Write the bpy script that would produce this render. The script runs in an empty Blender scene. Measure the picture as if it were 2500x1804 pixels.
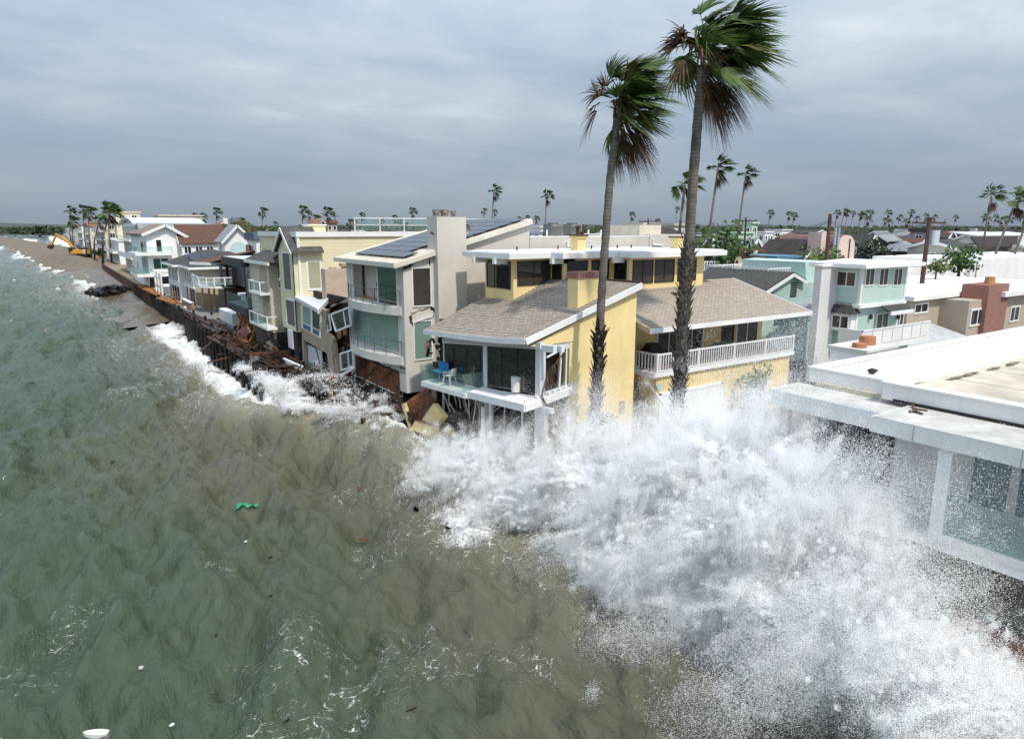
import bpy, bmesh, math, random
import numpy as np
from mathutils import Vector, Matrix, noise as mnoise
R = math.radians
rnd = random.Random(7)
SC = bpy.context.scene
COL = SC.collection
# ------------------------------------------------------------------ camera
PITCH, YAW, CAMH, FPX = R(11.6), R(34.0), 13.0, 1667.0
cam_d = bpy.data.cameras.new('camera'); cam = bpy.data.objects.new('camera', cam_d); COL.objects.link(cam)
cam.location = (0, 0, CAMH); cam.rotation_euler = (R(90) - PITCH, 0, -YAW)
cam_d.sensor_width = 36.0; cam_d.lens = 36.0 * FPX / 2500.0; cam_d.clip_end = 9000; cam_d.clip_start = 0.2
SC.camera = cam
# ------------------------------------------------------------------ sun, sky, exposure
SUN_EL, SUN_AZ = R(56), R(182)          # azimuth measured clockwise from +Y
sd = bpy.data.lights.new('sun', 'SUN'); so = bpy.data.objects.new('sun', sd); COL.objects.link(so)
sdir = Vector((math.sin(SUN_AZ) * math.cos(SUN_EL), math.cos(SUN_AZ) * math.cos(SUN_EL), math.sin(SUN_EL)))
so.rotation_euler = sdir.to_track_quat('Z', 'Y').to_euler(); so.location = (0, 0, 60)
sd.energy = 2.45; sd.angle = R(1.6); sd.color = (1.0, 0.93, 0.82)
W = bpy.data.worlds.new('World'); SC.world = W; W.use_nodes = True
def build_world():
    nt = W.node_tree; nt.nodes.clear(); N = nt.nodes.new; L = nt.links.new
    out = N('ShaderNodeOutputWorld'); mix = N('ShaderNodeMixShader')
    b1 = N('ShaderNodeBackground'); b2 = N('ShaderNodeBackground')
    sky = N('ShaderNodeTexSky'); sky.sky_type = 'NISHITA'; sky.sun_disc = False
    sky.sun_elevation = SUN_EL; sky.sun_rotation = SUN_AZ
    L(sky.outputs[0], b1.inputs[0]); b1.inputs[1].default_value = 0.10
    tc = N('ShaderNodeTexCoord'); sep = N('ShaderNodeSeparateXYZ'); L(tc.outputs['Generated'], sep.inputs[0])
    zc = N('ShaderNodeMath'); zc.operation = 'MAXIMUM'; L(sep.outputs[2], zc.inputs[0]); zc.inputs[1].default_value = 0.0
    za = N('ShaderNodeMath'); za.operation = 'ADD'; L(zc.outputs[0], za.inputs[0]); za.inputs[1].default_value = 0.16
    dv = []
    for k in (0, 1):
        d = N('ShaderNodeMath'); d.operation = 'DIVIDE'; L(sep.outputs[k], d.inputs[0]); L(za.outputs[0], d.inputs[1]); dv.append(d)
    cmb = N('ShaderNodeCombineXYZ'); L(dv[0].outputs[0], cmb.inputs[0]); L(dv[1].outputs[0], cmb.inputs[1])
    mp = N('ShaderNodeMapping'); mp.inputs['Rotation'].default_value = (0, 0, YAW); mp.inputs['Scale'].default_value = (0.62, .86, 1)
    mp.inputs['Location'].default_value = (3.3, 1.7, 0)
    L(cmb.outputs[0], mp.inputs[0])
    def noise(scale, detail, rough, dist):
        n = N('ShaderNodeTexNoise'); n.inputs['Scale'].default_value = scale; n.inputs['Detail'].default_value = detail
        n.inputs['Roughness'].default_value = rough; n.inputs['Distortion'].default_value = dist; L(mp.outputs[0], n.inputs['Vector']); return n
    n1 = noise(0.55, 2.0, 0.45, 0.5); n2 = noise(2.3, 7.0, 0.56, 0.3)
    m = N('ShaderNodeMix'); m.data_type = 'FLOAT'; m.inputs[0].default_value = 0.40
    L(n1.outputs[0], m.inputs[2]); L(n2.outputs[0], m.inputs[3])
    cr = N('ShaderNodeValToRGB'); L(m.outputs[0], cr.inputs[0])
    e = cr.color_ramp.elements
    e[0].position = 0.33; e[0].color = (0.20, 0.25, 0.33, 1); e[1].position = 0.70; e[1].color = (0.52, 0.555, 0.575, 1)
    k = e.new(0.47); k.color = (0.27, 0.325, 0.40, 1); k = e.new(0.58); k.color = (0.36, 0.41, 0.455, 1)
    # flat grey-blue deck towards the horizon
    hz = N('ShaderNodeMapRange'); L(zc.outputs[0], hz.inputs[0]); hz.inputs[1].default_value = 0.0; hz.inputs[2].default_value = 0.20
    hz.inputs[3].default_value = 0.86; hz.inputs[4].default_value = 0.0; hz.interpolation_type = 'SMOOTHSTEP'
    mc = N('ShaderNodeMix'); mc.data_type = 'RGBA'; L(hz.outputs[0], mc.inputs[0]); L(cr.outputs[0], mc.inputs[6]); mc.inputs[7].default_value = (0.275, 0.335, 0.425, 1)
    L(mc.outputs[2], b2.inputs[0])
    gz = N('ShaderNodeMath'); gz.operation = 'MULTIPLY_ADD'; L(zc.outputs[0], gz.inputs[0]); gz.inputs[1].default_value = 2.4; gz.inputs[2].default_value = 0.64   # overcast sky: brighter towards the zenith
    L(gz.outputs[0], b2.inputs[1])
    mix.inputs[0].default_value = 0.93
    L(b1.outputs[0], mix.inputs[1]); L(b2.outputs[0], mix.inputs[2]); L(mix.outputs[0], out.inputs[0])
build_world()
vs = SC.view_settings; vs.view_transform = 'Standard'; vs.look = 'None'; vs.gamma = 1.0; vs.exposure = 0.55; vs.use_curve_mapping = False
SC.render.engine = 'CYCLES'; cy = SC.cycles
cy.max_bounces = 7; cy.diffuse_bounces = 5; cy.glossy_bounces = 3; cy.transmission_bounces = 4; cy.transparent_max_bounces = 12
cy.use_denoising = True; cy.denoising_prefilter = 'NONE'; cy.denoising_input_passes = 'RGB_ALBEDO_NORMAL'; cy.caustics_reflective = False; cy.caustics_refractive = False; cy.sample_clamp_indirect = 6
cy.use_adaptive_sampling = True; cy.adaptive_threshold = 0.02; cy.adaptive_min_samples = 24
# ------------------------------------------------------------------ measuring: a picture point on a known plane of the place
_sp, _cp, _sy, _cy = math.sin(PITCH), math.cos(PITCH), math.sin(YAW), math.cos(YAW)
def _ray(x, y):
    u = (x - 1250.0) / FPX; v = (y - 902.0) / FPX; f = _cp - v * _sp
    return (f * _sy + u * _cy, f * _cy - u * _sy, -_sp - v * _cp)
def onX(x, y, X): d = _ray(x, y); t = X / d[0]; return Vector((X, d[1] * t, CAMH + d[2] * t))
def onY(x, y, Y): d = _ray(x, y); t = Y / d[1]; return Vector((d[0] * t, Y, CAMH + d[2] * t))
def onZ(x, y, z): d = _ray(x, y); t = (z - CAMH) / d[2]; return Vector((d[0] * t, d[1] * t, z))
def far(x, D, z=2.5):                     # ground point under picture column x at depth D
    u = (x - 1250.0) / FPX; return Vector((D * _sy + u * D * _cy, D * _cy - u * D * _sy, z))
# ------------------------------------------------------------------ materials
MATS = {}
def M(name, col, rough=0.75, var=0.10, vscale=1.5, bump=0.0, bscale=30.0, spec=0.35, streak=0.0, metal=0.0, kind=None, **kw):
    if name in MATS: return MATS[name]
    m = bpy.data.materials.new(name); MATS[name] = m; m.use_nodes = True
    nt = m.node_tree; N = nt.nodes.new; L = nt.links.new; b = nt.nodes['Principled BSDF']
    b.inputs['Roughness'].default_value = rough; b.inputs['Specular IOR Level'].default_value = spec; b.inputs['Metallic'].default_value = metal
    tc = N('ShaderNodeTexCoord'); P = tc.outputs['Object']
    c = tuple(col) + (1,)
    def noise(scale, detail=4, vec=None, rough=0.6):
        n = N('ShaderNodeTexNoise'); n.inputs['Scale'].default_value = scale; n.inputs['Detail'].default_value = detail; n.inputs['Roughness'].default_value = rough
        L(vec or P, n.inputs['Vector']); return n
    def mixc(fac, a, bcol, blend='MIX'):
        x = N('ShaderNodeMix'); x.data_type = 'RGBA'; x.blend_type = blend
        for s, v in ((0, fac), (6, a), (7, bcol)):
            if hasattr(v, 'links'): L(v, x.inputs[s])
            else: x.inputs[s].default_value = v
        return x.outputs[2]
    def ramp(val, a, bb):
        r = N('ShaderNodeMapRange'); L(val, r.inputs[0]); r.inputs[1].default_value = a; r.inputs[2].default_value = bb; return r.outputs[0]
    dark = tuple(max(0, v * (1 - 2.2 * var)) for v in col) + (1,); lite = tuple(min(1, v * (1 + 1.2 * var)) for v in col) + (1,)
    n1 = noise(vscale, 6)
    out = mixc(ramp(n1.outputs[0], 0.3, 0.7), dark, lite)
    hsrc = None
    if kind == 'brick':
        mp = N('ShaderNodeMapping'); L(P, mp.inputs[0]); mp.inputs['Rotation'].default_value = kw.get('rot', (0, 0, 0))
        bt = N('ShaderNodeTexBrick'); L(mp.outputs[0], bt.inputs[0]); bt.inputs['Scale'].default_value = kw.get('scale', 1.0)
        bt.inputs['Color1'].default_value = tuple(col) + (1,); bt.inputs['Color2'].default_value = tuple(kw.get('col2', col)) + (1,)
        bt.inputs['Mortar'].default_value = tuple(kw.get('mortar', (.3, .28, .26))) + (1,); bt.inputs['Mortar Size'].default_value = kw.get('ms', 0.012)
        bt.inputs['Brick Width'].default_value = kw.get('bw', 0.22); bt.inputs['Row Height'].default_value = kw.get('rh', 0.075); bt.inputs['Bias'].default_value = kw.get('bias', 0.0)
        out = mixc(0.55, bt.outputs[0], mixc(1.0, out, bt.outputs[0], 'MULTIPLY')) if False else mixc(ramp(n1.outputs[0], 0.35, 0.75), bt.outputs[0], mixc(0.35, bt.outputs[0], dark))
        hsrc = bt.outputs[1]
    if kind == 'rows':                     # boards or courses: dark joint every rh metres along local axis
        sx = N('ShaderNodeSeparateXYZ'); L(P, sx.inputs[0])
        q = N('ShaderNodeMath'); q.operation = 'DIVIDE'; L(sx.outputs[kw.get('axis', 2)], q.inputs[0]); q.inputs[1].default_value = kw.get('rh', 0.15)
        fr = N('ShaderNodeMath'); fr.operation = 'FRACT'; L(q.outputs[0], fr.inputs[0])
        lt = N('ShaderNodeMath'); lt.operation = 'LESS_THAN'; L(fr.outputs[0], lt.inputs[0]); lt.inputs[1].default_value = kw.get('jw', 0.08)
        out = mixc(lt.outputs[0], out, tuple(v * kw.get('jd', 0.5) for v in col) + (1,)); hsrc = fr.outputs[0]
    if streak > 0:
        mp = N('ShaderNodeMapping'); L(P, mp.inputs[0]); mp.inputs['Scale'].default_value = (1.0, 1.0, 0.06)
        sn = noise(4.5, 6, mp.outputs[0], 0.7)
        out = mixc(ramp(sn.outputs[0], 0.52, 0.80), out, tuple(v * (1 - streak) for v in col) + (1,))
    L(out, b.inputs['Base Color'])
    if bump > 0 or hsrc is not None:
        bp = N('ShaderNodeBump'); bp.inputs['Strength'].default_value = bump if bump > 0 else 0.4; bp.inputs['Distance'].default_value = kw.get('bdist', 0.02)
        if hsrc is not None: L(hsrc, bp.inputs['Height'])
        else: L(noise(bscale, 3).outputs[0], bp.inputs['Height'])
        L(bp.outputs[0], b.inputs['Normal'])
    if 'rvar' in kw:
        L(ramp(n1.outputs[0], 0.3, 0.7), b.inputs['Roughness']) if False else None
    return m
def glass(name, col, rough=0.05, alpha=1.0):
    if name in MATS: return MATS[name]
    m = bpy.data.materials.new(name); MATS[name] = m; m.use_nodes = True
    nt = m.node_tree; N = nt.nodes.new; L = nt.links.new; b = nt.nodes['Principled BSDF']
    b.inputs['Base Color'].default_value = tuple(col) + (1,); b.inputs['Roughness'].default_value = rough; b.inputs['Specular IOR Level'].default_value = 0.6
    tc = N('ShaderNodeTexCoord'); n = N('ShaderNodeTexNoise'); n.inputs['Scale'].default_value = 1.3; n.inputs['Detail'].default_value = 2; L(tc.outputs['Object'], n.inputs['Vector'])
    bp = N('ShaderNodeBump'); bp.inputs['Strength'].default_value = 0.06; bp.inputs['Distance'].default_value = 0.05; L(n.outputs[0], bp.inputs['Height']); L(bp.outputs[0], b.inputs['Normal'])
    if alpha < 1:
        tr = N('ShaderNodeBsdfTransparent'); tr.inputs[0].default_value = (0.88, 0.95, 0.93, 1); mx = N('ShaderNodeMixShader'); mx.inputs[0].default_value = alpha
        L(tr.outputs[0], mx.inputs[1]); L(b.outputs[0], mx.inputs[2]); L(mx.outputs[0], nt.nodes['Material Output'].inputs[0])
    return m
# ------------------------------------------------------------------ mesh building
ORG = {}
class MB:
    def __init__(s): s.v = []; s.f = []
    def add(s, vs, fs):
        o = len(s.v); s.v += [tuple(p) for p in vs]; s.f += [tuple(i + o for i in f) for f in fs]; return s
    def box(s, x0, x1, y0, y1, z0, z1):
        if x1 < x0: x0, x1 = x1, x0
        if y1 < y0: y0, y1 = y1, y0
        if z1 < z0: z0, z1 = z1, z0
        return s.add([(x0, y0, z0), (x1, y0, z0), (x1, y1, z0), (x0, y1, z0), (x0, y0, z1), (x1, y0, z1), (x1, y1, z1), (x0, y1, z1)],
                     [(3, 2, 1, 0), (4, 5, 6, 7), (0, 1, 5, 4), (1, 2, 6, 5), (2, 3, 7, 6), (3, 0, 4, 7)])
    def hexa(s, p):                        # eight corners: bottom ring then top ring
        return s.add(p, [(3, 2, 1, 0), (4, 5, 6, 7), (0, 1, 5, 4), (1, 2, 6, 5), (2, 3, 7, 6), (3, 0, 4, 7)])
    def slab(s, poly, d):                  # polygon (list of points) thickened by vector d
        n = len(poly); a = [Vector(p) for p in poly]; b = [p + Vector(d) for p in a]
        return s.add(a + b, [tuple(range(n))[::-1], tuple(range(n, 2 * n))] + [(i, (i + 1) % n, n + (i + 1) % n, n + i) for i in range(n)])
    def prism(s, xy, z0, z1):
        return s.slab([(p[0], p[1], z0) for p in xy], (0, 0, z1 - z0))
    def quad(s, *p): return s.add(p, [tuple(range(len(p)))])
    def beam(s, a, b, w, h=None, up=(0, 0, 1)):
        a, b = Vector(a), Vector(b); h = h or w; d = (b - a).normalized(); u = Vector(up)
        if abs(d.dot(u)) > 0.98: u = Vector((1, 0, 0))
        r = d.cross(u).normalized(); u = r.cross(d); r *= w / 2; u *= h / 2
        return s.hexa([a - r - u, a + r - u, a + r + u, a - r + u, b - r - u, b + r - u, b + r + u, b - r + u])
    def tube(s, pts, rad, n=8, cap=True):
        pts = [Vector(p) for p in pts]; rad = rad if isinstance(rad, (list, tuple)) else [rad] * len(pts); o = len(s.v)
        for i, p in enumerate(pts):
            d = (pts[min(i + 1, len(pts) - 1)] - pts[max(i - 1, 0)]).normalized()
            u = Vector((1, 0, 0)) if abs(d.x) < 0.9 else Vector((0, 1, 0))
            r = d.cross(u).normalized(); q = d.cross(r)
            for k in range(n):
                t = 2 * math.pi * k / n; s.v.append(tuple(p + (r * math.cos(t) + q * math.sin(t)) * rad[i]))
        for i in range(len(pts) - 1):
            for k in range(n):
                a, b = o + i * n + k, o + i * n + (k + 1) % n; s.f.append((a, b, b + n, a + n))
        if cap:
            s.f.append(tuple(o + k for k in range(n))[::-1]); s.f.append(tuple(o + (len(pts) - 1) * n + k for k in range(n)))
        return s
    def blob(s, c, r, seed=0, rough=0.25, sub=1):
        bm = bmesh.new(); bmesh.ops.create_icosphere(bm, subdivisions=sub, radius=1.0); c = Vector(c); r = Vector(r) if not isinstance(r, (int, float)) else Vector((r, r, r))
        o = len(s.v)
        for v in bm.verts:
            k = 1 + rough * mnoise.noise(v.co * 1.7 + Vector((seed * 3.1, seed * 1.7, seed)))* 2
            s.v.append((c.x + v.co.x * r.x * k, c.y + v.co.y * r.y * k, c.z + v.co.z * r.z * k))
        for f in bm.faces: s.f.append(tuple(o + v.index for v in f.verts))
        bm.free(); return s
    def build(s, name, mat, parent=None, smooth=False):
        off = ORG.get(parent.name, Vector((0, 0, 0))) if parent else Vector((0, 0, 0))
        me = bpy.data.meshes.new(name); me.from_pydata([(p[0] - off.x, p[1] - off.y, p[2] - off.z) for p in s.v], [], s.f)
        me.materials.append(mat)
        if smooth: me.polygons.foreach_set('use_smooth', [True] * len(me.polygons))
        o = bpy.data.objects.new(name, me); COL.objects.link(o)
        if parent: o.parent = parent; ORG[o.name] = off
        return o
def tag(o, label=None, cat=None, group=None, kind=None):
    for k, v in (('label', label), ('category', cat), ('group', group), ('kind', kind)):
        if v: o[k] = v
    return o
def thing(name, label, cat, loc=(0, 0, 0), group=None):
    o = bpy.data.objects.new(name, None); COL.objects.link(o); o.location = loc; o.empty_display_size = 0.3
    ORG[o.name] = Vector(loc); return tag(o, label, cat, group)
def share(o, parent, loc=(0, 0, 0), rot=None, name=None):   # another part sharing a mesh
    c = o.copy(); COL.objects.link(c); c.parent = parent; c.location = loc
    if rot is not None: c.rotation_euler = rot
    return c
def copy_thing(t, loc, rz=0.0, sc=1.0, label=None, group=None):
    c = t.copy(); COL.objects.link(c); c.location = loc; c.rotation_euler = (0, 0, rz); c.scale = (sc, sc, sc) if not isinstance(sc, tuple) else sc
    if label: c['label'] = label
    if group: c['group'] = group
    for ch in t.children:
        d = ch.copy(); COL.objects.link(d); d.parent = c
        for g in ch.children:
            e = g.copy(); COL.objects.link(e); e.parent = d
    return c
def structure(o): o['kind'] = 'structure'; return o
# a window on a wall: side 'W' faces -X (a = Y), 'S' faces -Y (a = X); frame part with pane sub-parts
def window(par, side, c, a0, a1, z0, z1, n=1, fw=0.07, fm=None, gm=None, proud=0.05, nz=1, name='window', skew=None):
    fm = fm or WHITE; gm = gm or GDARK
    if a1 < a0: a0, a1 = a1, a0
    def bx(m, p0, p1, q0, q1, d0, d1):
        return m.box(c - d1, c - d0, p0, p1, q0, q1) if side == 'W' else m.box(p0, p1, c - d1, c - d0, q0, q1) if side == 'S' else m.box(c + d0, c + d1, p0, p1, q0, q1)
    m = MB(); bx(m, a0, a1, z0, z0 + fw, 0, proud); bx(m, a0, a1, z1 - fw, z1, 0, proud)
    bx(m, a0, a0 + fw, z0 + fw, z1 - fw, 0, proud); bx(m, a1 - fw, a1, z0 + fw, z1 - fw, 0, proud)
    w = (a1 - a0 - fw) / n; h = (z1 - z0 - fw) / nz
    for i in range(1, n): bx(m, a0 + i * w, a0 + i * w + fw * .8, z0 + fw, z1 - fw, 0, proud * .85)
    for j in range(1, nz): bx(m, a0 + fw, a1 - fw, z0 + j * h, z0 + j * h + fw * .7, 0, proud * .8)
    f = m.build(name, fm, par)
    for i in range(n):
        for j in range(nz):
            g = MB(); bx(g, a0 + i * w + fw * .8, a0 + (i + 1) * w + .001, z0 + j * h + fw * .7, z0 + (j + 1) * h + .001, 0.003, proud * .35); g.build('pane', gm, f)
    return f
WHITE = M('white paint', (.80, .80, .79), .5, .04, .8, streak=.12)
WOFF = M('off white render', (.74, .73, .71), .8, .05, .6, bump=.15, streak=.14)
GDARK = glass('dark window glass', (.018, .02, .022), .04)
GGREEN = glass('green tinted glass', (.016, .060, .042), .04)
GCLEAR = glass('clear balustrade glass', (.36, .44, .43), .03, .14)
GBROWN = glass('brown tinted glass', (.05, .04, .035), .06)
GSCREEN = M('grey window screen', (.15, .14, .13), .7, .06)
# ------------------------------------------------------------------ sea
def lerp_tab(t, xs, ys): return np.interp(t, xs, ys)
def shore_x(Y): return lerp_tab(Y, [0, 112, 120, 135, 160, 250, 265, 300, 340, 450, 800, 1600, 4000], [13.2, 13.2, 13.2, 12.8, 11.0, 8.5, 5.0, 1.0, -2, -9, -36, -120, -420])
_r = np.random.RandomState(3)
_NT = {}
def vnoise2(X, Y, seed=0):                # smooth value noise
    if seed not in _NT: _NT[seed] = np.random.RandomState(seed).rand(256, 256)
    T = _NT[seed]
    xi = np.floor(X).astype(int); yi = np.floor(Y).astype(int); fx = X - xi; fy = Y - yi
    fx = fx * fx * (3 - 2 * fx); fy = fy * fy * (3 - 2 * fy)
    g = lambda a, b: T[a & 255, b & 255]
    return (g(xi, yi) * (1 - fx) + g(xi + 1, yi) * fx) * (1 - fy) + (g(xi, yi + 1) * (1 - fx) + g(xi + 1, yi + 1) * fx) * fy
def fbm2(X, Y, seed=0, o=4):
    s = 0; a = 0.5
    for k in range(o): s = s + a * vnoise2(X * 2 ** k + 17 * k, Y * 2 ** k + 9 * k, seed + k); a *= .5
    return s
CREST_Y = [20, 27, 30, 32.5, 36, 40, 43, 44.6, 46.5, 50, 55, 60]
CREST_X = [16.6, 16.5, 16.4, 16.3, 16.2, 15.9, 14.9, 13.8, 12.6, 11.2, 10.2, 9.6]
CREST_H = [0.2, 0.8, 1.4, 1.9, 2.2, 2.25, 2.1, 1.9, 1.6, 1.1, 0.6, 0.0]
def sea_height(X, Y):
    z = np.zeros_like(X); rr = np.random.RandomState(11)
    d = np.hypot(X, Y)
    for k in range(46):
        wl = 0.9 * (1.125 ** k) if k < 26 else rr.uniform(3, 16)
        ang = R(-18) + rr.normal(0, 0.42); kx, ky = math.cos(ang) * 2 * math.pi / wl, math.sin(ang) * 2 * math.pi / wl
        a = (0.034 if wl > 4 else 0.048) * wl ** 0.95 * rr.uniform(.4, 1.0) * (0.62 if wl > 7 else 1)
        ph = kx * X + ky * Y + rr.uniform(0, 6.28) + 1.5 * (vnoise2(X / (wl * 4), Y / (wl * 4), 50 + k) - .5) * 2
        s = np.sin(ph); fade = np.clip(1.6 - d / (wl * 90), 0, 1)
        z += a * fade * (1.0 - 2.0 * np.abs(s) ** 1.25 * .5 - .5 + .35 * s) * (.45 + 1.1 * vnoise2(X / 19, Y / 19, 90 + k % 5))
    # breaking wave along the piles
    cx = np.interp(Y, CREST_Y, CREST_X) + .5 * (fbm2(X * 0 + 3, Y / 4, 7) - .5); h = np.interp(Y, CREST_Y, CREST_H, left=.2, right=0)
    dx = X - cx
    face = np.where(dx < 0, np.exp(-(dx / 2.7) ** 2), np.exp(-(dx / .8) ** 2))
    rid = h * face * (.82 + .36 * fbm2(X / 2.2, Y / 2.2, 21, 3))
    tro = -.30 * h * np.exp(-((dx + 5.0) / 2.4) ** 2)
    z = z * (1 - .5 * face * np.clip(h, 0, 1)) + rid + tro
    # second swell, behind, hitting the piles farther out
    for (y0, x0, hh, sy, sx) in ((69, 11.6, .75, 6, 1.7), (60, 9.2, .45, 7, 1.4), (101, 13.2, .8, 5, 1.3), (86, 10, .4, 7, 1.4)):
        z += hh * np.exp(-((Y - y0) / sy) ** 2) * np.exp(-((X - x0 - .06 * (y0 - Y)) / sx) ** 2) * (.6 + .8 * fbm2(X / 1.5, Y / 1.5, int(y0), 3))
    # heaped white water under the splash
    hp = np.exp(-((Y - 17) / 8.5) ** 2) * np.exp(-((X - 16.8) / 2.6) ** 2)
    z += hp * (.25 + 1.1 * fbm2(X / 1.6, Y / 1.6, 33, 4))
    # small lumps everywhere near
    z += .13 * (fbm2(X / 1.3 + .2 * Y, Y / 1.1, 60, 3) - .5) * np.clip(2 - d / 60, 0, 1)
    # surf rollers off the beach
    sx = shore_x(Y); w = np.clip((Y - 120) / 60, 0, 1)
    for k in range(5):
        c = sx - 2.5 - 7.0 * k - 5 * (fbm2(X * 0 + k * 9, Y / 30, 40 + k) - .5)
        z += w * .55 * np.exp(-((X - c) / 1.5) ** 2) * np.clip(fbm2(X / 20, Y / 22, 70 + k, 3) * 2.4 - .6, 0, 1)
    return z
def axis(vals): return np.array(vals)
def grow(a, b, s0, g):
    o = [a]; s = s0
    while o[-1] < b: o.append(o[-1] + s); s *= g
    return o
xs = sorted([-8 - v for v in grow(0.3, 420, .3, 1.13)]) + list(np.arange(-8, 19.6, .16)); ys = sorted([4 - v for v in grow(.4, 120, .4, 1.25)]) + list(np.arange(4, 62, .17)) + grow(62, 1500, .18, 1.017)
XX, YY = np.meshgrid(np.array(xs), np.array(ys), indexing='ij')
ZZ = sea_height(XX, YY)
def foam_field(X, Y, Z):
    cx = np.interp(Y, CREST_Y, CREST_X); h = np.interp(Y, CREST_Y, CREST_H, left=.2, right=0); dx = X - cx
    f = np.zeros_like(X)
    f = np.maximum(f, np.clip(h * 1.3, 0, 1) * np.exp(-((dx - .35) / .8) ** 2) * 1.1); f = np.maximum(f, np.clip(h, 0, 1) * (dx > 0) * .85); bw = np.exp(-((X - 11.9) / 2.7) ** 2) * np.clip((Y - 46) / 5, 0, 1) * np.clip((118 - Y) / 14, 0, 1); f = np.maximum(f, bw * (.70 + .55 * fbm2(X / 3, Y / 4, 19, 4)))
    f = np.maximum(f, np.clip(h, 0, .8) * np.exp(-((dx + 1.0) / 1.4) ** 2) * .50)
    hp = np.exp(-((Y - 16) / 9.5) ** 4) * np.exp(-((X - 17.3) / 3.0) ** 2); f = np.maximum(f, 1.05 * hp)
    f = np.maximum(f, .95 * np.exp(-((Y - 24.4) / 2.9) ** 2) * np.exp(-((X - 14.2) / 2.3) ** 2))
    # water flung against the piles and draining back
    pil = np.exp(-((X - 12.7) / 1.9) ** 2) * np.clip((Y - 50) / 8, 0, 1) * np.clip((122 - Y) / 10, 0, 1) * np.clip(fbm2(X / 5, Y / 7, 5, 3) * 2.6 - .25, 0, 1); f = np.maximum(f, 1.0 * pil)
    for (x0, y0, rx, ry, a) in ((12.4, 60, 2.2, 6, 1.0), (13.4, 52, 1.5, 5, 1.0), (13.0, 47.5, 1.6, 3.5, .95), (11.0, 56, 3.2, 6, .72), (12.2, 67, 2.4, 7, .95), (11.8, 101, 2.8, 5, 1.0), (9, 58, 2.6, 6, .62), (13.2, 55, 1.6, 4.5, 1.0), (9.5, 70, 3.4, 7, .70), (6, 92, 4, 9, .62), (4.5, 63, 3, 4, .55), (9.2, 77, 3, 6, .66)):
        f = np.maximum(f, a * np.exp(-((X - x0) / rx) ** 2 - ((Y - y0) / ry) ** 2))
    # lace left over by earlier waves
    for (x0, y0, rx, ry, a) in ((8.6, 19.3, 1.7, 1.4, .50), (9.6, 17.6, 1.8, 1.3, .46), (5.2, 20.0, 3.0, 1.5, .48), (3.6, 17.3, 2.2, 1.4, .48), (6.4, 17.4, 2.2, 1.5, .42), (-.6, 27, 1.5, 2.2, .45), (4.2, 27.0, .8, 1.2, .40), (11.2, 16, 1.5, 1.6, .40), (-2, 24, 1.6, 1.8, .38), (9, 42, 1.6, 1.8, .42), (10.8, 26, 2, 2, .40), (14, 30.5, 2.0, 2.6, .48), (12, 33, 1.6, 2.6, .40)):
        f = np.maximum(f, a * np.exp(-((X - x0) / rx) ** 2 - ((Y - y0) / ry) ** 2))
    # whitecaps on the highest chop
    caps = np.clip((Z - .26) * 3.0, 0, 1) * np.clip((Y - 36) / 26, 0, 1) * (X < cx - 2.4) * np.clip(fbm2(X / 7, Y / 9, 77, 3) * 3.2 - .95, 0, 1); f = np.maximum(f, .95 * caps)
    # surf zone off the beach
    sx = shore_x(Y); off = sx - X; w = np.clip((Y - 108) / 50, 0, 1)
    band = np.exp(-np.clip(off - 1, 0, None) / (9 + Y * .022)) * w * np.clip(fbm2(X / (4 + Y * .01), Y / (9 + Y * .05), 15, 4) * 3.2 - .62, 0, 1)
    f = np.maximum(f, 1.05 * band); f = np.maximum(f, w * .85 * np.exp(-((off - .6) / 1.1) ** 2))
    f = np.maximum(f, .45 * np.clip(fbm2(X / 8, Y / 16, 16, 4) * 3 - 1.35, 0, 1) * np.clip((Y - 60) / 90, 0, 1) * (X < sx))
    return np.clip(f, 0, 1.1)
FOAM = foam_field(XX, YY, ZZ)
_h = np.interp(YY, CREST_Y, CREST_H, left=.2, right=0); _dx = XX - np.interp(YY, CREST_Y, CREST_X)
MILK = np.clip(_h, 0, 1.3) * np.exp(-((_dx + .3) / 2.0) ** 2) * .8 + .7 * np.exp(-((XX - 12.2) / 3.0) ** 2) * np.clip((YY - 46) / 6, 0, 1) * np.clip((125 - YY) / 20, 0, 1) + .35 * np.exp(-((YY - 22) / 9) ** 4 - ((XX - 15.5) / 2.5) ** 2) + .35 * np.clip((YY - 120) / 60, 0, 1) * np.exp(-np.abs(shore_x(YY) - XX) / 14)
MILK = np.clip(MILK * (.6 + .8 * fbm2(XX / 2.5, YY / 3.5, 45, 4)), 0, 1)
SILT = np.clip(.02 + (XX + 1) / 15.0 + .55 * (fbm2(XX / 11, YY / 15, 88, 3) - .5) - .25 * np.clip((YY - 110) / 100, 0, 1) + .25 * np.exp(-((YY - 45) / 14) ** 2), 0, 1)
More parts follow.
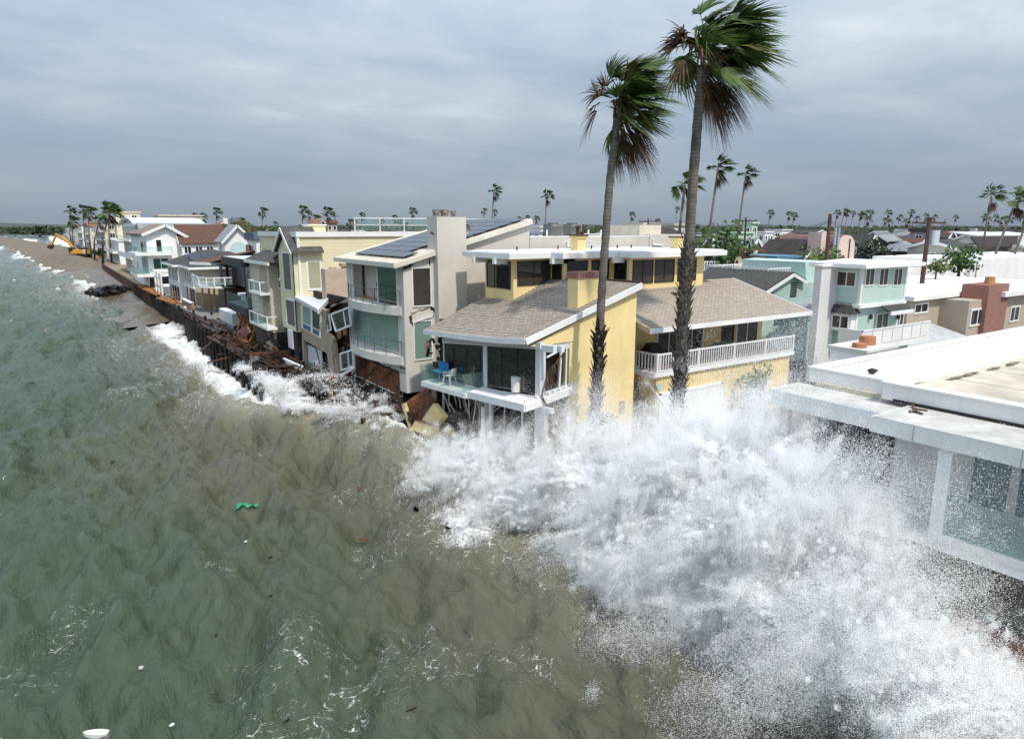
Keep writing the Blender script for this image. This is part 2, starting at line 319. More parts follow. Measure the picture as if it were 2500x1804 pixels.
def sea_material():
    m = bpy.data.materials.new('storm sea'); m.use_nodes = True; nt = m.node_tree; N = nt.nodes.new; L = nt.links.new; b = nt.nodes['Principled BSDF']
    tc = N('ShaderNodeTexCoord'); P = tc.outputs['Object']
    af = N('ShaderNodeAttribute'); af.attribute_name = 'foam'; asl = N('ShaderNodeAttribute'); asl.attribute_name = 'silt'
    def math_(op, a, bb=None, clamp=False):
        x = N('ShaderNodeMath'); x.operation = op; x.use_clamp = clamp
        for i, v in ((0, a), (1, bb)):
            if v is None: continue
            if hasattr(v, 'links'): L(v, x.inputs[i])
            else: x.inputs[i].default_value = v
        return x.outputs[0]
    def noise(scale, det, rough=.6, dist=0., vec=None):
        n = N('ShaderNodeTexNoise'); n.inputs['Scale'].default_value = scale; n.inputs['Detail'].default_value = det; n.inputs['Roughness'].default_value = rough; n.inputs['Distortion'].default_value = dist
        L(vec or P, n.inputs['Vector']); return n
    def rng(v, a, bb, c=0., d=1., smooth=True):
        r = N('ShaderNodeMapRange'); r.interpolation_type = 'SMOOTHSTEP' if smooth else 'LINEAR'
        for i, q in ((0, v), (1, a), (2, bb), (3, c), (4, d)):
            if hasattr(q, 'links'): L(q, r.inputs[i])
            else: r.inputs[i].default_value = q
        return r.outputs[0]
    # lace: warped cell edges, broken by noise
    mp = N('ShaderNodeMapping'); L(P, mp.inputs[0]); mp.inputs['Rotation'].default_value = (0, 0, R(35)); mp.inputs['Scale'].default_value = (.55, 1.25, 1)
    wn = noise(.8, 3, .5, 0, mp.outputs[0]); wv = N('ShaderNodeVectorMath'); wv.operation = 'SCALE'; L(wn.outputs['Color'], wv.inputs[0]); wv.inputs['Scale'].default_value = 1.5
    av = N('ShaderNodeVectorMath'); av.operation = 'ADD'; L(mp.outputs[0], av.inputs[0]); L(wv.outputs[0], av.inputs[1])
    vo = N('ShaderNodeTexVoronoi'); vo.feature = 'DISTANCE_TO_EDGE'; vo.inputs['Scale'].default_value = 1.9; L(av.outputs[0], vo.inputs['Vector'])
    vo2 = N('ShaderNodeTexVoronoi'); vo2.feature = 'DISTANCE_TO_EDGE'; vo2.inputs['Scale'].default_value = 6.5; L(av.outputs[0], vo2.inputs['Vector'])
    brk = noise(1.7, 5, .65); fine = noise(7.0, 6, .7)
    wid = math_('MULTIPLY', af.outputs['Fac'], math_('MULTIPLY', rng(brk.outputs[0], .38, .68), .15))
    lace1 = rng(vo.outputs['Distance'], 0.0, math_('ADD', wid, .002), 1., 0.)
    lace2 = math_('MULTIPLY', rng(vo2.outputs['Distance'], 0.0, math_('ADD', math_('MULTIPLY', wid, .7), .002), 1., 0.), .55)
    lace = math_('MULTIPLY', math_('MULTIPLY', math_('MAXIMUM', lace1, lace2), rng(noise(11, 3, .6).outputs[0], .40, .58)), rng(af.outputs['Fac'], .08, .34))
    solid = rng(math_('ADD', af.outputs['Fac'], math_('MULTIPLY', math_('SUBTRACT', fine.outputs[0], .5), 1.25)), .62, .98)
    specks = math_('MULTIPLY', rng(noise(26, 2, .5).outputs[0], .735, .80), rng(noise(.5, 3).outputs[0], .52, .7))
    foam = math_('MAXIMUM', lace, solid)
    silt = rng(math_('ADD', asl.outputs['Fac'], math_('MULTIPLY', math_('SUBTRACT', noise(.35, 4).outputs[0], .5), .35)), .05, .95)
    wc = N('ShaderNodeMix'); wc.data_type = 'RGBA'; L(silt, wc.inputs[0]); wc.inputs[6].default_value = (.053, .078, .047, 1); wc.inputs[7].default_value = (.094, .094, .062, 1)
    am = N('ShaderNodeAttribute'); am.attribute_name = 'milk'; wm = N('ShaderNodeMix'); wm.data_type = 'RGBA'; L(am.outputs['Fac'], wm.inputs[0]); L(wc.outputs[2], wm.inputs[6]); wm.inputs[7].default_value = (.235, .215, .160, 1)
    fc = N('ShaderNodeMix'); fc.data_type = 'RGBA'; L(foam, fc.inputs[0]); L(wm.outputs[2], fc.inputs[6]); fc.inputs[7].default_value = (.76, .77, .75, 1)
    L(fc.outputs[2], b.inputs['Base Color'])
    L(rng(foam, 0, 1, .07, .75, False), b.inputs['Roughness']); b.inputs['IOR'].default_value = 1.333
    L(rng(foam, 0, 1, .5, .15, False), b.inputs['Specular IOR Level'])
    mpw = N('ShaderNodeMapping'); L(P, mpw.inputs[0]); mpw.inputs['Rotation'].default_value = (0, 0, R(18)); mpw.inputs['Scale'].default_value = (1.5, .7, 1)
    h = math_('ADD', math_('MULTIPLY', noise(1.4, 6, .64, .5, mpw.outputs[0]).outputs[0], 1.0), math_('MULTIPLY', noise(5, 4, .6, .3, mpw.outputs[0]).outputs[0], .20))
    h = math_('ADD', h, math_('MULTIPLY', foam, .12))
    bp = N('ShaderNodeBump'); bp.inputs['Strength'].default_value = .85; bp.inputs['Distance'].default_value = .34; L(h, bp.inputs['Height']); L(bp.outputs[0], b.inputs['Normal'])
    return m
def grid_mesh(name, XX, YY, ZZ, mat, attrs=None, smooth=True):
    nx, ny = XX.shape; me = bpy.data.meshes.new(name); co = np.stack([XX, YY, ZZ], -1).reshape(-1, 3)
    idx = np.arange(nx * ny).reshape(nx, ny); q = np.stack([idx[:-1, :-1], idx[1:, :-1], idx[1:, 1:], idx[:-1, 1:]], -1).reshape(-1, 4)
    me.vertices.add(len(co)); me.vertices.foreach_set('co', co.ravel()); me.loops.add(q.size); me.loops.foreach_set('vertex_index', q.ravel())
    me.polygons.add(len(q)); me.polygons.foreach_set('loop_start', np.arange(0, q.size, 4)); me.polygons.foreach_set('loop_total', np.full(len(q), 4))
    me.polygons.foreach_set('use_smooth', np.full(len(q), smooth)); me.update(); me.validate()
    for k, a in (attrs or {}).items():
        at = me.attributes.new(k, 'FLOAT', 'POINT'); at.data.foreach_set('value', a.ravel().astype(np.float32))
    me.materials.append(mat); o = bpy.data.objects.new(name, me); COL.objects.link(o); return o
sea = structure(grid_mesh('sea', XX, YY, ZZ, sea_material(), {'foam': FOAM, 'silt': SILT, 'milk': MILK}))
def sea_z(x, y): return float(sea_height(np.array([[float(x)]]), np.array([[float(y)]]))[0, 0])
# ------------------------------------------------------------------ ground, beach, hills
SAND = M('beach sand', (.24, .185, .125), .9, .16, .35, bump=.5, bscale=1.2, bdist=.25)
DIRT = M('town ground', (.20, .19, .18), .9, .15, .12, bump=.2, bscale=2)
edge = [(18.6, -60), (18.6, 18.2), (17.6, 19), (17.6, 23), (18.6, 24), (18.6, 33), (17.6, 37), (17.2, 46), (16.2, 55), (16.6, 66), (15.6, 80), (14.6, 100), (14.3, 120), (14.3, 245), (16, 262), (19, 300), (19, 5200), (5200, 5200), (5200, -60)]
g = MB(); g.prism(edge, -1.5, 2.5); structure(g.build('ground', DIRT))
g = MB(); g.prism([(14.45, 104), (14.45, 244), (16.2, 262), (19.2, 300), (20.5, 300), (20.5, 104)], 2.3, 2.56); structure(g.build('sand_path', SAND))
g = MB(); g.prism([(19.6, -40), (19.6, 23.6), (60, 23.6), (60, 13.4), (46, 13.4), (46, -40)], 2.3, 2.53); structure(g.build('concrete_driveway', M('driveway concrete', (.40, .38, .36), .85, .12, .5, bump=.1)))
bx = np.concatenate([np.linspace(-60, -10, 26)[:-1], np.linspace(-10, 20, 61)]); by = np.concatenate([np.linspace(108, 420, 209), np.array(grow(422, 1700, 3, 1.05))])
BX, BY = np.meshgrid(bx, by, indexing='ij'); S_ = shore_x(BY) + 1.6 * (fbm2(BX * .03, BY / 9, 71, 4) - .5) * np.clip((BY - 112) / 10, 0, 1)
BX2 = BX + np.clip(BY - 420, 0, None) * (-.08) 
off = BX2 - S_
BZ = np.where(off < 0, off * .09, 2.2 * (1 - np.exp(-off / 8.0)))
berm = np.exp(-((BY - 325) / 55) ** 4) * np.exp(-((BX2 - (S_ + 7.5)) / 4.6) ** 2)
BZ = BZ + berm * (1.3 + 1.6 * fbm2(BX2 / 6, BY / 16, 61, 4)) + .25 * (fbm2(BX2 / 2, BY / 5, 62, 3) - .5) * np.clip(off, 0, 1) * np.clip((BY - 255) / 20, .15, 1)
BZ = np.where(BX2 > 14.1, np.where(BY < 252, -.6, np.minimum(BZ, 2.9)), BZ)
def sand_wet():
    m = M('wet beach sand', (.165, .135, .100), .9, .14, .3, bump=.45, bscale=1.0, bdist=.2)
    nt = m.node_tree; b = nt.nodes['Principled BSDF']; a = nt.nodes.new('ShaderNodeAttribute'); a.attribute_name = 'wet'
    mr = nt.nodes.new('ShaderNodeMapRange'); nt.links.new(a.outputs['Fac'], mr.inputs[0]); mr.inputs[3].default_value = .92; mr.inputs[4].default_value = .16; nt.links.new(mr.outputs[0], b.inputs['Roughness'])
    return m
structure(grid_mesh('beach', BX2, BY, BZ, sand_wet(), {'wet': np.clip(1.25 - off / 7, 0, 1) * np.clip((262 - BY) / 12, 0, 1)}))
# ------------------------------------------------------------------ the yellow house on the corner
YEL = M('yellow stucco', (.84, .67, .33), .85, .06, .6, bump=.14, bscale=60, streak=.16)
YELB = M('yellow board siding', (.78, .60, .27), .75, .08, 1.0, kind='rows', axis=0, rh=.20, jw=.10, jd=.45)
def shingle(name, cols, rot=0.0, rh=.13, bw=.32):
    m = M(name, cols[0], .95, .12, 2.0, kind='brick', col2=cols[1], mortar=tuple(v * .55 for v in cols[2]), ms=.012, bw=bw, rh=rh, bias=.1, rot=(0, 0, rot), bdist=.03, bump=.5)
    return m
SHING = shingle('tan shingles', ((.40, .345, .285), (.27, .24, .215), (.30, .22, .17)), R(90))
SHINGR = shingle('tan shingles of the rear roof', ((.45, .385, .315), (.33, .29, .255), (.34, .25, .19)), 0)
BROWN = M('brown metal flashing', (.085, .045, .035), .6, .1)
DARKIN = M('dark shaded interior', (.028, .020, .016), .8, .3, 1.2)  # dark tone painted in for the shade inside rooms and openings
WOODR = M('broken red-brown timber', (.16, .058, .024), .7, .35, 3.0, bump=.3, bscale=20)
WOODD = M('wet dark timber', (.040, .028, .022), .55, .35, 2.5, bump=.4, bscale=14)
WOODO = M('fresh orange lumber', (.42, .17, .05), .7, .2, 3.0)
BRICK = M('red brick', (.26, .085, .06), .9, .1, 3, kind='brick', col2=(.34, .13, .09), mortar=(.30, .25, .22), bw=.22, rh=.075, ms=.012, rot=(R(90), 0, 0))
STEEL = M('grey steel', (.22, .22, .22), .45, .1, metal=.6)
DKMET = M('dark window frame', (.03, .028, .026), .4, .1)
yh = thing('yellow_house', 'large yellow stucco house with sagging tan shingle roof, undermined by the wave', 'house', (26, 28, 2.5))
XF, YW = 17.8, 24.4
# tall south wall under the raking roof
m = MB(); m.slab([(17.75, YW, 7.86), (19.95, YW, 7.9), (19.95, YW, 1.2), (23.85, YW, 1.2), (23.85, YW, 10.05), (17.45, YW, 7.90)], (0, .45, 0)); m.build('wall', YEL, yh)
m = MB(); m.box(19.7, 20.25, YW + .02, YW + 1.2, 1.2, 7.88); m.build('pilaster', YEL, yh)
m = MB(); m.box(23.55, 23.84, YW + .46, 31, 1.2, 10.0); m.build('wall', YEL, yh)
# front roof: eave sags in the middle and to the far end
def roof_grid(ea, tp, thick=.22, n=6, mat=None, par=None, courses=28, name='roof'):
    E_ = [Vector(p) for p in ea]; T_ = [Vector(p) for p in tp]
    def along(L, t):
        k = t * (len(L) - 1); i = min(int(k), len(L) - 2); return L[i].lerp(L[i + 1], k - i)
    m = MB()
    for c in range(courses):               # lapped courses, each a little proud of the one above
        t0, t1 = c / courses, (c + 1) / courses
        for j in range(n):
            a, b = j / n, (j + 1) / n; p = [along(E_, a).lerp(along(T_, a), t0), along(E_, b).lerp(along(T_, b), t0), along(E_, b).lerp(along(T_, b), t1), along(E_, a).lerp(along(T_, a), t1)]
            up = Vector((0, 0, .022)); lo = [q - Vector((0, 0, thick)) for q in p]
            m.hexa([lo[0], lo[1], lo[2], lo[3], p[0] + up, p[1] + up, p[2], p[3]])
    return m.build(name, mat, par)
Pe = [onX(1284, 827, 17.2), onX(1230, 826, 17.2), onX(1177, 822, 17.2), onX(1110, 815, 17.2), onX(1037, 805, 17.2)]
Pt = [Vector((23.9, 24.2, 10.42)), Vector((23.9, 26.6, 10.40)), Vector((23.9, 29.2, 10.38)), Vector((23.9, 31.6, 10.36)), Vector((23.9, 34.2, 10.30))]
roof_grid(Pe, Pt, mat=SHING, par=yh, n=8)
m = MB()
for a, b in zip(Pe[:-1], Pe[1:]): m.beam(a + Vector((-.06, 0, -.12)), b + Vector((-.06, 0, -.12)), .07, .26)
m.build('fascia', WHITE, yh)
m = MB(); m.beam(Pe[0] + Vector((-.05, -.08, -.13)), Pt[0] + Vector((.05, -.04, -.11)), .08, .28); m.build('rake_board', WHITE, yh)
m = MB(); m.beam(Pt[0] + Vector((.02, 0, .05)), Pt[4] + Vector((.02, 0, .05)), .12, .10); m.build('roof_cap', BROWN, yh)
# upper storey with stepped white roof
def cler(x0, x1, y0, y1): MB().box(x0, x1, y0, y1, 8.6, 11.43).build('upper_wall', YEL, yh)
cler(21.0, 23.6, 31.0, 33.9); cler(23.6, 27.2, 29.9, 34.2); cler(27.2, 33.4, 28.5, 34.5)
m = MB(); m.prism([(20.25, 31.0 - .75), (22.95, 31.0 - .75), (22.95, 29.15), (27.0, 29.15), (26.6, 27.75), (34.6, 27.75), (34.6, 35.5), (20.1, 35.0)], 11.44, 11.74); wr = m.build('flat_roof', WHITE, yh)
m = MB(); m.prism([(20.40, 30.4), (23.1, 30.4), (23.1, 29.3), (27.15, 29.3), (26.75, 27.9), (34.45, 27.9), (34.45, 35.35), (20.25, 34.85)], 11.74, 11.80); m.build('gravel_stop', M('white gravel roof', (.74, .74, .73), .9, .05), wr)
for (x, y) in ((20.05, 33.6), (20.1, 31.5), (22.8, 29.9), (26.4, 28.9)):
    MB().box(x, x + 1.6, y, y + .22, 11.14, 11.42).build('rafter_tail', WHITE, yh)
window(yh, 'W', 21.0, 31.25, 33.7, 9.75, 11.25, 3, .05, DKMET, GDARK)
window(yh, 'S', 31.0, 21.25, 23.5, 9.95, 11.28, 2, .05, DKMET, GBROWN)
window(yh, 'W', 23.6, 30.05, 30.9, 10.2, 11.28, 1, .05, DKMET, GDARK)
window(yh, 'S', 29.9, 23.85, 25.3, 10.0, 11.28, 1, .05, DKMET, GDARK); window(yh, 'S', 29.9, 25.6, 26.9, 10.0, 11.28, 1, .05, DKMET, GDARK)
window(yh, 'W', 27.2, 28.7, 29.7, 10.0, 11.28, 1, .05, DKMET, GDARK)
for a in (27.45, 29.2, 31.1): window(yh, 'S', 28.5, a, a + 1.62, 9.95, 11.28, 2, .05, DKMET, GBROWN)
# chimneys
ch = MB().box(20.6, 22.15, 25.0, 25.75, 8.6, 10.72).build('chimney', YEL, yh)
m = MB()
for i in range(15): m.box(20.56 + i * .109, 20.56 + i * .109 + .1, 24.95, 25.8, 10.72, 11.02)
m.build('brick_cap', BRICK, ch); MB().box(20.54, 22.2, 24.94, 25.82, 8.98, 9.25).build('flashing', BROWN, ch)
for (x, y, h) in ((25.05, 30.5, .85), (32.9, 30.2, .7)):
    c2 = MB().box(x, x + .62, y, y + .62, 11.78, 11.78 + h).build('roof_chimney', YEL, yh); MB().box(x - .12, x + .74, y - .12, y + .74, 11.78 + h, 11.86 + h).build('cap', BROWN, c2)
    MB().box(x - .07, x + .69, y - .07, y + .69, 11.66 + h, 11.78 + h).build('moulding', YEL, c2)
MB().tube([(25.3, 30.8, 12.6), (25.3, 30.8, 13.05)], .10, 10).tube([(25.3, 30.8, 13.05), (25.3, 30.8, 13.2)], .15, 10).tube([(25.52, 30.7, 12.6), (25.52, 30.7, 12.86)], .12, 10).build('flue', M('rusty flue', (.10, .05, .035), .8, .3), yh)
for (x, y) in ((22.6, 33), (25.9, 33.4), (27.8, 32.5), (30.2, 32.8), (31.4, 32.8)): MB().tube([(x, y, 11.78), (x, y, 12.02)], .05, 8).build('vent_pipe', BROWN, yh)
# rear wing
RX0, RX1 = 23.95, 37.2
roof_grid([(RX0, 23.5, 8.22), (RX1, 23.5, 8.22)], [(RX0, 29.3, 9.86), (RX1, 29.3, 9.86)], mat=SHINGR, par=yh, n=4, courses=30, name='rear_roof')
roof_grid([(RX1, 35.1, 8.22), (RX0, 35.1, 8.22)], [(RX1, 29.32, 9.86), (RX0, 29.32, 9.86)], mat=SHINGR, par=yh, n=2, courses=8, name='rear_roof')
MB().box(RX0, RX1, 23.42, 23.5, 8.02, 8.24).build('gutter', WHITE, yh)
m = MB(); m.beam((RX1 + .04, 23.45, 8.12), (RX1 + .04, 29.3, 9.76), .07, .24); m.build('rake_board', WHITE, yh)
m = MB(); m.box(23.86, 36.4, 26.2, 34.5, 2.5, 8.5); m.build('rear_wall', YEL, yh)
m = MB(); m.slab([(36.4, 26.2, 8.5), (36.4, 34.4, 8.5), (36.4, 29.3, 9.7)], (-.2, 0, 0)); m.build('gable', YEL, yh)
gb = MB().box(25.1, 36.3, 24.05, 26.19, 2.3, 5.64).build('garage_block', YELB, yh)
gd = MB().box(25.42, 30.05, 23.99, 24.04, 2.56, 4.62).build('garage_door', WHITE, yh)
for k in range(4): MB().box(25.44, 30.03, 23.965, 23.99, 2.58 + k * .51, 3.06 + k * .51).build('door_panel', WHITE, gd)
m = MB(); m.box(25.28, 25.42, 23.93, 24.045, 2.56, 4.76); m.box(30.05, 30.19, 23.93, 24.045, 2.56, 4.76); m.box(25.28, 30.19, 23.93, 24.045, 4.62, 4.77); m.build('door_frame', WHITE, gd)
m = MB()
for k in range(9): m.box(25.06, 25.1, 25.2, 25.75, 4.55 + k * .08, 4.59 + k * .08)
m.build('louvre_vent', M('dark yellow metal', (.45, .33, .12), .6), yh)
dk = MB().box(24.7, 36.5, 23.9, 26.19, 5.64, 5.86).build('deck', WHITE, yh)
MB().box(25.2, 36.4, 24.05, 26.15, 5.862, 5.885).build('deck_tile', M('terracotta deck tile', (.28, .15, .11), .8, .15, 3, kind='brick', col2=(.33, .2, .15), mortar=(.3, .27, .25), bw=.3, rh=.3, ms=.02), dk)
bal = MB().box(-.025, .025, -.025, .025, 0, .80).build('baluster', WHITE, yh); bal.location = Vector((25.2, 23.98, 5.94)) - ORG[yh.name] ; bal_m = bal
bal.data.transform(Matrix.Translation(ORG[yh.name])); 
for i in range(1, 62):
    share(bal, yh, Vector((25.1 + i * .182, 23.98, 5.94)) - ORG[yh.name])
for i in range(9): share(bal, yh, Vector((25.02, 24.15 + i * .22, 5.94)) - ORG[yh.name])
m = MB(); m.box(24.96, 36.42, 23.93, 24.03, 6.74, 6.82); m.box(24.98, 36.4, 23.95, 24.01, 5.90, 5.95); m.box(24.97, 25.07, 24.03, 26.19, 6.74, 6.82)
for x in (24.97, 28.0, 30.9, 33.7, 36.33): m.box(x, x + .1, 23.92, 24.04, 5.86, 6.86)
m.build('railing', WHITE, yh)
window(yh, 'S', 26.2, 27.2, 31.0, 5.9, 8.02, 4, .09, WHITE, GDARK, name='sliding_door')
window(yh, 'S', 26.2, 32.6, 33.7, 5.95, 8.0, 1, .06, BROWN, GDARK, name='door'); window(yh, 'S', 26.2, 33.9, 36.0, 5.95, 8.0, 2, .10, WHITE, GBROWN, name='sliding_door')
m = MB(); m.box(23.85, 24.4, 25.9, 26.15, 5.9, 8.2); m.build('corner_wall', YEL, yh)
st = MB()
for k in range(11): st.box(23.9, 24.9, 23.3 - k * .26 + 2.6, 23.56 - k * .26 + 2.6, 2.5, 5.55 - k * .28)
st.build('steps', M('pink brick paving', (.36, .20, .17), .9, .2, 4, kind='brick', col2=(.42, .27, .22), bw=.2, rh=.1), yh)
m = MB(); m.beam((24.95, 25.9, 6.4), (25.3, 22.4, 3.2), .09, .12); m.beam((25.3, 22.4, 3.2), (25.3, 22.4, 2.5), .08); m.build('handrail', WHITE, yh)
MB().box(22.9, 23.25, YW - .06, YW, 4.0, 4.6).build('electric_box', M('meter grey', (.45, .42, .36), .6), yh)
MB().tube([(25.27, 23.98, 5.1), (25.27, 24.04, 5.1)], .17, 16).build('round_sign', M('pale blue sign', (.35, .62, .66), .5), yh)
MB().box(29.6, 30.4, 27.2, 27.6, 9.25, 9.42).build('roof_vent', BROWN, yh)
# seaward glass front, tilted where the footing has gone
def fz(Y, zr): return zr - .107 * (Y - 24.6)
def fbox(par, name, mat, x0, x1, y0, y1, z0, z1):    # box whose floor and top follow the tilt
    m = MB(); m.hexa([(x0, y0, fz(y0, z0)), (x1, y0, fz(y0, z0)), (x1, y1, fz(y1, z0)), (x0, y1, fz(y1, z0)), (x0, y0, fz(y0, z1)), (x1, y0, fz(y0, z1)), (x1, y1, fz(y1, z1)), (x0, y1, fz(y1, z1))]); return m.build(name, mat, par)
GREYW = M('grey white trim', (.66, .67, .69), .55, .05, .8, streak=.2)
fbox(yh, 'header_beam', GREYW, XF - .08, XF + .18, 24.05, 33.2, 7.72, 8.02)
fbox(yh, 'beam_end', GREYW, XF - .02, XF + .16, 23.15, 24.05, 7.60, 7.90); fbox(yh, 'beam_end', GREYW, XF + .3, XF + .48, 23.0, 24.6, 7.58, 7.88)
fbox(yh, 'corner_post', GREYW, XF - .02, XF + .30, 24.12, 24.48, 4.9, 7.72); fbox(yh, 'middle_post', GREYW, XF - .03, XF + .16, 28.62, 28.98, 5.0, 7.72)
for i in range(3):
    y0 = 24.56 + i * 1.36; fbox(yh, 'glass_door', DKMET, XF + .02, XF + .06, y0, y0 + 1.33, 5.62, 7.70)
    g = bpy.context.scene.objects[yh.children[-1].name]; fbox(g, 'pane', GDARK, XF + .005, XF + .019, y0 + .03, y0 + 1.30, 5.66, 7.66)
for i in range(3):
    y0 = 29.02 + i * 1.38; d_ = fbox(yh, 'folding_door', DKMET, XF - .04, XF + .06, y0, y0 + 1.34, 5.60, 7.66); fbox(d_, 'pane', GDARK, XF - .07, XF - .041, y0 + .2, y0 + 1.14, 5.8, 7.5)
fbox(yh, 'leaning_post', GREYW, XF - .1, XF, 33.0, 33.1, 5.3, 7.70)
fbox(yh, 'upper_floor', WOODD, XF, 23.5, 24.5, 34.4, 4.95, 5.5)
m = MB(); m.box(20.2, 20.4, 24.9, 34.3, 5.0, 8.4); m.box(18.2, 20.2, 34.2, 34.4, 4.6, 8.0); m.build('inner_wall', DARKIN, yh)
# side opening with a burst window frame
m = MB(); m.box(18.1, 19.7, 24.9, 24.95, 5.6, 7.9); m.build('opening_shade', DARKIN, yh)  # dark sheet painted for the shade inside the opening
m = MB(); m.beam((19.2, 24.55, 5.7), (19.28, 24.52, 7.55), .09); m.beam((19.28, 24.52, 7.55), (18.35, 24.4, 7.30), .07); m.beam((19.55, 24.5, 5.6), (19.58, 24.5, 7.6), .07); m.build('burst_window_frame', WHITE, yh)
fbox(yh, 'soffit', GREYW, 18.3, 19.9, 24.45, 24.6, 7.55, 7.85)
# white terrace with slats, and the balcony with glass balustrade
def P3(x, y, X): return onX(x, y, X)
A_, B_, C_ = P3(1145, 958, 16.85), P3(1282, 990, 16.85), onY(1403, 944, 24.2)
D_, E_ = Vector((17.75, 24.5, fz(24.5, 5.62))), Vector((17.75, B_.y + 5.2, fz(B_.y + 5.2, 5.62)))
m = MB()
for a, b in ((A_, B_), (B_, C_)): m.beam(a - Vector((0, 0, .12)), b - Vector((0, 0, .12)), .12, .34)
tr = m.build('terrace_fascia', WHITE, yh)
m = MB(); m.beam(Vector((17.7, A_.y, A_.z + .02)), Vector((17.7, 24.5, B_.z + .1)), .1, .2); m.beam(Vector((17.7, 24.4, B_.z + .15)), Vector((20.0, 24.4, C_.z + .05)), .1, .2); m.build('terrace_ledger', GREYW, yh)
for i in range(30):
    t = (i + .5) / 30; a = A_.lerp(B_, t); b = Vector((17.72, a.y + .25, a.z + .12)); MB().beam(a + Vector((.05, 0, .04)), b, .085, .05).build('terrace_slat', WHITE, yh)
for i in range(9):
    t = (i + .5) / 9; a = B_.lerp(C_, t); MB().beam(a + Vector((0, .05, .04)), Vector((a.x + .1, 24.38, a.z + .1)), .085, .05).build('terrace_slat', WHITE, yh)
F_, G_ = P3(1030, 930, 16.7), P3(1137, 960, 16.7)
m = MB(); m.hexa([F_ - Vector((0, 0, .28)), G_ - Vector((0, 0, .28)), (17.8, G_.y - .1, G_.z - .2), (17.8, F_.y - .1, F_.z - .2), F_, G_, (17.8, G_.y - .1, G_.z + .08), (17.8, F_.y - .1, F_.z + .08)]); bs = m.build('balcony', WHITE, yh)
for k in range(3): MB().beam(F_ + Vector((-.03 - .015 * k, 0, -.05 - .09 * k)), G_ + Vector((-.03 - .015 * k, 0, -.05 - .09 * k)), .04, .07).build('balcony_board', WHITE, bs)
H_ = Vector((0, 0, .92)); lean = Vector((-.05, .25, 0))
for a, b in ((F_, G_), (G_, Vector((17.75, G_.y - .1, G_.z + .05))), (Vector((17.75, F_.y - .1, F_.z + .05)), F_)):
    m = MB(); m.slab([a, b, b + H_ + lean * .3, a + H_ + lean], (.015, .01, 0)); m.build('glass_balustrade', GCLEAR, yh)
# lower storey: gutted room with one window unit left standing
fbox(yh, 'lower_window', WHITE, 17.86, 17.98, 24.42, 24.62, 2.9, 5.0); 
lw = yh.children[-1]
fbox(lw, 'jamb', WHITE, 17.86, 17.98, 28.35, 28.62, 2.6, 5.0); fbox(lw, 'mullion', WHITE, 17.86, 17.98, 25.55, 25.70, 2.9, 5.0); fbox(lw, 'sill', WHITE, 17.84, 17.98, 24.42, 28.62, 2.72, 2.90); fbox(lw, 'broken_rail', WHITE, 17.9, 17.98, 26.2, 28.3, 3.10, 3.24)
fbox(lw, 'pane', GGREEN, 17.90, 17.93, 24.62, 25.55, 2.9, 5.0)
fbox(yh, 'corner_post', GREYW, 17.8, 18.15, 23.95, 24.35, 2.6, 5.0); fbox(yh, 'post', WHITE, 17.75, 17.98, 28.85, 29.2, 2.5, 5.05)
fbox(yh, 'beam_end', GREYW, XF - .1, XF + .1, 23.2, 24.3, 4.85, 5.1)
MB().box(17.66, 17.76, 28.85, 29.2, 4.1, 4.55).build('gas_meter', STEEL, yh)
fbox(yh, 'thin_post', GREYW, 17.6, 17.68, 33.0, 33.09, 3.1, 5.0)
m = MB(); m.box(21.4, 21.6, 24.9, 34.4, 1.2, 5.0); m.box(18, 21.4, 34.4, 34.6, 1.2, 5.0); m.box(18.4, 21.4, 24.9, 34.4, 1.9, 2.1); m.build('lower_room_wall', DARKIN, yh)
r2 = random.Random(12)
for i in range(12):
    a = Vector((r2.uniform(18, 19.5), r2.uniform(26, 33.8), r2.uniform(2.6, 3.1))); b = a + Vector((r2.uniform(-.3, 1.2), r2.uniform(-1.2, 1.2), r2.uniform(.3, 2.0)))
    MB().beam(a, b, r2.uniform(.05, .12), r2.uniform(.03, .08)).build('fallen_stud', [WOODR, WHITE, WOODD, GREYW][i % 4], yh)
for i in range(7):
    y = 29.6 + i * .55; MB().beam((17.9, y, fz(y, 5.0)), (18.0 + r2.uniform(-.1, .2), y + r2.uniform(-.3, .2), fz(y, 5.0) - r2.uniform(.7, 1.5)), .05, .04).build('hanging_batten', GREYW, yh)
# torn timber at the far corner
m = MB()
for i in range(26):
    a = Vector((r2.uniform(17.5, 18.4), r2.uniform(33.0, 34.8), r2.uniform(4.6, 7.0))); m.beam(a, a + Vector((r2.uniform(-.15, .3), r2.uniform(-.3, .3), r2.uniform(-.8, .6))), r2.uniform(.1, .34), .08)
m.build('torn_framing', M('splintered brown framing', (.075, .035, .02), .8, .4, 3), yh)
MB().blob((17.5, 34.6, 6.6), (.2, .22, .22), 3, .5, 2).build('insulation', M('torn plasterboard', (.55, .42, .30), .9, .2), yh)
MB().box(23.86, 26.0, 26.21, 26.5, 5.9, 5.95).build('threshold', BROWN, yh)
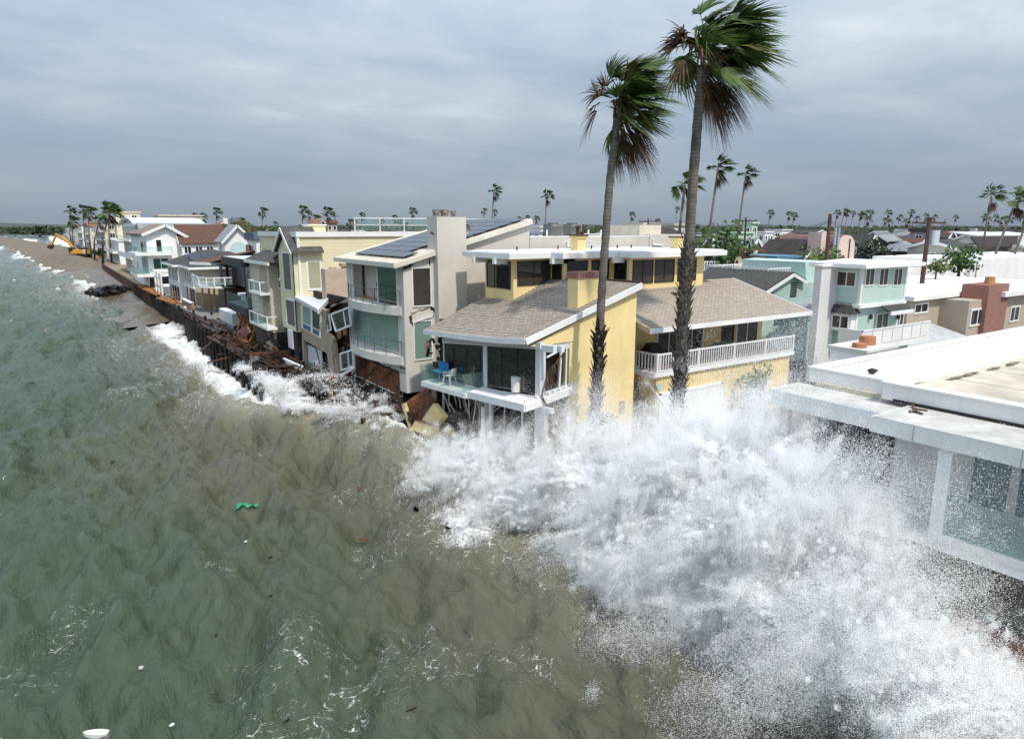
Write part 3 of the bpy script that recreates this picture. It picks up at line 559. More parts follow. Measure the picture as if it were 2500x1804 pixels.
# red-brown wall cladding slab slid under the house, and the broken yellow garden wall
t = thing('fallen_wall_panel', 'tilted red-brown boarded wall panel slid out beside the undermined yellow house', 'debris', onX(1010, 960, 16.9))
q = [onX(990, 982, 16.6), onX(1012, 1052, 16.8), onX(1082, 1005, 17.9), onX(1040, 948, 17.6)]
for i in range(11):
    a, b = q[0].lerp(q[3], i / 11), q[1].lerp(q[2], i / 11); c, d = q[0].lerp(q[3], (i + .88) / 11), q[1].lerp(q[2], (i + .88) / 11)
    MB().slab([a, b, d, c], (.05, .02, .03)).build('board', WOODR, t)
MB().beam(q[0] + Vector((-.1, 0, -.05)), q[1] + Vector((-.1, 0, -.05)), .22, .25).build('torn_stucco_edge', M('cream torn stucco', (.62, .5, .27), .9, .3, 3), t)
def gwall(name, lab, pxs, X, d, brick_side):
    q = [onX(a, b, X) for a, b in pxs]; t = thing(name, lab, 'debris', q[0]); MB().slab(q, d).build('wall_block', YEL, t)
    m = MB(); a, b = q[brick_side[0]], q[brick_side[1]]; D = Vector(d)
    for i in range(12): m.slab([a.lerp(b, i / 12), a.lerp(b, (i + .9) / 12), a.lerp(b, (i + .9) / 12) + D * 1.04, a.lerp(b, i / 12) + D * 1.04], (0, 0, .06))
    m.build('brick_coping', BRICK, t); return t
gwall('garden_wall_chunk', 'yellow garden wall chunk with brick coping, leaning on the red-brown panel', [(1030, 1025), (1058, 985), (1082, 1015), (1060, 1040)], 17.0, (.26, -.12, -.03), (0, 1))
gwall('garden_wall_chunk', 'broken yellow garden wall chunk with brick coping lying lowest by the water', [(1003, 1048), (1012, 1028), (1058, 1042), (1050, 1066)], 16.6, (.34, -.12, -.05), (1, 2))
t = thing('fallen_slab', 'pale tan concrete slab washed against the foot of the yellow house', 'debris', onX(1085, 1050, 17.3)); MB().slab([onX(1064, 1052, 17.2), onX(1110, 1062, 17.2), onX(1108, 1044, 17.6), onX(1080, 1038, 17.6)], (.1, .1, -.18)).build('slab_piece', YEL, t)
t = thing('stub_pile', 'short dark timber pile standing in front of the broken yellow wall', 'pile', onX(1041, 1080, 16.9)); MB().tube([onX(1043, 1110, 16.9), onX(1041, 1058, 16.9)], .19, 10).build('pile_stem', WOODD, t)
# things on the balcony and deck
BLUE = M('blue plastic', (.02, .20, .42), .4, .08)
def table(name, lab, c, s, mat, h=.55):
    t = thing(name, lab, 'table', c); m = MB().box(c[0] - s, c[0] + s, c[1] - s, c[1] + s, c[2] + h - .06, c[2] + h); m.build('table_top', mat, t)
    for a in (-1, 1):
        for b in (-1, 1): MB().beam((c[0] + a * s * .85, c[1] + b * s * .85, c[2]), (c[0] + a * s * .8, c[1] + b * s * .8, c[2] + h - .06), .06).build('leg', mat, t)
    return t
c = Vector((17.35, 32.6, F_.z + .25)); tb = table('side_table', 'blue plastic table tipped on the glass balcony of the yellow house', c, .45, BLUE, .5); MB().box(17.4, 17.46, 32.0, 33.1, c.z + .5, c.z + .95).build('upturned_flap', BLUE, tb)
def plastic_chair(c, rz, lab):
    t = thing('plastic_chair', lab, 'chair', (0, 0, 0)); m = MB().box(-.22, .22, -.22, .22, .38, .42); m.build('seat', WOFF, t)
    MB().slab([(-.22, .22, .40), (.22, .22, .40), (.19, .32, .82), (-.19, .32, .82)], (0, .03, 0)).build('backrest', WOFF, t)
    for a in (-1, 1):
        for b in (-1, 1): MB().beam((a * .25, b * .25, 0), (a * .2, b * .2, .38), .05).build('leg', WOFF, t)
        MB().beam((a * .24, -.2, .6), (a * .23, .27, .62), .05, .03).build('armrest', WOFF, t); MB().beam((a * .24, -.2, .4), (a * .24, -.2, .6), .04).build('arm_support', WOFF, t)
    t.location = c; t.rotation_euler = (0, R(0), rz); return t
plastic_chair(Vector((17.1, 31.3, F_.z + .30)), R(200), 'white plastic garden chair behind the glass balustrade of the yellow house')
t = thing('waste_bin', 'cream drum bin behind the dark glass of the yellow house', 'bin', (17.72, 25.9, 5.45)); MB().tube([(17.70, 25.9, 5.50), (17.70, 25.9, 6.15)], [.22, .24], 14).build('drum', WOFF, t); MB().tube([(17.70, 25.9, 6.15), (17.70, 25.9, 6.2)], .25, 14).build('lid', WOFF, t)
t = thing('barbecue_grill', 'barbecue grill under a black cover on the white-railed deck', 'grill', (25.9, 25.3, 5.89)); m = MB()
m.hexa([(25.35, 24.9, 5.9), (26.7, 24.9, 5.9), (26.7, 25.7, 5.9), (25.35, 25.7, 5.9), (25.4, 24.95, 6.75), (26.65, 24.95, 6.75), (26.65, 25.65, 6.75), (25.4, 25.65, 6.75)]); m.build('cover', M('black cover', (.012, .012, .013), .6), t)
m = MB(); m.hexa([(25.5, 24.97, 6.752), (26.5, 24.97, 6.752), (26.5, 25.63, 6.752), (25.5, 25.63, 6.752), (25.75, 25.1, 7.12), (26.3, 25.1, 7.12), (26.3, 25.55, 7.12), (25.75, 25.55, 7.12)]); m.build('hood', MATS['black cover'], t)
t = thing('patio_table', 'pale green patio table behind the white deck railing', 'table', (31.6, 25.2, 5.89)); MB().tube([(31.6, 25.2, 6.55), (31.6, 25.2, 6.6)], .6, 16).build('table_top', M('pale green', (.35, .5, .42), .5), t); MB().tube([(31.6, 25.2, 5.89), (31.6, 25.2, 6.55)], .06, 8).build('stem', WHITE, t)
for i, (x, l) in enumerate(((30.6, 'green patio chair nearer the palm trunk on the railed deck'), (32.6, 'green patio chair farther along the railed deck'))):
    t = plastic_chair(Vector((x, 25.2, 5.89)), R(90 if i else -90), l)
    for k in t.children: k.data.materials[0] = MATS['pale green']

for i in range(9):                         # wires and pipes torn loose under the floor
    y = 25.5 + i * .95; a = Vector((18.1, y, fz(y, 4.95))); MB().tube([a, a + Vector((r2.uniform(-.3, .1), r2.uniform(-.3, .3), -.6)), a + Vector((r2.uniform(-.2, .3), r2.uniform(-.6, .6), -r2.uniform(.9, 1.7)))], (.012, .02, .035)[i % 3], 6).build('torn_wire' if i % 3 < 2 else 'torn_pipe', (DKMET, DKMET, WOFF)[i % 3], yh)
# ------------------------------------------------------------------ the row of beach houses
def qX(pts, X, name, mat, par, d=(.15, 0, 0)): return MB().slab([onX(a, b, X) for a, b in pts], d).build(name, mat, par)
def qY(pts, Y, name, mat, par, d=(0, .15, 0)): return MB().slab([onY(a, b, Y) for a, b in pts], d).build(name, mat, par)
BEI = M('beige render', (.60, .565, .515), .85, .05, .5, bump=.12, streak=.10)
CONC = M('pale concrete', (.60, .59, .54), .85, .08, .8, bump=.15, streak=.16)
METR = M('cream metal roof', (.66, .63, .56), .5, .06)
CURT = M('pale green curtain behind glass', (.25, .38, .325), .35, .12, 1.5, kind='rows', axis=1, rh=.22, jw=.35, jd=.75, spec=.8)
def solar_mat():
    return M('solar cells', (.012, .016, .035), .18, .1, 1.0, spec=.6, kind='brick', col2=(.014, .018, .04), mortar=(.06, .07, .10), bw=.55, rh=.82, ms=.012, bdist=.002)
SOLAR = solar_mat()
h2 = thing('curved_beige_house', 'beige three-storey house with curved balconies, tall chimney and solar roof', 'house', (21, 40.5, 2.5))
SY, NY, WX = 36.4, 45.5, 17.0
def rz(x): return 11.0 + .262 * (x - 16.6)
# south wall with window gaps
m = MB(); yb = SY
def sw(x0, x1, z0, z1): m.slab([(x0, SY, z0), (x1, SY, z0), (x1, SY, min(z1, rz(x1))), (x0, SY, min(z1, rz(x0)))], (0, .3, 0))
sw(17.0, 17.55, 3.4, 99); sw(18.72, 25.9, 2.5, 99); sw(17.55, 18.72, 3.4, 5.3); sw(17.55, 18.72, 7.72, 8.5); sw(17.55, 18.72, 10.85, 99); m.build('south_wall', BEI, h2)
m = MB(); m.box(25.6, 25.9, SY + .3, NY, 2.5, 13.2); m.slab([(17.2, NY, 2.5), (25.6, NY, 2.5), (25.6, NY, 13.2), (17.2, NY, 11.1)], (0, -.3, 0)); m.build('wall', BEI, h2)
MB().box(17.0, 17.75, 44.6, 45.5, 2.9, 11.0).build('column', CONC, h2); MB().box(16.98, 17.5, SY + .004, 37.35, 3.4, 10.95).build('column', CONC, h2)
# cracks and knocked-out render round the windows
CRK = M('broken render edge', (.03, .018, .012), .9, .3)
m = MB(); r3 = random.Random(4)
def crack(p, q, n=7, w=.05):
    a = None
    for i in range(n + 1):
        t = i / n; b = Vector((p[0] + (q[0] - p[0]) * t + r3.uniform(-.05, .05), SY - .008, p[1] + (q[1] - p[1]) * t + r3.uniform(-.06, .06)))
        if a: m.beam(a, b, .02, w * r3.uniform(.4, 2.2))
        a = b
crack((16.95, 10.75), (17.6, 10.95), 6, .09); crack((17.35, 8.0), (17.45, 7.5), 4, .1); crack((17.45, 7.5), (17.7, 7.45), 3, .1); crack((17.4, 8.15), (18.7, 8.45), 7, .03); crack((18.7, 8.5), (18.95, 8.2), 4, .11); crack((18.95, 8.2), (18.8, 7.75), 4, .04); crack((18.8, 7.7), (17.6, 7.5), 6, .03); crack((18.65, 10.8), (18.75, 11.4), 5, .04); m.build('crack', CRK, h2)
for (z0, z1, gm) in ((8.52, 10.83, GBROWN), (5.32, 7.70, CURT)): 
    w = window(h2, 'S', SY, 17.5, 18.76, z0, z1, 1, .07, WHITE, gm, .06)
MB().beam((17.55, SY - .05, 7.62), (18.75, SY - .12, 7.95), .05, .07).build('sprung_frame', WHITE, h2)
MB().box(18.35, 18.95, SY - .04, SY + .01, 4.45, 4.72).build('wall_vent', DKMET, h2)
# chimney
c = MB().box(18.95, 20.9, SY - .55, SY + .7, 2.5, 13.7).build('chimney', BEI, h2)
for i, (x, h, r_) in enumerate(((19.2, .42, .22), (19.75, .42, .26), (20.35, .36, .17))):
    p = MB().tube([(x, SY, 13.7), (x, SY, 13.7 + h * .5)], r_ * .8, 12).tube([(x, SY, 13.7 + h * .5), (x, SY, 13.7 + h)], r_, 12).build('chimney_pot', M('rusty galvanised', (.32, .27, .24), .6, .35, 6, metal=.3), c)
MB().tube([(18.9, SY - .1, 12.75), (18.75, SY - .15, 12.8)], .07, 8).build('wall_lamp', BROWN, h2)
MB().blob((22.0, SY - .1, 8.85), (.1, .1, .12), 2, .1).build('camera_dome', WHITE, h2)
# roof with standing ribs and solar panels
m = MB(); m.slab([(16.35, SY - .22, rz(16.35) + .02), (25.95, SY - .22, rz(25.95) + .02), (25.95, NY + .35, rz(25.95) + .02), (16.35, NY + .35, rz(16.35) + .02)], (0, 0, .16)); rf = m.build('roof', METR, h2)
for i in range(32): MB().beam((16.34, SY - .1 + i * .29, rz(16.34) + .20), (25.9, SY - .1 + i * .29, rz(25.9) + .20), .05, .05).build('roof_rib', METR, rf)
m = MB(); m.beam((16.33, SY - .3, rz(16.33) + .05), (16.33, NY + .45, rz(16.33) + .05), .09, .26); m.beam((16.3, SY - .25, rz(16.3)), (25.95, SY - .25, rz(25.95) + .0), .08, .24); m.build('fascia', METR, rf)
sl = math.atan(.262); pv = None
for i in range(9):
    for j in range(5):
        x = 17.45 + i * .95; y = 36.95 + j * 1.52
        if x > 18.0 and x < 20.9 and y < 37.2: continue
        if pv is None:
            pv = MB().box(-.46, .46, -.74, .74, 0, .04).build('solar_panel', SOLAR, rf); pv.data.transform(Matrix.Translation(ORG[h2.name])); o = pv
        else: o = share(pv, rf)
        o.location = Vector((x, y, rz(x) + .32)) - ORG[h2.name]; o.rotation_euler = (0, -sl, 0)
t = thing('satellite_dish', 'grey satellite dish on the roof edge beside the tall beige chimney', 'dish', (21.4, SY + .3, rz(21.4) + .2)); m = MB(); cdish = Vector((21.3, SY + .25, rz(21.4) + .75))
for k in range(4):
    for i in range(16):
        a, b = 2 * math.pi * i / 16, 2 * math.pi * (i + 1) / 16; f = lambda r, t: cdish + Vector((r * math.cos(t) * .9, -.15 * (1 - (r / .42) ** 2) * -1, r * math.sin(t) * .8))
        r0, r1 = .42 * k / 4, .42 * (k + 1) / 4; m.quad(f(r0, a), f(r1, a), f(r1, b), f(r0, b))
m.build('reflector', M('dish grey', (.16, .17, .20), .4, .1), t); MB().tube([(21.4, SY + .3, rz(21.4) + .15), cdish], .03, 6).build('mast', STEEL, t); MB().tube([cdish + Vector((0, 0, -.3)), cdish + Vector((-.1, -.4, -.1))], .02, 6).build('feed_arm', STEEL, t)
# floors: open room above, curtained glass in the middle, boarded below
def arc(bulge, n=14, y0=44.9, y1=36.75): return [(17.0 - .12 - bulge * math.sin(math.pi * (i / n)) ** .8, y0 + (y1 - y0) * i / n) for i in range(n + 1)]
for z in (8.02, 5.05):
    m = MB(); m.prism(arc(.95) + [(17.6, 36.75), (17.6, 44.9)], z, z + .50); m.build('balcony_slab', CONC, h2)
    a = arc(.90); m = MB()
    for i in range(0, 14): m.beam((a[i][0], a[i][1], z + 1.42), (a[i + 1][0], a[i + 1][1], z + 1.42), .05, .04); m.beam((a[i][0], a[i][1], z + 1.02), (a[i + 1][0], a[i + 1][1], z + 1.02), .02, .02)
    rl = m.build('balcony_rail', STEEL, h2)
    for i in range(0, 15, 2): MB().beam((a[i][0], a[i][1], z + .5), (a[i][0], a[i][1], z + 1.42), .035).build('rail_post', STEEL, rl)
FLOORW = M('warm oak floor', (.42, .25, .11), .35, .15, 2.0, kind='rows', axis=1, rh=.14, jw=.06, jd=.6)
m = MB(); m.box(17.1, 22, 37.3, 44.6, 8.40, 8.53); m.build('oak_floor', FLOORW, h2)
m = MB(); m.box(22, 22.2, 37.3, 45.2, 8.53, 11.2); m.box(17.6, 22, 36.9, 37.1, 8.53, 8.6); m.build('room_wall', M('room wall', (.55, .52, .47), .9, .05), h2)
MB().slab([(16.9, 36.8, 10.86), (16.9, 45.2, 10.86), (22, 45.2, 11.6), (22, 36.8, 11.6)], (0, 0, .1)).build('ceiling', WHITE, h2)
m = MB(); m.box(17.0, 17.12, 37.35, 44.6, 10.72, 10.88); m.box(17.0, 17.12, 40.2, 40.32, 8.53, 10.72); m.box(17.0, 17.12, 44.45, 44.6, 8.53, 10.72); m.box(17.0, 17.12, 37.35, 37.45, 8.53, 10.72); m.build('door_frame', WHITE, h2)
MB().box(17.03, 17.07, 37.45, 40.2, 8.6, 10.7).build('glass_door', GGREEN, h2)
MB().box(17.9, 18.05, 42.0, 44.5, 8.53, 10.8).build('partition', M('room wall pale', (.62, .6, .56), .9, .05), h2)
for (y0, y1) in ((37.45, 39.8), (39.8, 42.15), (42.15, 44.5)):
    d_ = MB().box(17.05, 17.10, y0, y1, 5.60, 7.98).build('sliding_door', WHITE, h2); MB().box(17.02, 17.049, y0 + .06, y1 - .06, 5.68, 7.9).build('pane', CURT, d_)
for (y0, y1) in ((37.45, 39.8), (39.8, 42.15), (42.15, 44.5)):
    d_ = MB().box(17.15, 17.2, y0, y1, 2.9, 5.05).build('lower_door', WHITE, h2); MB().box(17.11, 17.149, y0 + .06, y1 - .06, 3.0, 5.0).build('pane', GGREEN, d_)
PLY = M('rust stained plywood', (.17, .06, .022), .7, .35, 1.5)
for i in range(4): MB().box(17.0 - .01 * (i % 2), 17.1, 37.4 + i * 1.8, 39.15 + i * 1.8, 3.1, 4.45).build('plywood_sheet', PLY, h2)
for i in range(3): y = 38.6 + i * 2.0; MB().beam((17.0, y, 4.35), (15.2, y + .9, 2.5), .10).build('raking_prop', WOODD, h2)
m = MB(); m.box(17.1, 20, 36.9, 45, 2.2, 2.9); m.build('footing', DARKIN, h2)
def text(s, size, mat, par, loc, rot, name='lettering', ext=.01):
    cu = bpy.data.curves.new(name, 'FONT'); cu.body = s; cu.size = size; cu.extrude = ext; cu.align_x = 'CENTER'; cu.align_y = 'CENTER'; cu.materials.append(mat)
    o = bpy.data.objects.new(name, cu); COL.objects.link(o); o.parent = par; o.location = Vector(loc) - ORG[par.name]; o.rotation_euler = rot
    bpy.context.view_layer.update(); me = bpy.data.meshes.new_from_object(o.evaluated_get(bpy.context.evaluated_depsgraph_get())); loc_, rot_ = o.location.copy(), o.rotation_euler.copy(); bpy.data.objects.remove(o)
    o = bpy.data.objects.new(name, me); COL.objects.link(o); o.parent = par; o.location = loc_; o.rotation_euler = rot_; return o
text('6110', .34, DKMET, h2, (16.96, 36.9, 4.85), (R(90), 0, R(-90)), 'house_number'); MB().box(16.955, 16.98, 36.5, 37.25, 4.58, 4.63).build('number_bar', DKMET, h2)
t = thing('folding_chair', 'small dark chair with a plant standing in the open top room of the curved house', 'chair', (17.7, 41.8, 8.53)); MB().box(17.5, 17.9, 41.5, 42.1, 9.15, 9.2).build('seat', DKMET, t)
for a in (17.53, 17.87):
    for b in (41.55, 42.05): MB().beam((a, b, 8.53), (a, b, 9.15), .035).build('leg', DKMET, t)
MB().blob((17.7, 41.8, 9.5), (.14, .14, .3), 5, .5).build('plant', M('dark leaves', (.03, .05, .02), .8, .3), t)
# lower rear block with roof plant
h2b = thing('beige_rear_block', 'long low beige parapet block behind the white clerestory roof, with roof plant', 'building', (32, 40, 2.5))
MB().box(25.95, 40.5, SY + .02, 48, 2.5, 12.45).build('wall', BEI, h2b); MB().box(25.95, 40.5, SY, SY + .25, 12.45, 12.56).build('coping', WOFF, h2b)
MB().box(36.6, 40.5, SY - .05, 48, 2.5, 12.62).build('end_bay', BEI, h2b); MB().box(36.0, 38.2, SY + .4, 40, 12.56, 13.3).build('stair_head', M('cream block', (.66, .60, .50), .9, .06), h2b)
MB().beam((29, SY - .05, 11.9), (32.5, SY - .05, 11.8), .06, .08).beam((29.0, SY - .06, 11.8), (29.0, SY - .06, 12.15), .12, .12).build('drain_pipe', WHITE, h2b); MB().tube([(36.9, SY - .1, 12.3), (36.9, SY - .1, 11.9), (37.9, SY - .1, 11.8), (37.9, SY - .1, 11.2)], .07, 8).build('drain_pipe', WHITE, h2b)
for i, x in enumerate((30.1, 31.9)):
    t = thing('air_conditioner', ('grey rooftop air conditioner with ribbed sides nearer the beige parapet end', 'grey rooftop air conditioner nearest the tall leaning palm')[i], 'air conditioner', (x, 40, 12.45))
    MB().box(x, x + 1.0, 39.6, 40.6, 12.5, 13.35).build('casing', M('ac grey', (.24, .25, .24), .5, .15), t)
    for k in range(9): MB().box(x - .015 + .11 * k, x + .05 + .11 * k, 39.57, 39.6, 12.56, 13.2).build('fin', STEEL, t)
    MB().tube([(x + .5, 40.1, 13.35), (x + .5, 40.1, 13.45)], .38, 14).build('fan_guard', STEEL, t)
for x in (29.4, 33.2, 34.4): MB().tube([(x, 39.2, 12.4), (x, 39.2, 12.95)], .06, 8).build('vent_pipe', WHITE, h2b)
for k in range(4): MB().slab([(26.4 + k * 1.2, 40, 12.62), (27.5 + k * 1.2, 40, 12.62), (27.5 + k * 1.2, 41.6, 12.8), (26.4 + k * 1.2, 41.6, 12.8)], (0, 0, .04)).build('solar_panel', SOLAR, h2b)
# ---- collapsed tan house
TAN = M('tan render', (.40, .315, .235), .9, .10, .7, bump=.15, streak=.15)
ROOFG = M('pale grey membrane', (.56, .59, .61), .6, .05)
h3 = thing('collapsed_tan_house', 'small tan house with pale grey roof, front torn open and windows hanging askew', 'house', (18, 50, 2.5))
X3 = 16.4
qX([(733, 741), (797, 757), (794, 808), (812, 826), (816, 845), (819, 870), (827, 908), (806, 920), (797, 862), (741, 830), (736, 800)], X3, 'wall', TAN, h3, (.25, 0, 0))
qX([(736, 800), (741, 830), (744, 900), (740, 900)], X3, 'wall_strip', TAN, h3, (.25, 0, 0))
qX([(733, 742), (783, 761), (782, 826), (736, 801)], X3 - .06, 'window_frame', WHITE, h3, (.06, 0, 0)); fr = h3.children[-1]
for q in ([(739, 747), (757, 754), (758, 795), (740, 787)], [(762, 756), (780, 763), (779, 806), (763, 798)]): qX(q, X3 - .075, 'pane', CURT if q[0][0] < 750 else GDARK, fr, (.012, 0, 0))
for q in ([(740, 790), (758, 798), (758, 811), (740, 801)], [(763, 801), (779, 809), (778, 821), (763, 813)]): qX(q, X3 - .075, 'pane', M('blue lower pane', (.06, .12, .2), .1), fr, (.012, 0, 0))
qX([(747, 839), (784, 857), (788, 886), (751, 892)], X3 + .3, 'fallen_door', M('pale blue-white sheet', (.62, .66, .70), .5, .05), h3, (.05, 0, 0))
m = MB(); m.box(17.4, 17.6, 45.6, 54.2, 2.0, 8.2); m.build('inside_shade', DARKIN, h3)  # dark sheet painted for the shade behind the torn front
m = MB(); m.box(17.6, 22, 45.9, 54.2, 2.0, 7.4); m.build('rear_wall', TAN, h3)
for k in range(5): MB().beam((17.3, 45.8, 3.4 + k * .72), (17.3, 50, 3.5 + k * .72), .1, .14).build('exposed_joist', [WOODR, WOODD][k % 2], h3)
for k in range(6): MB().beam((17.25, 46 + k * .75, 2.6), (17.25, 46.2 + k * .75, 7.6), .08, .1).build('exposed_stud', [WOODD, WOODR, WOODD][k % 3], h3)
for q in ([(820, 810), (832, 806), (832, 826), (824, 832)], [(836, 806), (846, 802), (846, 816), (838, 820)], [(829, 850), (840, 846), (838, 858), (830, 860)]): qX(q, 17.1, 'torn_insulation', [MATS['torn plasterboard'], TAN, WOODO][q[0][0] % 3], h3, (.06, 0, 0))
def hang(q, X, mull):
    P = [onX(a, b, X) for a, b in q]; m = MB()
    for i in range(4): m.beam(P[i], P[(i + 1) % 4], .09, .12)
    m.beam(P[0].lerp(P[1], mull), P[3].lerp(P[2], mull), .07, .1); f = m.build('hanging_window', WHITE, h3); MB().slab([p + Vector((.03, 0, 0)) for p in P], (.02, 0, 0)).build('pane', GDARK, f)
hang([(808, 768), (852, 751), (857, 794), (820, 809)], 16.35, .68); hang([(831, 864), (861, 854), (864, 894), (834, 904)], 16.2, .62); hang([(793, 767), (803, 768), (808, 806), (793, 808)], 16.55, .5)
qX([(828, 914), (862, 896), (864, 900), (832, 920)], 16.1, 'loose_sill', WHITE, h3, (.1, 0, 0))
qX([(796, 758), (850, 727), (852, 738), (812, 742), (797, 768)], 16.9, 'eave_board', TAN, h3, (.15, 0, 0))
rv = [onX(719, 724, 15.9), onX(777, 756, 15.9), onX(804, 726, 17.6), onX(852, 706, 20.0), onX(852, 668, 23.5), onX(777, 703, 19.4), onX(741, 713, 17.4)]
MB().slab([rv[0], rv[1], rv[2], rv[5], rv[6]], (0, 0, -.28)).build('roof', ROOFG, h3); MB().slab([rv[2], rv[3], rv[4], rv[5]], (0, 0, -.28)).build('roof', ROOFG, h3)
MB().beam(rv[1] + Vector((-.05, -.05, -.15)), rv[2] + Vector((-.05, -.05, -.15)), .08, .34).beam(rv[2] + Vector((-.05, -.05, -.15)), rv[3] + Vector((-.05, -.05, -.15)), .08, .34).build('fascia', WHITE, h3)
c = MB().box(17.35, 19.9, 51.0, 51.9, 6.5, 10.05).build('chimney', M('tan chimney render', (.50, .40, .32), .9, .06), h3); MB().box(18.9, 19.5, 51.2, 51.7, 10.05, 10.2).box(18.75, 19.65, 51.1, 51.8, 10.2, 10.42).build('chimney_pot', TAN, c); MB().box(17.9, 18.4, 51.2, 51.7, 10.05, 10.14).build('chimney_pot', TAN, c)
# ---- cream house with lapped siding
CREAM = M('cream siding paint', (.76, .69, .46), .7, .05, .6, streak=.08)
CREAMS = M('cream lap siding', (.76, .69, .46), .7, .05, .6, kind='rows', axis=2, rh=.24, jw=.07, jd=.6, bdist=.015)
SLATE = M('dark slate roof', (.07, .072, .068), .8, .3, 3.0, kind='brick', col2=(.12, .115, .105), mortar=(.03, .03, .03), bw=.4, rh=.22, ms=.02, rot=(0, 0, R(0)))
STONE = M('pale stacked stone', (.56, .52, .42), .9, .14, 2.0, kind='brick', col2=(.62, .58, .48), mortar=(.38, .35, .29), bw=.5, rh=.18, ms=.015, rot=(R(90), 0, R(90)), bdist=.03)
DSTONE = M('dark rubble base', (.10, .09, .08), .95, .4, 6.0, bump=.6, bscale=9, bdist=.08)
h4 = thing('cream_house', 'tall cream lap-sided house with steep slate gable and pale stone tower', 'house', (20, 60, 2.5))
MB().box(16.5, 36, 54.5, 66, 4.9, 12.62).build('wall', CREAMS, h4); MB().box(16.7, 36, 54.6, 66, 2.0, 4.9).build('base', DSTONE, h4)
MB().box(16.35, 36.1, 54.35, 54.65, 12.4, 12.8).box(16.35, 16.65, 54.65, 66, 12.4, 12.8).build('cornice', WHITE, h4); MB().box(16.42, 16.62, 54.4, 54.6, 4.9, 12.4).build('corner_board', WHITE, h4)
g = [(16.1, 54.3, 11.35), (16.1, 58.8, 11.35), (16.1, 56.55, 12.9)]
MB().box(16.05, 16.6, 54.6, 58.5, 4.9, 11.4).build('bay_wall', CREAMS, h4); MB().slab([(16.1, 54.6, 11.4), (16.1, 58.5, 11.4), (16.1, 56.55, 12.75)], (.3, 0, 0)).build('bay_gable', CREAM, h4)
for s in (0, 1):
    y = (54.0, 59.1)[s]; MB().slab([(15.75, y, 11.15), (18.4, y, 11.15), (18.4, 56.55, 13.05), (15.75, 56.55, 13.05)], (0, 0, .14)).build('gable_roof', SLATE, h4)
    MB().beam((15.75, y, 11.12), (15.75, 56.55, 13.05), .1, .22).build('bargeboard', WHITE, h4)
for (y0, y1, z0, z1, X) in ((55.1, 57.3, 8.1, 11.2, 16.05), (58.75, 60.1, 8.0, 10.4, 16.3), (54.75, 57.2, 5.2, 7.45, 16.05)):
    window(h4, 'W', X, y0, y1, z0, z1, 1, .10, WHITE, GSCREEN, .06)
window(h4, 'S', 54.5, 17.05, 18.3, 8.2, 10.6, 1, .16, WHITE, M('sage blind', (.38, .37, .25), .6, .05), .05)
MB().tube([(16.02, 54.5, 11.2), (16.02, 54.5, 5.0)], .05, 6).build('downpipe', DKMET, h4)
MB().box(15.6, 17, 60.2, 66.8, 4.2, 10.1).build('stone_tower', STONE, h4); MB().box(15.7, 17, 60.2, 66.8, 2.2, 4.2).build('tower_base', DSTONE, h4)
MB().add([(15.2, 58.7, 10.25), (15.2, 67.1, 10.25), (19, 67.1, 10.25), (19, 58.7, 10.25), (17.5, 59.5, 11.9), (17.5, 62.5, 11.9)], [(0, 1, 5, 4), (1, 2, 5), (2, 3, 4, 5), (3, 0, 4), (3, 2, 1, 0)]).build('hip_roof', SLATE, h4)
MB().box(15.15, 15.3, 58.7, 67.1, 10.02, 10.27).build('gutter', WHITE, h4)
for z, y0, y1 in ((7.65, 60.2, 64.0), (4.85, 58.6, 64.6)):
    m = MB(); n = 9; a = [(15.595, (y0 + y1) / 2 + 1.2 * math.cos(math.pi * i / n), z + 1.6 + .7 * math.sin(math.pi * i / n)) for i in range(n + 1)]
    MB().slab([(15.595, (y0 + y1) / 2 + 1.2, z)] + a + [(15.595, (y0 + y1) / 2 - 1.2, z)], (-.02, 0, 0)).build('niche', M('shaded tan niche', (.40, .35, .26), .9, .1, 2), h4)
    b_ = MB().box(14.75, 15.6, y0, y1, z - .2, z).build('balcony', WHITE, h4); MB().box(14.8, 15.6, y0 + .05, y1 - .05, z - .28, z - .2).build('balcony_base', DKMET, b_)
    m = MB(); m.box(14.75, 14.83, y0, y1, z + .88, z + .96); m.box(14.83, 15.6, y0, y0 + .08, z + .88, z + .96); m.box(14.83, 15.6, y1 - .08, y1, z + .88, z + .96)
    for y in (y0, (y0 + y1) / 2, y1 - .09): m.box(14.75, 14.84, y, y + .09, z, z + .88)
    m.build('railing', WHITE, b_)
    for y in (y0 + .1, (y0 + y1) / 2 + .1): MB().box(14.78, 14.80, y, y + (y1 - y0) / 2 - .2, z + .08, z + .86).build('glass_panel', GCLEAR, b_)
MB().box(15.55, 15.65, 58.9, 62.0, 2.6, 4.1).build('garage_glass', GDARK, h4); MB().box(15.9, 16.0, 55.6, 56.8, 3.4, 4.9).build('white_board', WOFF, h4)
MB().blob((15.95, 58.2, 8.9), (.12, .12, .18), 1, .1).build('security_camera', WHITE, h4)
for k, x0 in enumerate((21.3, 23.5, 25.7)):
    MB().box(x0, x0 + 2.1, 54.45, 54.5, 12.85, 13.85).build('roof_glass', GCLEAR, h4)
m = MB(); m.box(21.2, 36, 54.42, 54.52, 13.85, 13.93); m.box(21.2, 36, 54.43, 54.51, 13.3, 13.35)
for x in (21.2, 23.4, 25.6, 27.8, 30, 33): m.box(x, x + .07, 54.43, 54.51, 12.8, 13.85)
m.build('roof_rail', WHITE, h4)
c = MB().box(18.5, 20.0, 58, 59.2, 12.6, 13.3).build('roof_chimney', CREAM, h4); MB().box(18.4, 20.1, 57.9, 59.3, 13.3, 13.4).build('cap', WHITE, c); MB().box(18.8, 19.7, 58.2, 59.0, 13.4, 13.85).build('cowl', BRICK, c)
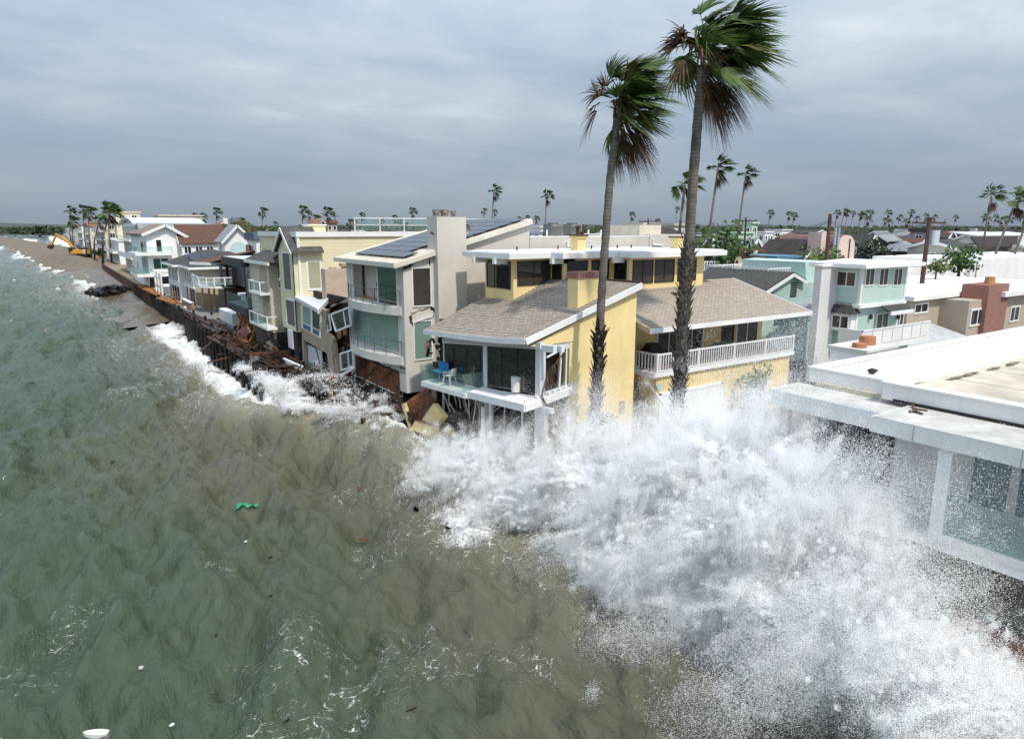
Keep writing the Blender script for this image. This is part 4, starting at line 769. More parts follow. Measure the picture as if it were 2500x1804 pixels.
# ---- black-edged modern house
BLK = M('black cladding', (.022, .026, .032), .45, .1)
h5 = thing('black_modern_house', 'modern house with thick black roof edge and cantilevered glass balcony', 'house', (19, 71, 2.5))
MB().box(14.9, 24, 67.0, 75.5, 9.55, 10.25).build('roof_slab', BLK, h5); MB().box(15.1, 24, 67.2, 75.3, 10.25, 10.3).build('roof_top', ROOFG, h5)
MB().box(17.0, 24, 67.0, 75.3, 2.3, 9.55).build('wall', BLK, h5)
for k in range(3): window(h5, 'W', 17.0, 67.5 + k * 2.5, 69.9 + k * 2.5, 5.9, 9.4, 1, .08, BLK, (GGREEN, GDARK, GDARK)[k], .05)
MB().box(15.0, 17, 67.0, 75, 5.0, 5.7).build('balcony_slab', BLK, h5); MB().box(15.0, 15.03, 67.0, 75, 5.7, 6.8).build('glass_balustrade', GCLEAR, h5); MB().box(15.03, 17, 67.0, 67.03, 5.7, 6.8).build('glass_balustrade', GCLEAR, h5)
for k in range(5):
    y = 67.6 + k * 1.5; m = MB(); m.beam((16.6, y, 5.0), (15.2, y - .5, 2.5), .16); m.beam((15.6, y + .6, 5.0), (16.5, y + .3, 2.4), .16); m.build('shoring_prop', WOODO, h5)
MB().box(15.0, 17.0, 66.9, 75, 2.25, 2.45).build('shoring_base', WOODO, h5)
for k in range(3): MB().box(16.9, 16.95, 67.8 + k * 2, 69.0 + k * 2, 2.6, 4.9).build('wrapped_panel', M('house wrap', (.52, .55, .60), .6, .1), h5)
# ---- brown roofed house with the hanging deck
DGREY = M('charcoal siding', (.055, .06, .07), .7, .1)
BRROOF = M('brown roof shingles', (.145, .075, .055), .95, .25, 1.5, kind='brick', col2=(.115, .06, .045), mortar=(.06, .035, .03), bw=.5, rh=.2, ms=.02)
GRROOF = M('charcoal roof shingles', (.075, .078, .076), .95, .25, 1.2, kind='brick', col2=(.06, .062, .06), mortar=(.035, .035, .035), bw=.5, rh=.2, ms=.02)
h6 = thing('brown_roof_house', 'charcoal house with patched brown hip roof and white deck left hanging on props', 'house', (20, 88, 2.5))
dz = 5.75
D6 = [onZ(471, 694, dz), onZ(487, 703, dz), onZ(524, 705, dz), onZ(576, 703, dz), onZ(618, 695, dz)]
bk = [Vector((24, 84, dz)), Vector((20.5, 100, dz))]
MB().slab([tuple(p) for p in D6 + bk], (0, 0, .28)).build('deck', WHITE, h6)
m = MB(); posts = []
for a, b in zip(D6[:-1], D6[1:]):
    m.beam(a + Vector((0, 0, 1.3)), b + Vector((0, 0, 1.3)), .1, .1); n = max(2, int((b - a).length / 1.5))
    for i in range(n): MB().beam(a.lerp(b, i / n) + Vector((0, 0, .28)), a.lerp(b, i / n) + Vector((0, 0, 1.3)), .13).build('deck_post', WHITE, h6)
    MB().slab([a + Vector((.03, .03, .35)), b + Vector((.03, .03, .35)), b + Vector((.03, .03, 1.22)), a + Vector((.03, .03, 1.22))], (.02, .02, 0)).build('glass_panel', GCLEAR if a is not D6[3] else WOFF, h6)
m.build('rail', WHITE, h6)
MB().prism([(19.2, 99), (19.8, 89), (24, 83.5), (30, 84), (30, 99)], 6.03, 8.6).build('wall', DGREY, h6); MB().prism([(19.6, 99), (20.2, 89), (24.4, 83.5), (30, 84), (30, 99)], 2.4, 5.75).build('lower_wall', M('dark red-brown lower wall', (.07, .035, .028), .8, .3), h6)
ez = 8.55; E6 = [onZ(463, 646, ez), onZ(512, 648, ez), onZ(615, 640, ez), Vector((30, 82, ez)), Vector((30, 101, ez))]
MB().slab([tuple(p) for p in E6], (0, 0, .35)).build('eave', WHITE, h6)
MB().add([tuple(p + Vector((0, 0, .36))) for p in E6] + [(24, 93, 10.6), (28, 91, 10.6)], [(0, 1, 5), (1, 2, 6, 5), (2, 3, 6), (3, 4, 5, 6), (4, 0, 5)]).build('roof', BRROOF, h6)
MB().box(22.2, 23.4, 95.0, 96.2, 8.5, 11.0).build('chimney', BRICK, h6)
for (a, b) in (((19.17, 91), (19.5, 92.6)), ((19.1, 94), (19.3, 96))):
    MB().box(a[0] - .1, a[0] + .6, a[1], b[1], 6.1, 8.2).build('door', GDARK, h6)
for k, (x, y) in enumerate(((495, 757), (511, 757), (524, 760))):
    p = onZ(x, y, 2.4); MB().beam(p, p + Vector((.3, .5, 3.4)), .22).build('yellow_prop', M('yellow timber', (.62, .44, .14), .7, .15), h6)
for k in range(3): MB().box(20.0, 20.1, 87.5 + k * 1.6, 88.6 + k * 1.6, 3.4, 5.2).build('lower_window', GDARK, h6)
wp = thing('white_deck_box', 'white clapboard deck box with grey skirt standing below the hanging deck', 'deck', (17, 77.5, 2.4))
for k in range(5): MB().box(15.7, 15.78, 76.5, 83.0, 3.0 + k * .24, 3.22 + k * .24).build('clapboard', WOFF, wp)
MB().box(15.78, 19.5, 76.5, 83.0, 2.9, 4.2).build('box_body', WOFF, wp); MB().box(15.75, 15.9, 76.6, 82.9, 1.9, 2.9).build('skirt', M('slate grey skirt', (.28, .31, .36), .6, .06), wp)
t = thing('pillar_porch', 'white post with square cap beside the white clapboard deck box', 'post', (19, 79, 4.2)); MB().box(17.3, 17.65, 78.4, 78.75, 4.2, 5.9).build('shaft', WHITE, t); MB().box(17.0, 18.0, 78.1, 79.1, 5.9, 6.15).build('cap', WHITE, t)
# ---- beige house with hip roof and solar
BEI2 = M('warm beige siding', (.52, .46, .38), .8, .06, 1.0, kind='rows', axis=2, rh=.22, jw=.08, jd=.7)
h7 = thing('beige_hip_house', 'two-storey beige sided house with charcoal hip roof and tilted solar panels', 'house', (19, 109, 2.5))
MB().box(16.4, 26, 101.5, 109, 2.4, 7.9).build('wall', BEI2, h7); MB().box(15.7, 26, 109, 120, 2.4, 7.9).build('wall', WOFF, h7)
for (y0, y1, x0) in ((100.8, 110, 15.7), (109.5, 121, 15.0)):
    MB().add([(x0, y0, 7.9), (x0, y1, 7.9), (27, y1, 7.9), (27, y0, 7.9), (x0 + 4.8, (y0 + y1) / 2 - .5, 9.9), (22, (y0 + y1) / 2 + .5, 9.9)], [(0, 1, 4), (1, 2, 5, 4), (2, 3, 5), (3, 0, 4, 5), (3, 2, 1, 0)]).build('roof', GRROOF, h7)
    MB().box(x0 - .05, x0 + .1, y0, y1, 7.65, 7.95).box(x0 + .1, 27, y0 - .05, y0 + .1, 7.65, 7.95).build('gutter', WHITE, h7)
for k in range(3): MB().slab([(17.6 + k * 1.75, 110.6, 8.55), (19.2 + k * 1.75, 110.6, 8.55), (19.2 + k * 1.75, 112.4, 9.35), (17.6 + k * 1.75, 112.4, 9.35)], (0, 0, .06)).build('solar_panel', SOLAR, h7)
for k in range(4): window(h7, 'W', 16.4, 102 + k * 1.75, 103.4 + k * 1.75, 5.5, 7.3, 1, .16, WHITE, GDARK, .08)
for k in range(3): window(h7, 'W', 15.7, 110 + k * 3.2, 112.6 + k * 3.2, 5.4, 7.3, 3, .12, WHITE, GDARK, .08)
MB().box(16.2, 16.4, 101.5, 109, 5.0, 5.35).build('band', WHITE, h7)
for k in range(3): MB().box(16.3, 16.42, 102.3 + k * 2.2, 103.6 + k * 2.2, 2.5, 4.8).build('brown_door', M('brown door', (.12, .05, .04), .6, .2), h7)
for k in range(4): MB().box(15.6, 15.75, 110.5 + k * 2.4, 111.8 + k * 2.4, 2.6, 4.7).build('lower_window', GDARK, h7)
for k in range(2): MB().box(16.1, 16.35, 105.2 + k * 3, 105.5 + k * 3, 2.4, 5.0).build('white_pillar', WHITE, h7)
t = thing('low_brick_wall', 'low red brick garden wall below the beige hip-roofed house', 'wall', (16, 102, 2.4)); MB().box(15.0, 15.4, 97.5, 104.5, 2.3, 3.5).build('brick_face', BRICK, t); MB().box(14.95, 15.45, 97.4, 104.6, 3.5, 3.58).build('coping', WOFF, t)
t = thing('white_pergola', 'white slatted pergola structure between the beige house and the white gable house', 'pergola', (16, 125, 2.5))
for k in range(9): MB().beam((14.6, 122.5 + k * .9, 6.3), (18.5, 122.5 + k * .9, 6.3), .12, .16).build('rafter', WHITE, t)
for y in (122.5, 126.1, 129.7): MB().beam((14.9, y, 2.5), (14.9, y, 6.2), .22).build('column', WHITE, t)
MB().box(15.0, 15.1, 122.6, 129.6, 3.9, 6.0).build('lattice', WHITE, t); MB().box(15.1, 18.5, 122.6, 129.6, 2.5, 3.9).build('deck_base', WOFF, t)
# ---- white gable house
WHT = M('bright white render', (.82, .82, .81), .8, .03, .5)
h8 = thing('white_gable_house', 'bright white three-storey house with broad plain gable wall and glass balconies', 'house', (20, 145, 2.5))
Y8 = 138.0; ap = onY(403, 553, Y8); le = onY(356, 573, Y8); re = onY(447, 577, Y8); x0, x1 = le.x, re.x
MB().slab([(x0, Y8, 2.5), (x1, Y8, 2.5), tuple(re), tuple(ap), tuple(le)], (0, 26, 0)).build('wall', WHT, h8)
for (a, b) in ((le, ap), (ap, re)):
    d = (b - a).normalized(); a2, b2 = a - d * .8 * (a is le), b + d * .8 * (b is re); MB().slab([a2 + Vector((0, -.7, .1)), b2 + Vector((0, -.7, .1)), b2 + Vector((0, 27, .1)), a2 + Vector((0, 27, .1))], (0, 0, .35)).build('roof', M('weathered brown shake', (.24, .185, .155), .95, .25, 1.2), h8)
    MB().beam(a2 + Vector((0, -.75, .2)), b2 + Vector((0, -.75, .2)), .15, .5).build('bargeboard', WHITE, h8)
for k, z in enumerate((5.2, 8.9)):
    b_ = MB().box(x0 - 2.2, x0 + 3.8, Y8 - 2.0, Y8 + 10, z - .45, z).build('balcony', WHT, h8); MB().box(x0 - 2.2, x0 + 3.8, Y8 - 2.0, Y8 - 1.95, z, z + 1.1).build('glass_front', GCLEAR, b_); MB().box(x0 - 2.2, x0 - 2.15, Y8 - 1.95, Y8 + 10, z, z + 1.1).build('glass_front', GCLEAR, b_)
window(h8, 'S', Y8, x0 + .6, x0 + 3.3, 5.3, 8.0, 2, .15, WHITE, GGREEN, .1); window(h8, 'S', Y8, x0 + 1.4, x0 + 2.4, 9.0, 11.2, 1, .1, WHITE, GDARK, .1); window(h8, 'S', Y8, x0 + 5.4, x0 + 7.0, 5.6, 7.4, 2, .12, WHITE, GDARK, .1)
for k in range(3): window(h8, 'W', x0, Y8 + .8 + k * 3, Y8 + 3.2 + k * 3, 9.0, 11.0, 2, .12, WHITE, GGREEN, .1); window(h8, 'W', x0, Y8 + .8 + k * 3, Y8 + 3.2 + k * 3, 5.3, 7.8, 2, .12, WHITE, GGREEN, .1)
MB().box(x0 - .3, x0 + 4, Y8 - 1.0, Y8 - .5, 2.5, 4.7).build('lower_glass', GDARK, h8)
# ------------------------------------------------------------------ bulkhead of piles and wrecked decks
rp = random.Random(21)
DARKP = M('black creosoted pile', (.022, .017, .014), .5, .4, 4.0, bump=.4, bscale=18)
PLK = [M('wet brown plank', (.065, .036, .024), .45, .4, 4.0, bump=.3, bscale=20), WOODD, M('red-brown plank', (.085, .036, .02), .55, .35, 4.0)]
bh = thing('timber_bulkhead', 'long dark bulkhead of upright timber piles along the water', 'bulkhead', (14, 100, 0))
def bx_of(Y): return float(np.interp(Y, [40, 45, 50, 56, 66, 86, 105, 150, 245, 262], [15.6, 15.0, 14.4, 14.0, 13.7, 13.6, 13.9, 14.1, 14.3, 15.6]))
pm = None; y = 42.5; k = 0
while y < 128:
    zt = (rp.uniform(1.0, 2.0) if y < 74 else rp.uniform(1.7, 2.5)) + (rp.random() < .14) * rp.uniform(.3, 1.1); x = bx_of(y) + rp.uniform(-.06, .06)
    if pm is None:
        pm = MB().tube([(0, 0, -1.5), (0, 0, 0), (0, 0, 2.0)], [.17, .16, .15], 7).build('pile', DARKP, bh); pm.data.transform(Matrix.Translation(ORG[bh.name])); o = pm
    else: o = share(pm, bh)
    o.location = Vector((x, y, (zt - 2.0))) - ORG[bh.name]; o.rotation_euler = (rp.uniform(-.03, .03), rp.uniform(-.05, .05), rp.uniform(0, 3))
    y += rp.choice((.36, .4, .5, .62, .8) if y < 74 else (.36, .36, .4, .45, .6)) * (1 if y < 100 else 1.2); k += 1
for (a, b, z) in ((43, 128, 1.5), (50, 128, .55)):
    m = MB(); ys_ = np.arange(a, b, 4.0)
    for q in ys_: m.beam((bx_of(q) + .24, q, z), (bx_of(q + 4) + .24, q + 4, z), .14, .26)
    m.build('waler', DARKP, bh)
m = MB(); q = 50.0
while q < 128:
    if q > 66 or rp.random() < .5: m.box(bx_of(q) + .32, bx_of(q) + .44, q, q + 1.98, -1.5, (1.7 if q > 74 else .9) + rp.uniform(-.5, .3))
    q += 2.0
m.build('sheeting', DARKP, bh)
fb = thing('far_bulkhead', 'dark ribbed bulkhead wall running along the wet sand to the orange worker', 'bulkhead', (14.2, 185, 0))
m = MB(); q = 128.0
while q < 262: m.hexa([(bx_of(q) - .12, q, -.8), (bx_of(q) + .12, q, -.8), (bx_of(q + 2) + .12, q + 2, -.8), (bx_of(q + 2) - .12, q + 2, -.8), (bx_of(q) - .12, q, 2.45), (bx_of(q) + .12, q, 2.45), (bx_of(q + 2) + .12, q + 2, 2.45), (bx_of(q + 2) - .12, q + 2, 2.45)]); q += 2
m.build('sheet_wall', DARKP, fb)
rb_ = None; q = 128.4
while q < 262:
    if rb_ is None: rb_ = MB().box(-.12, .12, -.16, .16, -.8, 2.55).build('rib', PLK[0], fb); rb_.data.transform(Matrix.Translation(ORG[fb.name])); o = rb_
    else: o = share(rb_, fb)
    o.location = Vector((bx_of(q) - .2, q, rp.uniform(-.08, .1))) - ORG[fb.name]; q += 1.15
def deck(lab, x0, x1, y0, y1, z, n, tilt=0, mess=.2, along='Y', mats=PLK, pil=True, cat='deck', w=.22):
    t = thing('wrecked_deck', lab, cat, ((x0 + x1) / 2, (y0 + y1) / 2, z)); r = rp
    for i in range(n):
        f = (i + .5) / n
        if r.random() < mess * .4: continue
        dz = r.uniform(-.1, .1) * mess * 2; m = MB()
        if along == 'Y':
            x = x0 + (x1 - x0) * f; m.beam((x + r.uniform(-.3, .3) * mess, y0 + r.uniform(-1, 1) * mess, z + dz - tilt * (x1 - x)), (x + r.uniform(-.8, .8) * mess, y1 + r.uniform(-1, 1) * mess, z + dz - tilt * (x1 - x) + r.uniform(-.3, .3) * mess), w, .05)
        else:
            y = y0 + (y1 - y0) * f; m.beam((x0 + r.uniform(-.6, .6) * mess, y + r.uniform(-.3, .3) * mess, z + dz - tilt * (x1 - x0)), (x1 + r.uniform(-.6, .6) * mess, y + r.uniform(-.8, .8) * mess, z + dz), w, .05)
        m.build('plank', mats[r.randrange(len(mats))], t)
    for i in range(4):
        f = (i + .5) / 4; m = MB()
        if along == 'Y': m.beam((x0, y0 + (y1 - y0) * f, z - .2 - tilt * (x1 - x0)), (x1, y0 + (y1 - y0) * f, z - .2), .14, .28)
        else: m.beam((x0 + (x1 - x0) * f, y0, z - .2 - tilt * (x1 - x0) * (1 - f)), (x0 + (x1 - x0) * f, y1, z - .2 - tilt * (x1 - x0) * (1 - f)), .14, .28)
        m.build('joist', DARKP, t)
    if pil:
        for i in range(5):
            for x in (x0 + .1, (x0 + x1) / 2, x1 - .1):
                y = y0 + (y1 - y0) * (i + .5) / 5; MB().tube([(x, y, -1.2), (x + r.uniform(-.1, .1), y, z + r.choice((-.3, -.3, .15, .5)))], .15, 7).build('deck_pile', DARKP, t)
    return t
deck('wet dark plank deck with the traffic cone, in front of the collapsed tan house', 14.7, 17.0, 45.5, 53.5, 2.25, 26, 0, .15, 'X')
deck('bare frame of dark joists and beams hanging over the piles below the stone tower', 12.9, 16.4, 54.0, 64.0, 2.75, 15, .16, .5, 'Y', w=.14)
deck('collapsed brown deck boards below the orange shoring props', 13.0, 16.0, 64.4, 75.0, 2.55, 17, .12, .6, 'Y')
deck('dark splintered deck beside the white clapboard box', 13.3, 16.2, 75.6, 87, 2.6, 18, .05, .45, 'Y')
deck('rotten dark deck below the yellow timber props', 14.0, 16.6, 88.5, 99, 2.3, 14, .03, .4, 'Y')
# long fallen timbers in front of the curved house
t = thing('fallen_timbers', 'heap of long dark fallen timbers fanned out below the curved beige house', 'debris', (16, 40.5, 1.6))
for i in range(46):
    a = Vector((rp.uniform(14.9, 16.4), rp.uniform(41.5, 45), rp.uniform(1.3, 2.4))); b = Vector((rp.uniform(16.4, 17.6), rp.uniform(34.6, 39.5), rp.uniform(.9, 2.1))); MB().beam(a.lerp(b, rp.uniform(0, .35)), b, rp.uniform(.08, .24), .07).build('timber', PLK[i % 3], t)
for i in range(9):
    x, y = rp.uniform(15.0, 16.2), rp.uniform(38, 44.5); MB().tube([(x, y, -1.2), (x, y, rp.uniform(1.0, 1.9))], .16, 7).build('broken_pile', DARKP, t)
for i in range(22):
    p = Vector((rp.uniform(15.2, 17.3), rp.uniform(35.5, 52), rp.uniform(2.3, 2.6))); q = [p + Vector((rp.uniform(-.3, .3), rp.uniform(-.4, .4), rp.uniform(-.1, .1))) for _ in range(4)]; MB().slab(q, (.03, .02, .05)).build('plaster_chunk', (WOFF, MATS['torn plasterboard'], TAN, WOODD, PLK[0])[i % 5], t)
for i in range(6):
    p = Vector((16.6, rp.uniform(45.8, 50), rp.uniform(4, 7))); MB().tube([p, p + Vector((-.3, .2, -.6)), p + Vector((-.35, rp.uniform(-.5, .5), -1.4))], .02, 5).build('hanging_wire', DKMET, t)
t = thing('concrete_slab', 'broken concrete slab with rusty top lying at the corner of the curved house', 'debris', onX(965, 1000, 16.7)); MB().slab([onX(938, 992, 16.4), onX(975, 1016, 16.4), onX(1003, 1004, 17.0), onX(968, 985, 17.2)], (0, 0, -.32)).build('slab_piece', CONC, t); MB().slab([onX(945, 992, 16.5) + Vector((0, 0, .02)), onX(975, 1009, 16.5) + Vector((0, 0, .02)), onX(995, 1002, 17.0) + Vector((0, 0, .02)), onX(968, 988, 17.1) + Vector((0, 0, .02))], (0, 0, .01)).build('rust_stain', WOODR, t)
t = thing('fallen_beam', 'thick dark beam leaning down between the curved house and the red-brown panel', 'beam', onX(985, 985, 16.8)); MB().beam(onX(965, 965, 16.8), onX(1008, 1030, 16.6), .26, .3).build('timber', DARKP, t); MB().beam(onX(950, 985, 16.5), onX(1000, 1010, 16.6), .2, .2).build('timber', PLK[0], t)
for i, (pp, w_, mt, lab) in enumerate((([(690, 875), (738, 896), (735, 905), (700, 888)], 15.0, WOFF, 'white board fallen across the dark deck frame under the tan house'), ([(545, 812), (610, 806), (617, 812), (560, 820)], 15.6, M('pale green board', (.45, .47, .43), .7, .1), 'pale grey-green board lying on the dark deck'), ([(580, 808), (600, 792), (610, 812), (596, 826)], 15.2, M('pink brick lump', (.33, .15, .12), .9, .3), 'tilted lump of pink brick wall among the deck wreckage'), ([(640, 845), (655, 832), (675, 862), (660, 866)], 15.4, MATS['torn plasterboard'], 'torn tan plasterboard at the foot of the stone tower'))):
    t = thing('fallen_board', lab, 'debris', onX(pp[0][0], pp[0][1], w_)); qX(pp, w_, 'board_piece', mt, t, (.12, .02, .05))
RR = M('rust orange tarp', (.38, .10, .02), .7, .3)
t = thing('orange_tarp', 'torn rust-orange tarp hooked on the dark deck frame', 'tarp', onX(606, 870, 13.5)); MB().slab([onX(603, 868, 13.5), onX(613, 862, 13.5), onX(614, 880, 13.5), (onX(607, 886, 13.5))], (.1, .05, 0)).build('cloth', RR, t)
for (lab, y0, y1, n) in (('rusty tangle of snapped joists jutting over the water below the stone tower', 55, 66, 30), ('rusty tangle of snapped joists jutting out below the black modern house', 66, 80, 26), ('low tangle of dark snapped planks at the tan house deck edge', 45, 55, 24)):
    t = thing('timber_tangle', lab, 'debris', (14, (y0 + y1) / 2, 2))
    for i in range(n):
        y = rp.uniform(y0, y1); a = Vector((bx_of(y) + rp.uniform(-.3, 2.2), y, rp.uniform(1.5, 3.0))); d = Vector((rp.uniform(-1, .6), rp.uniform(-1.2, 1.2), rp.uniform(-.45, .35))); MB().beam(a, a + d.normalized() * rp.uniform(.8, 3.2), rp.uniform(.08, .26), rp.uniform(.05, .14)).build('snapped_timber', (PLK[2], PLK[0], WOODD, WOODR, PLK[0], WOODD)[i % 6], t)
# fresh lumber on the bulkhead
for j, (y0, y1, lab) in enumerate(((106, 118, 'nearer stack of fresh orange lumber on top of the bulkhead'), (121, 146, 'farther row of fresh orange lumber lying along the bulkhead'))):
    t = thing('lumber_stack', lab, 'lumber', (14.8, y0, 2.5))
    for i in range(16): x = 14.3 + rp.uniform(-.4, 1.0); MB().beam((x, y0 + rp.uniform(0, 2), 2.66 + .03 * (i % 5)), (x + rp.uniform(-.9, .5), y1 - rp.uniform(0, 3), 2.62 + .05 * (i % 5)), .16, .06).build('lumber_board', WOODO, t)
bagm = None
for i in range(34):
    y = rp.uniform(100, 150); x = 15.1 + rp.uniform(0, 1.5) + (y - 100) * .015; s = rp.uniform(.35, .6)
    if bagm is None: bag = tag(MB().blob((0, 0, .25), (.75, 1.0, .38), 4, .25, 2).build('sandbag', WOFF), 'white sandbag tumbled on the sand path behind the bulkhead', 'sandbag', 'white sandbags on the path'); bagm = bag; o = bag
    else: o = bag.copy(); COL.objects.link(o)
    o.location = (x, y, 2.5); o.rotation_euler = (0, 0, rp.uniform(0, 6)); o.scale = (s, s * 1.2, s)
# black armour rocks on the wet sand
ROCK = M('wet black rock', (.018, .018, .02), .35, .4, 2.0, bump=.5, bscale=3, bdist=.2)
rocks = []
for i in range(15):
    f = i / 14; p = onZ(216 + 98 * f, 722 - 8 * f, .1); s = rp.uniform(.7, 1.25) * (.7 + .5 * math.sin(math.pi * f))
    o = tag(MB().blob((0, 0, 0), (1.0, 1.2, .8), i, .45, 2).build('boulder', ROCK), '%s wet black boulder from the seaward end of the row crossing the beach' % ('first second third fourth fifth sixth seventh eighth ninth tenth eleventh twelfth thirteenth fourteenth fifteenth'.split()[i]), 'boulder', 'black boulders on the wet sand'); o.location = (p.x, p.y + rp.uniform(-2, 2), .35 + .45 * f); o.scale = (s, s * 1.3, s); o.rotation_euler = (0, 0, rp.uniform(0, 6))
# traffic cone
t = thing('traffic_cone', 'orange traffic cone on the wet dark deck beside the tan house', 'traffic cone', (0, 0, 0)); CO = M('safety orange', (.75, .16, .02), .5, .06)
MB().box(-.2, .2, -.2, .2, 0, .04).build('base', CO, t); MB().tube([(0, 0, .04), (0, 0, .5), (0, 0, .75)], [.15, .07, .03], 14).build('cone_body', CO, t); t.location = onZ(814, 926, 2.3) + Vector((.2, .3, 0)); t.scale = (1.3, 1.3, 1.3)
MB().beam(onX(800, 950, 14.9), onX(818, 975, 14.7), .12, .12).build('tilted_stick', WOODO, bpy.data.objects['fallen_timbers'])
# ------------------------------------------------------------------ white house nearest the camera
STUC = M('white stucco', (.81, .805, .79), .85, .05, .7, bump=.2, bscale=40, streak=.14)
TANR = M('tan roof membrane', (.56, .50, .405), .9, .18, .45, streak=0)
WROOF = M('white roof coating', (.80, .79, .75), .8, .05, .6)
GAPDK = M('dark gap strip', (.035, .034, .034), .9, .3, 10)  # dark strip along the foot of the parapet
nh = thing('near_white_house', 'white stucco house with flat parapet roof and deep canopy, nearest the camera', 'house', (26, 6, 2.5))
MB().box(18.0, 20.4, -14, 9.35, 7.64, 8.06).build('canopy', STUC, nh); MB().box(18.95, 20.6, 9.36, 13.2, 7.42, 7.95).build('canopy', STUC, nh)
MB().box(18.0, 20.3, -14, 9.3, 8.06, 8.075).build('canopy_top', M('weathered canopy top', (.50, .49, .46), .9, .14, 1.2), nh); MB().box(19.0, 20.5, 9.4, 13.1, 7.95, 7.965).build('canopy_top', MATS['weathered canopy top'], nh)
MB().box(19.98, 20.03, -14, 9.8, 8.076, 8.16).build('gap_strip', GAPDK, nh); MB().box(20.52, 20.58, 9.85, 12.9, 7.97, 8.06).build('gap_strip', GAPDK, nh)
m = MB(); m.box(20.03, 20.35, -14, 9.85, 8.09, 8.56); m.box(20.55, 20.85, 9.86, 12.55, 8.0, 8.50); m.box(20.03, 20.85, 9.855, 10.15, 8.1, 8.56); m.box(20.55, 48, 12.56, 12.86, 7.2, 8.50); m.build('parapet', STUC, nh)
m = MB(); m.box(19.99, 20.40, -14, 9.82, 8.562, 8.62); m.box(20.51, 20.9, 10.2, 12.52, 8.502, 8.56); m.box(19.99, 20.9, 9.822, 10.19, 8.564, 8.622); m.box(20.51, 48, 12.524, 12.9, 8.504, 8.562); m.build('coping', WHITE, nh)
MB().box(20.4, 48, -14, 12.5, 7.9, 8.12).build('roof_deck', TANR, nh)
MB().slab([(20.9, 12.5, 8.49), (48, 12.5, 8.49), (48, 10.3, 8.15), (24.5, 10.6, 8.15), (20.9, 10.3, 8.4)], (0, 0, -.1)).build('cant_strip', WROOF, nh); MB().slab([(20.4, 4.2, 8.3), (20.4, -14, 8.3), (36, -14, 8.16), (30, 2, 8.15)], (0, 0, -.1)).build('cant_strip', WROOF, nh)
for k in range(9): MB().box(22 + k * 2.6, 22.05 + k * 2.6, -14, 10.2, 8.121, 8.128).build('membrane_seam', M('roof seam', (.36, .33, .28), .9, .2), nh)
DIRT2 = M('dirt line on the roof', (.20, .18, .15), .95, .4, 3.0)
for k in range(12):
    x = 24.2 + k * 1.7 + rp.uniform(-.5, .5); MB().prism([(x + rp.uniform(0, .9) * math.cos(a) , 10.15 + .12 * math.sin(a) * rp.uniform(.4, 1.3)) for a in [i * .785 for i in range(8)]], 8.158, 8.162).build('dirt_patch', DIRT2, nh)
for (x, y) in ((27.5, 6.2), (33, 3.0), (30.5, 8.4)): MB().tube([(x, y, 8.1), (x, y, 8.5)], .07, 10).tube([(x, y, 8.1), (x, y, 8.16)], .2, 12).build('vent_pipe', STEEL, nh)
MB().tube([(21.3, 9.2, 8.1), (21.3, 9.2, 8.14)], .16, 12).build('roof_drain', DKMET, nh)
for k in range(6): MB().box(17.985, 18.0, 8.2 - k * 2.4, 8.23 - k * 2.4, 7.65, 8.05).build('fascia_joint', M('fascia joint', (.45, .45, .44), .9), nh)
MB().box(20.6, 48, -14, 12.55, 2.4, 7.9).build('wall', STUC, nh)
MB().box(18.1, 20.6, -14, 12.6, 4.95, 5.22).build('terrace_slab', STUC, nh); MB().box(18.05, 18.35, -14, 7.5, 5.22, 5.40).build('terrace_kerb', WROOF, nh)
MB().box(18.12, 18.40, 7.30, 7.62, 5.22, 7.64).build('post', STUC, nh); MB().box(19.2, 19.4, 12.6, 12.9, 2.5, 7.42).build('post', STUC, nh)
for k in range(5): MB().box(18.18, 18.20, 7.25 - 2.6 * k, 7.25 - 2.6 * k - 2.55, 5.40, 6.45).build('glass_balustrade', GCLEAR, nh)
for k in range(3): 
    y = 8.0 - k * 2.7; w = window(nh, 'W', 20.6, y - 2.5, y, 5.28, 7.5, 2, .28, WOFF, M('blue-grey door glass', (.27, .34, .37), .08), .08, name='french_door')
window(nh, 'W', 20.6, 9.9, 12.4, 5.3, 7.35, 3, .08, DKMET, glass('night blue glass', (.02, .035, .05), .05), .06, name='glass_wall')
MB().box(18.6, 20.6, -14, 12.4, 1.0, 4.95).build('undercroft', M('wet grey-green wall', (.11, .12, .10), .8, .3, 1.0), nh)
for k in range(24): 
    for j in range(5): pass
MB().box(18.5, 18.6, 2.0, 7.0, 1.4, 3.3).build('brick_footing', BRICK, nh)
c = MB().box(24.6, 26.6, 13.2, 14.6, 2.5, 8.55).build('chimney_block', STUC, nh); MB().box(24.5, 26.7, 13.1, 14.7, 8.55, 8.65).build('cap', CONC, c)
TERRA = M('terracotta pot', (.42, .17, .09), .8, .15)
for (x, y, h, r_) in ((25.9, 13.9, .32, .3), (25.0, 13.7, .16, .26)): MB().tube([(x, y, 8.65), (x, y, 8.65 + h)], [r_, r_ * .95], 14).build('chimney_pot', TERRA, c)
for i, (a, b) in enumerate((((19.4, 8.95, 8.1), (20.0, 9.3, 8.12)), ((19.3, 8.7, 8.1), (19.42, 8.98, 8.1)), ((19.7, 9.0, 8.1), (19.8, 9.25, 8.1)))): pass
t = thing('kelp_strand', 'brown kelp strand thrown on the white canopy at the parapet step', 'seaweed', (19.5, 8.9, 8.08)); KELP = M('brown kelp', (.13, .055, .02), .6, .3)
MB().tube([(19.2, 8.6, 8.1), (19.3, 8.85, 8.12), (19.6, 9.0, 8.11), (19.9, 9.2, 8.13)], .035, 6).tube([(19.6, 9.0, 8.11), (19.7, 8.7, 8.1)], .025, 6).tube([(19.3, 8.85, 8.12), (19.15, 8.9, 8.1)], .05, 6).build('stalk', KELP, t)
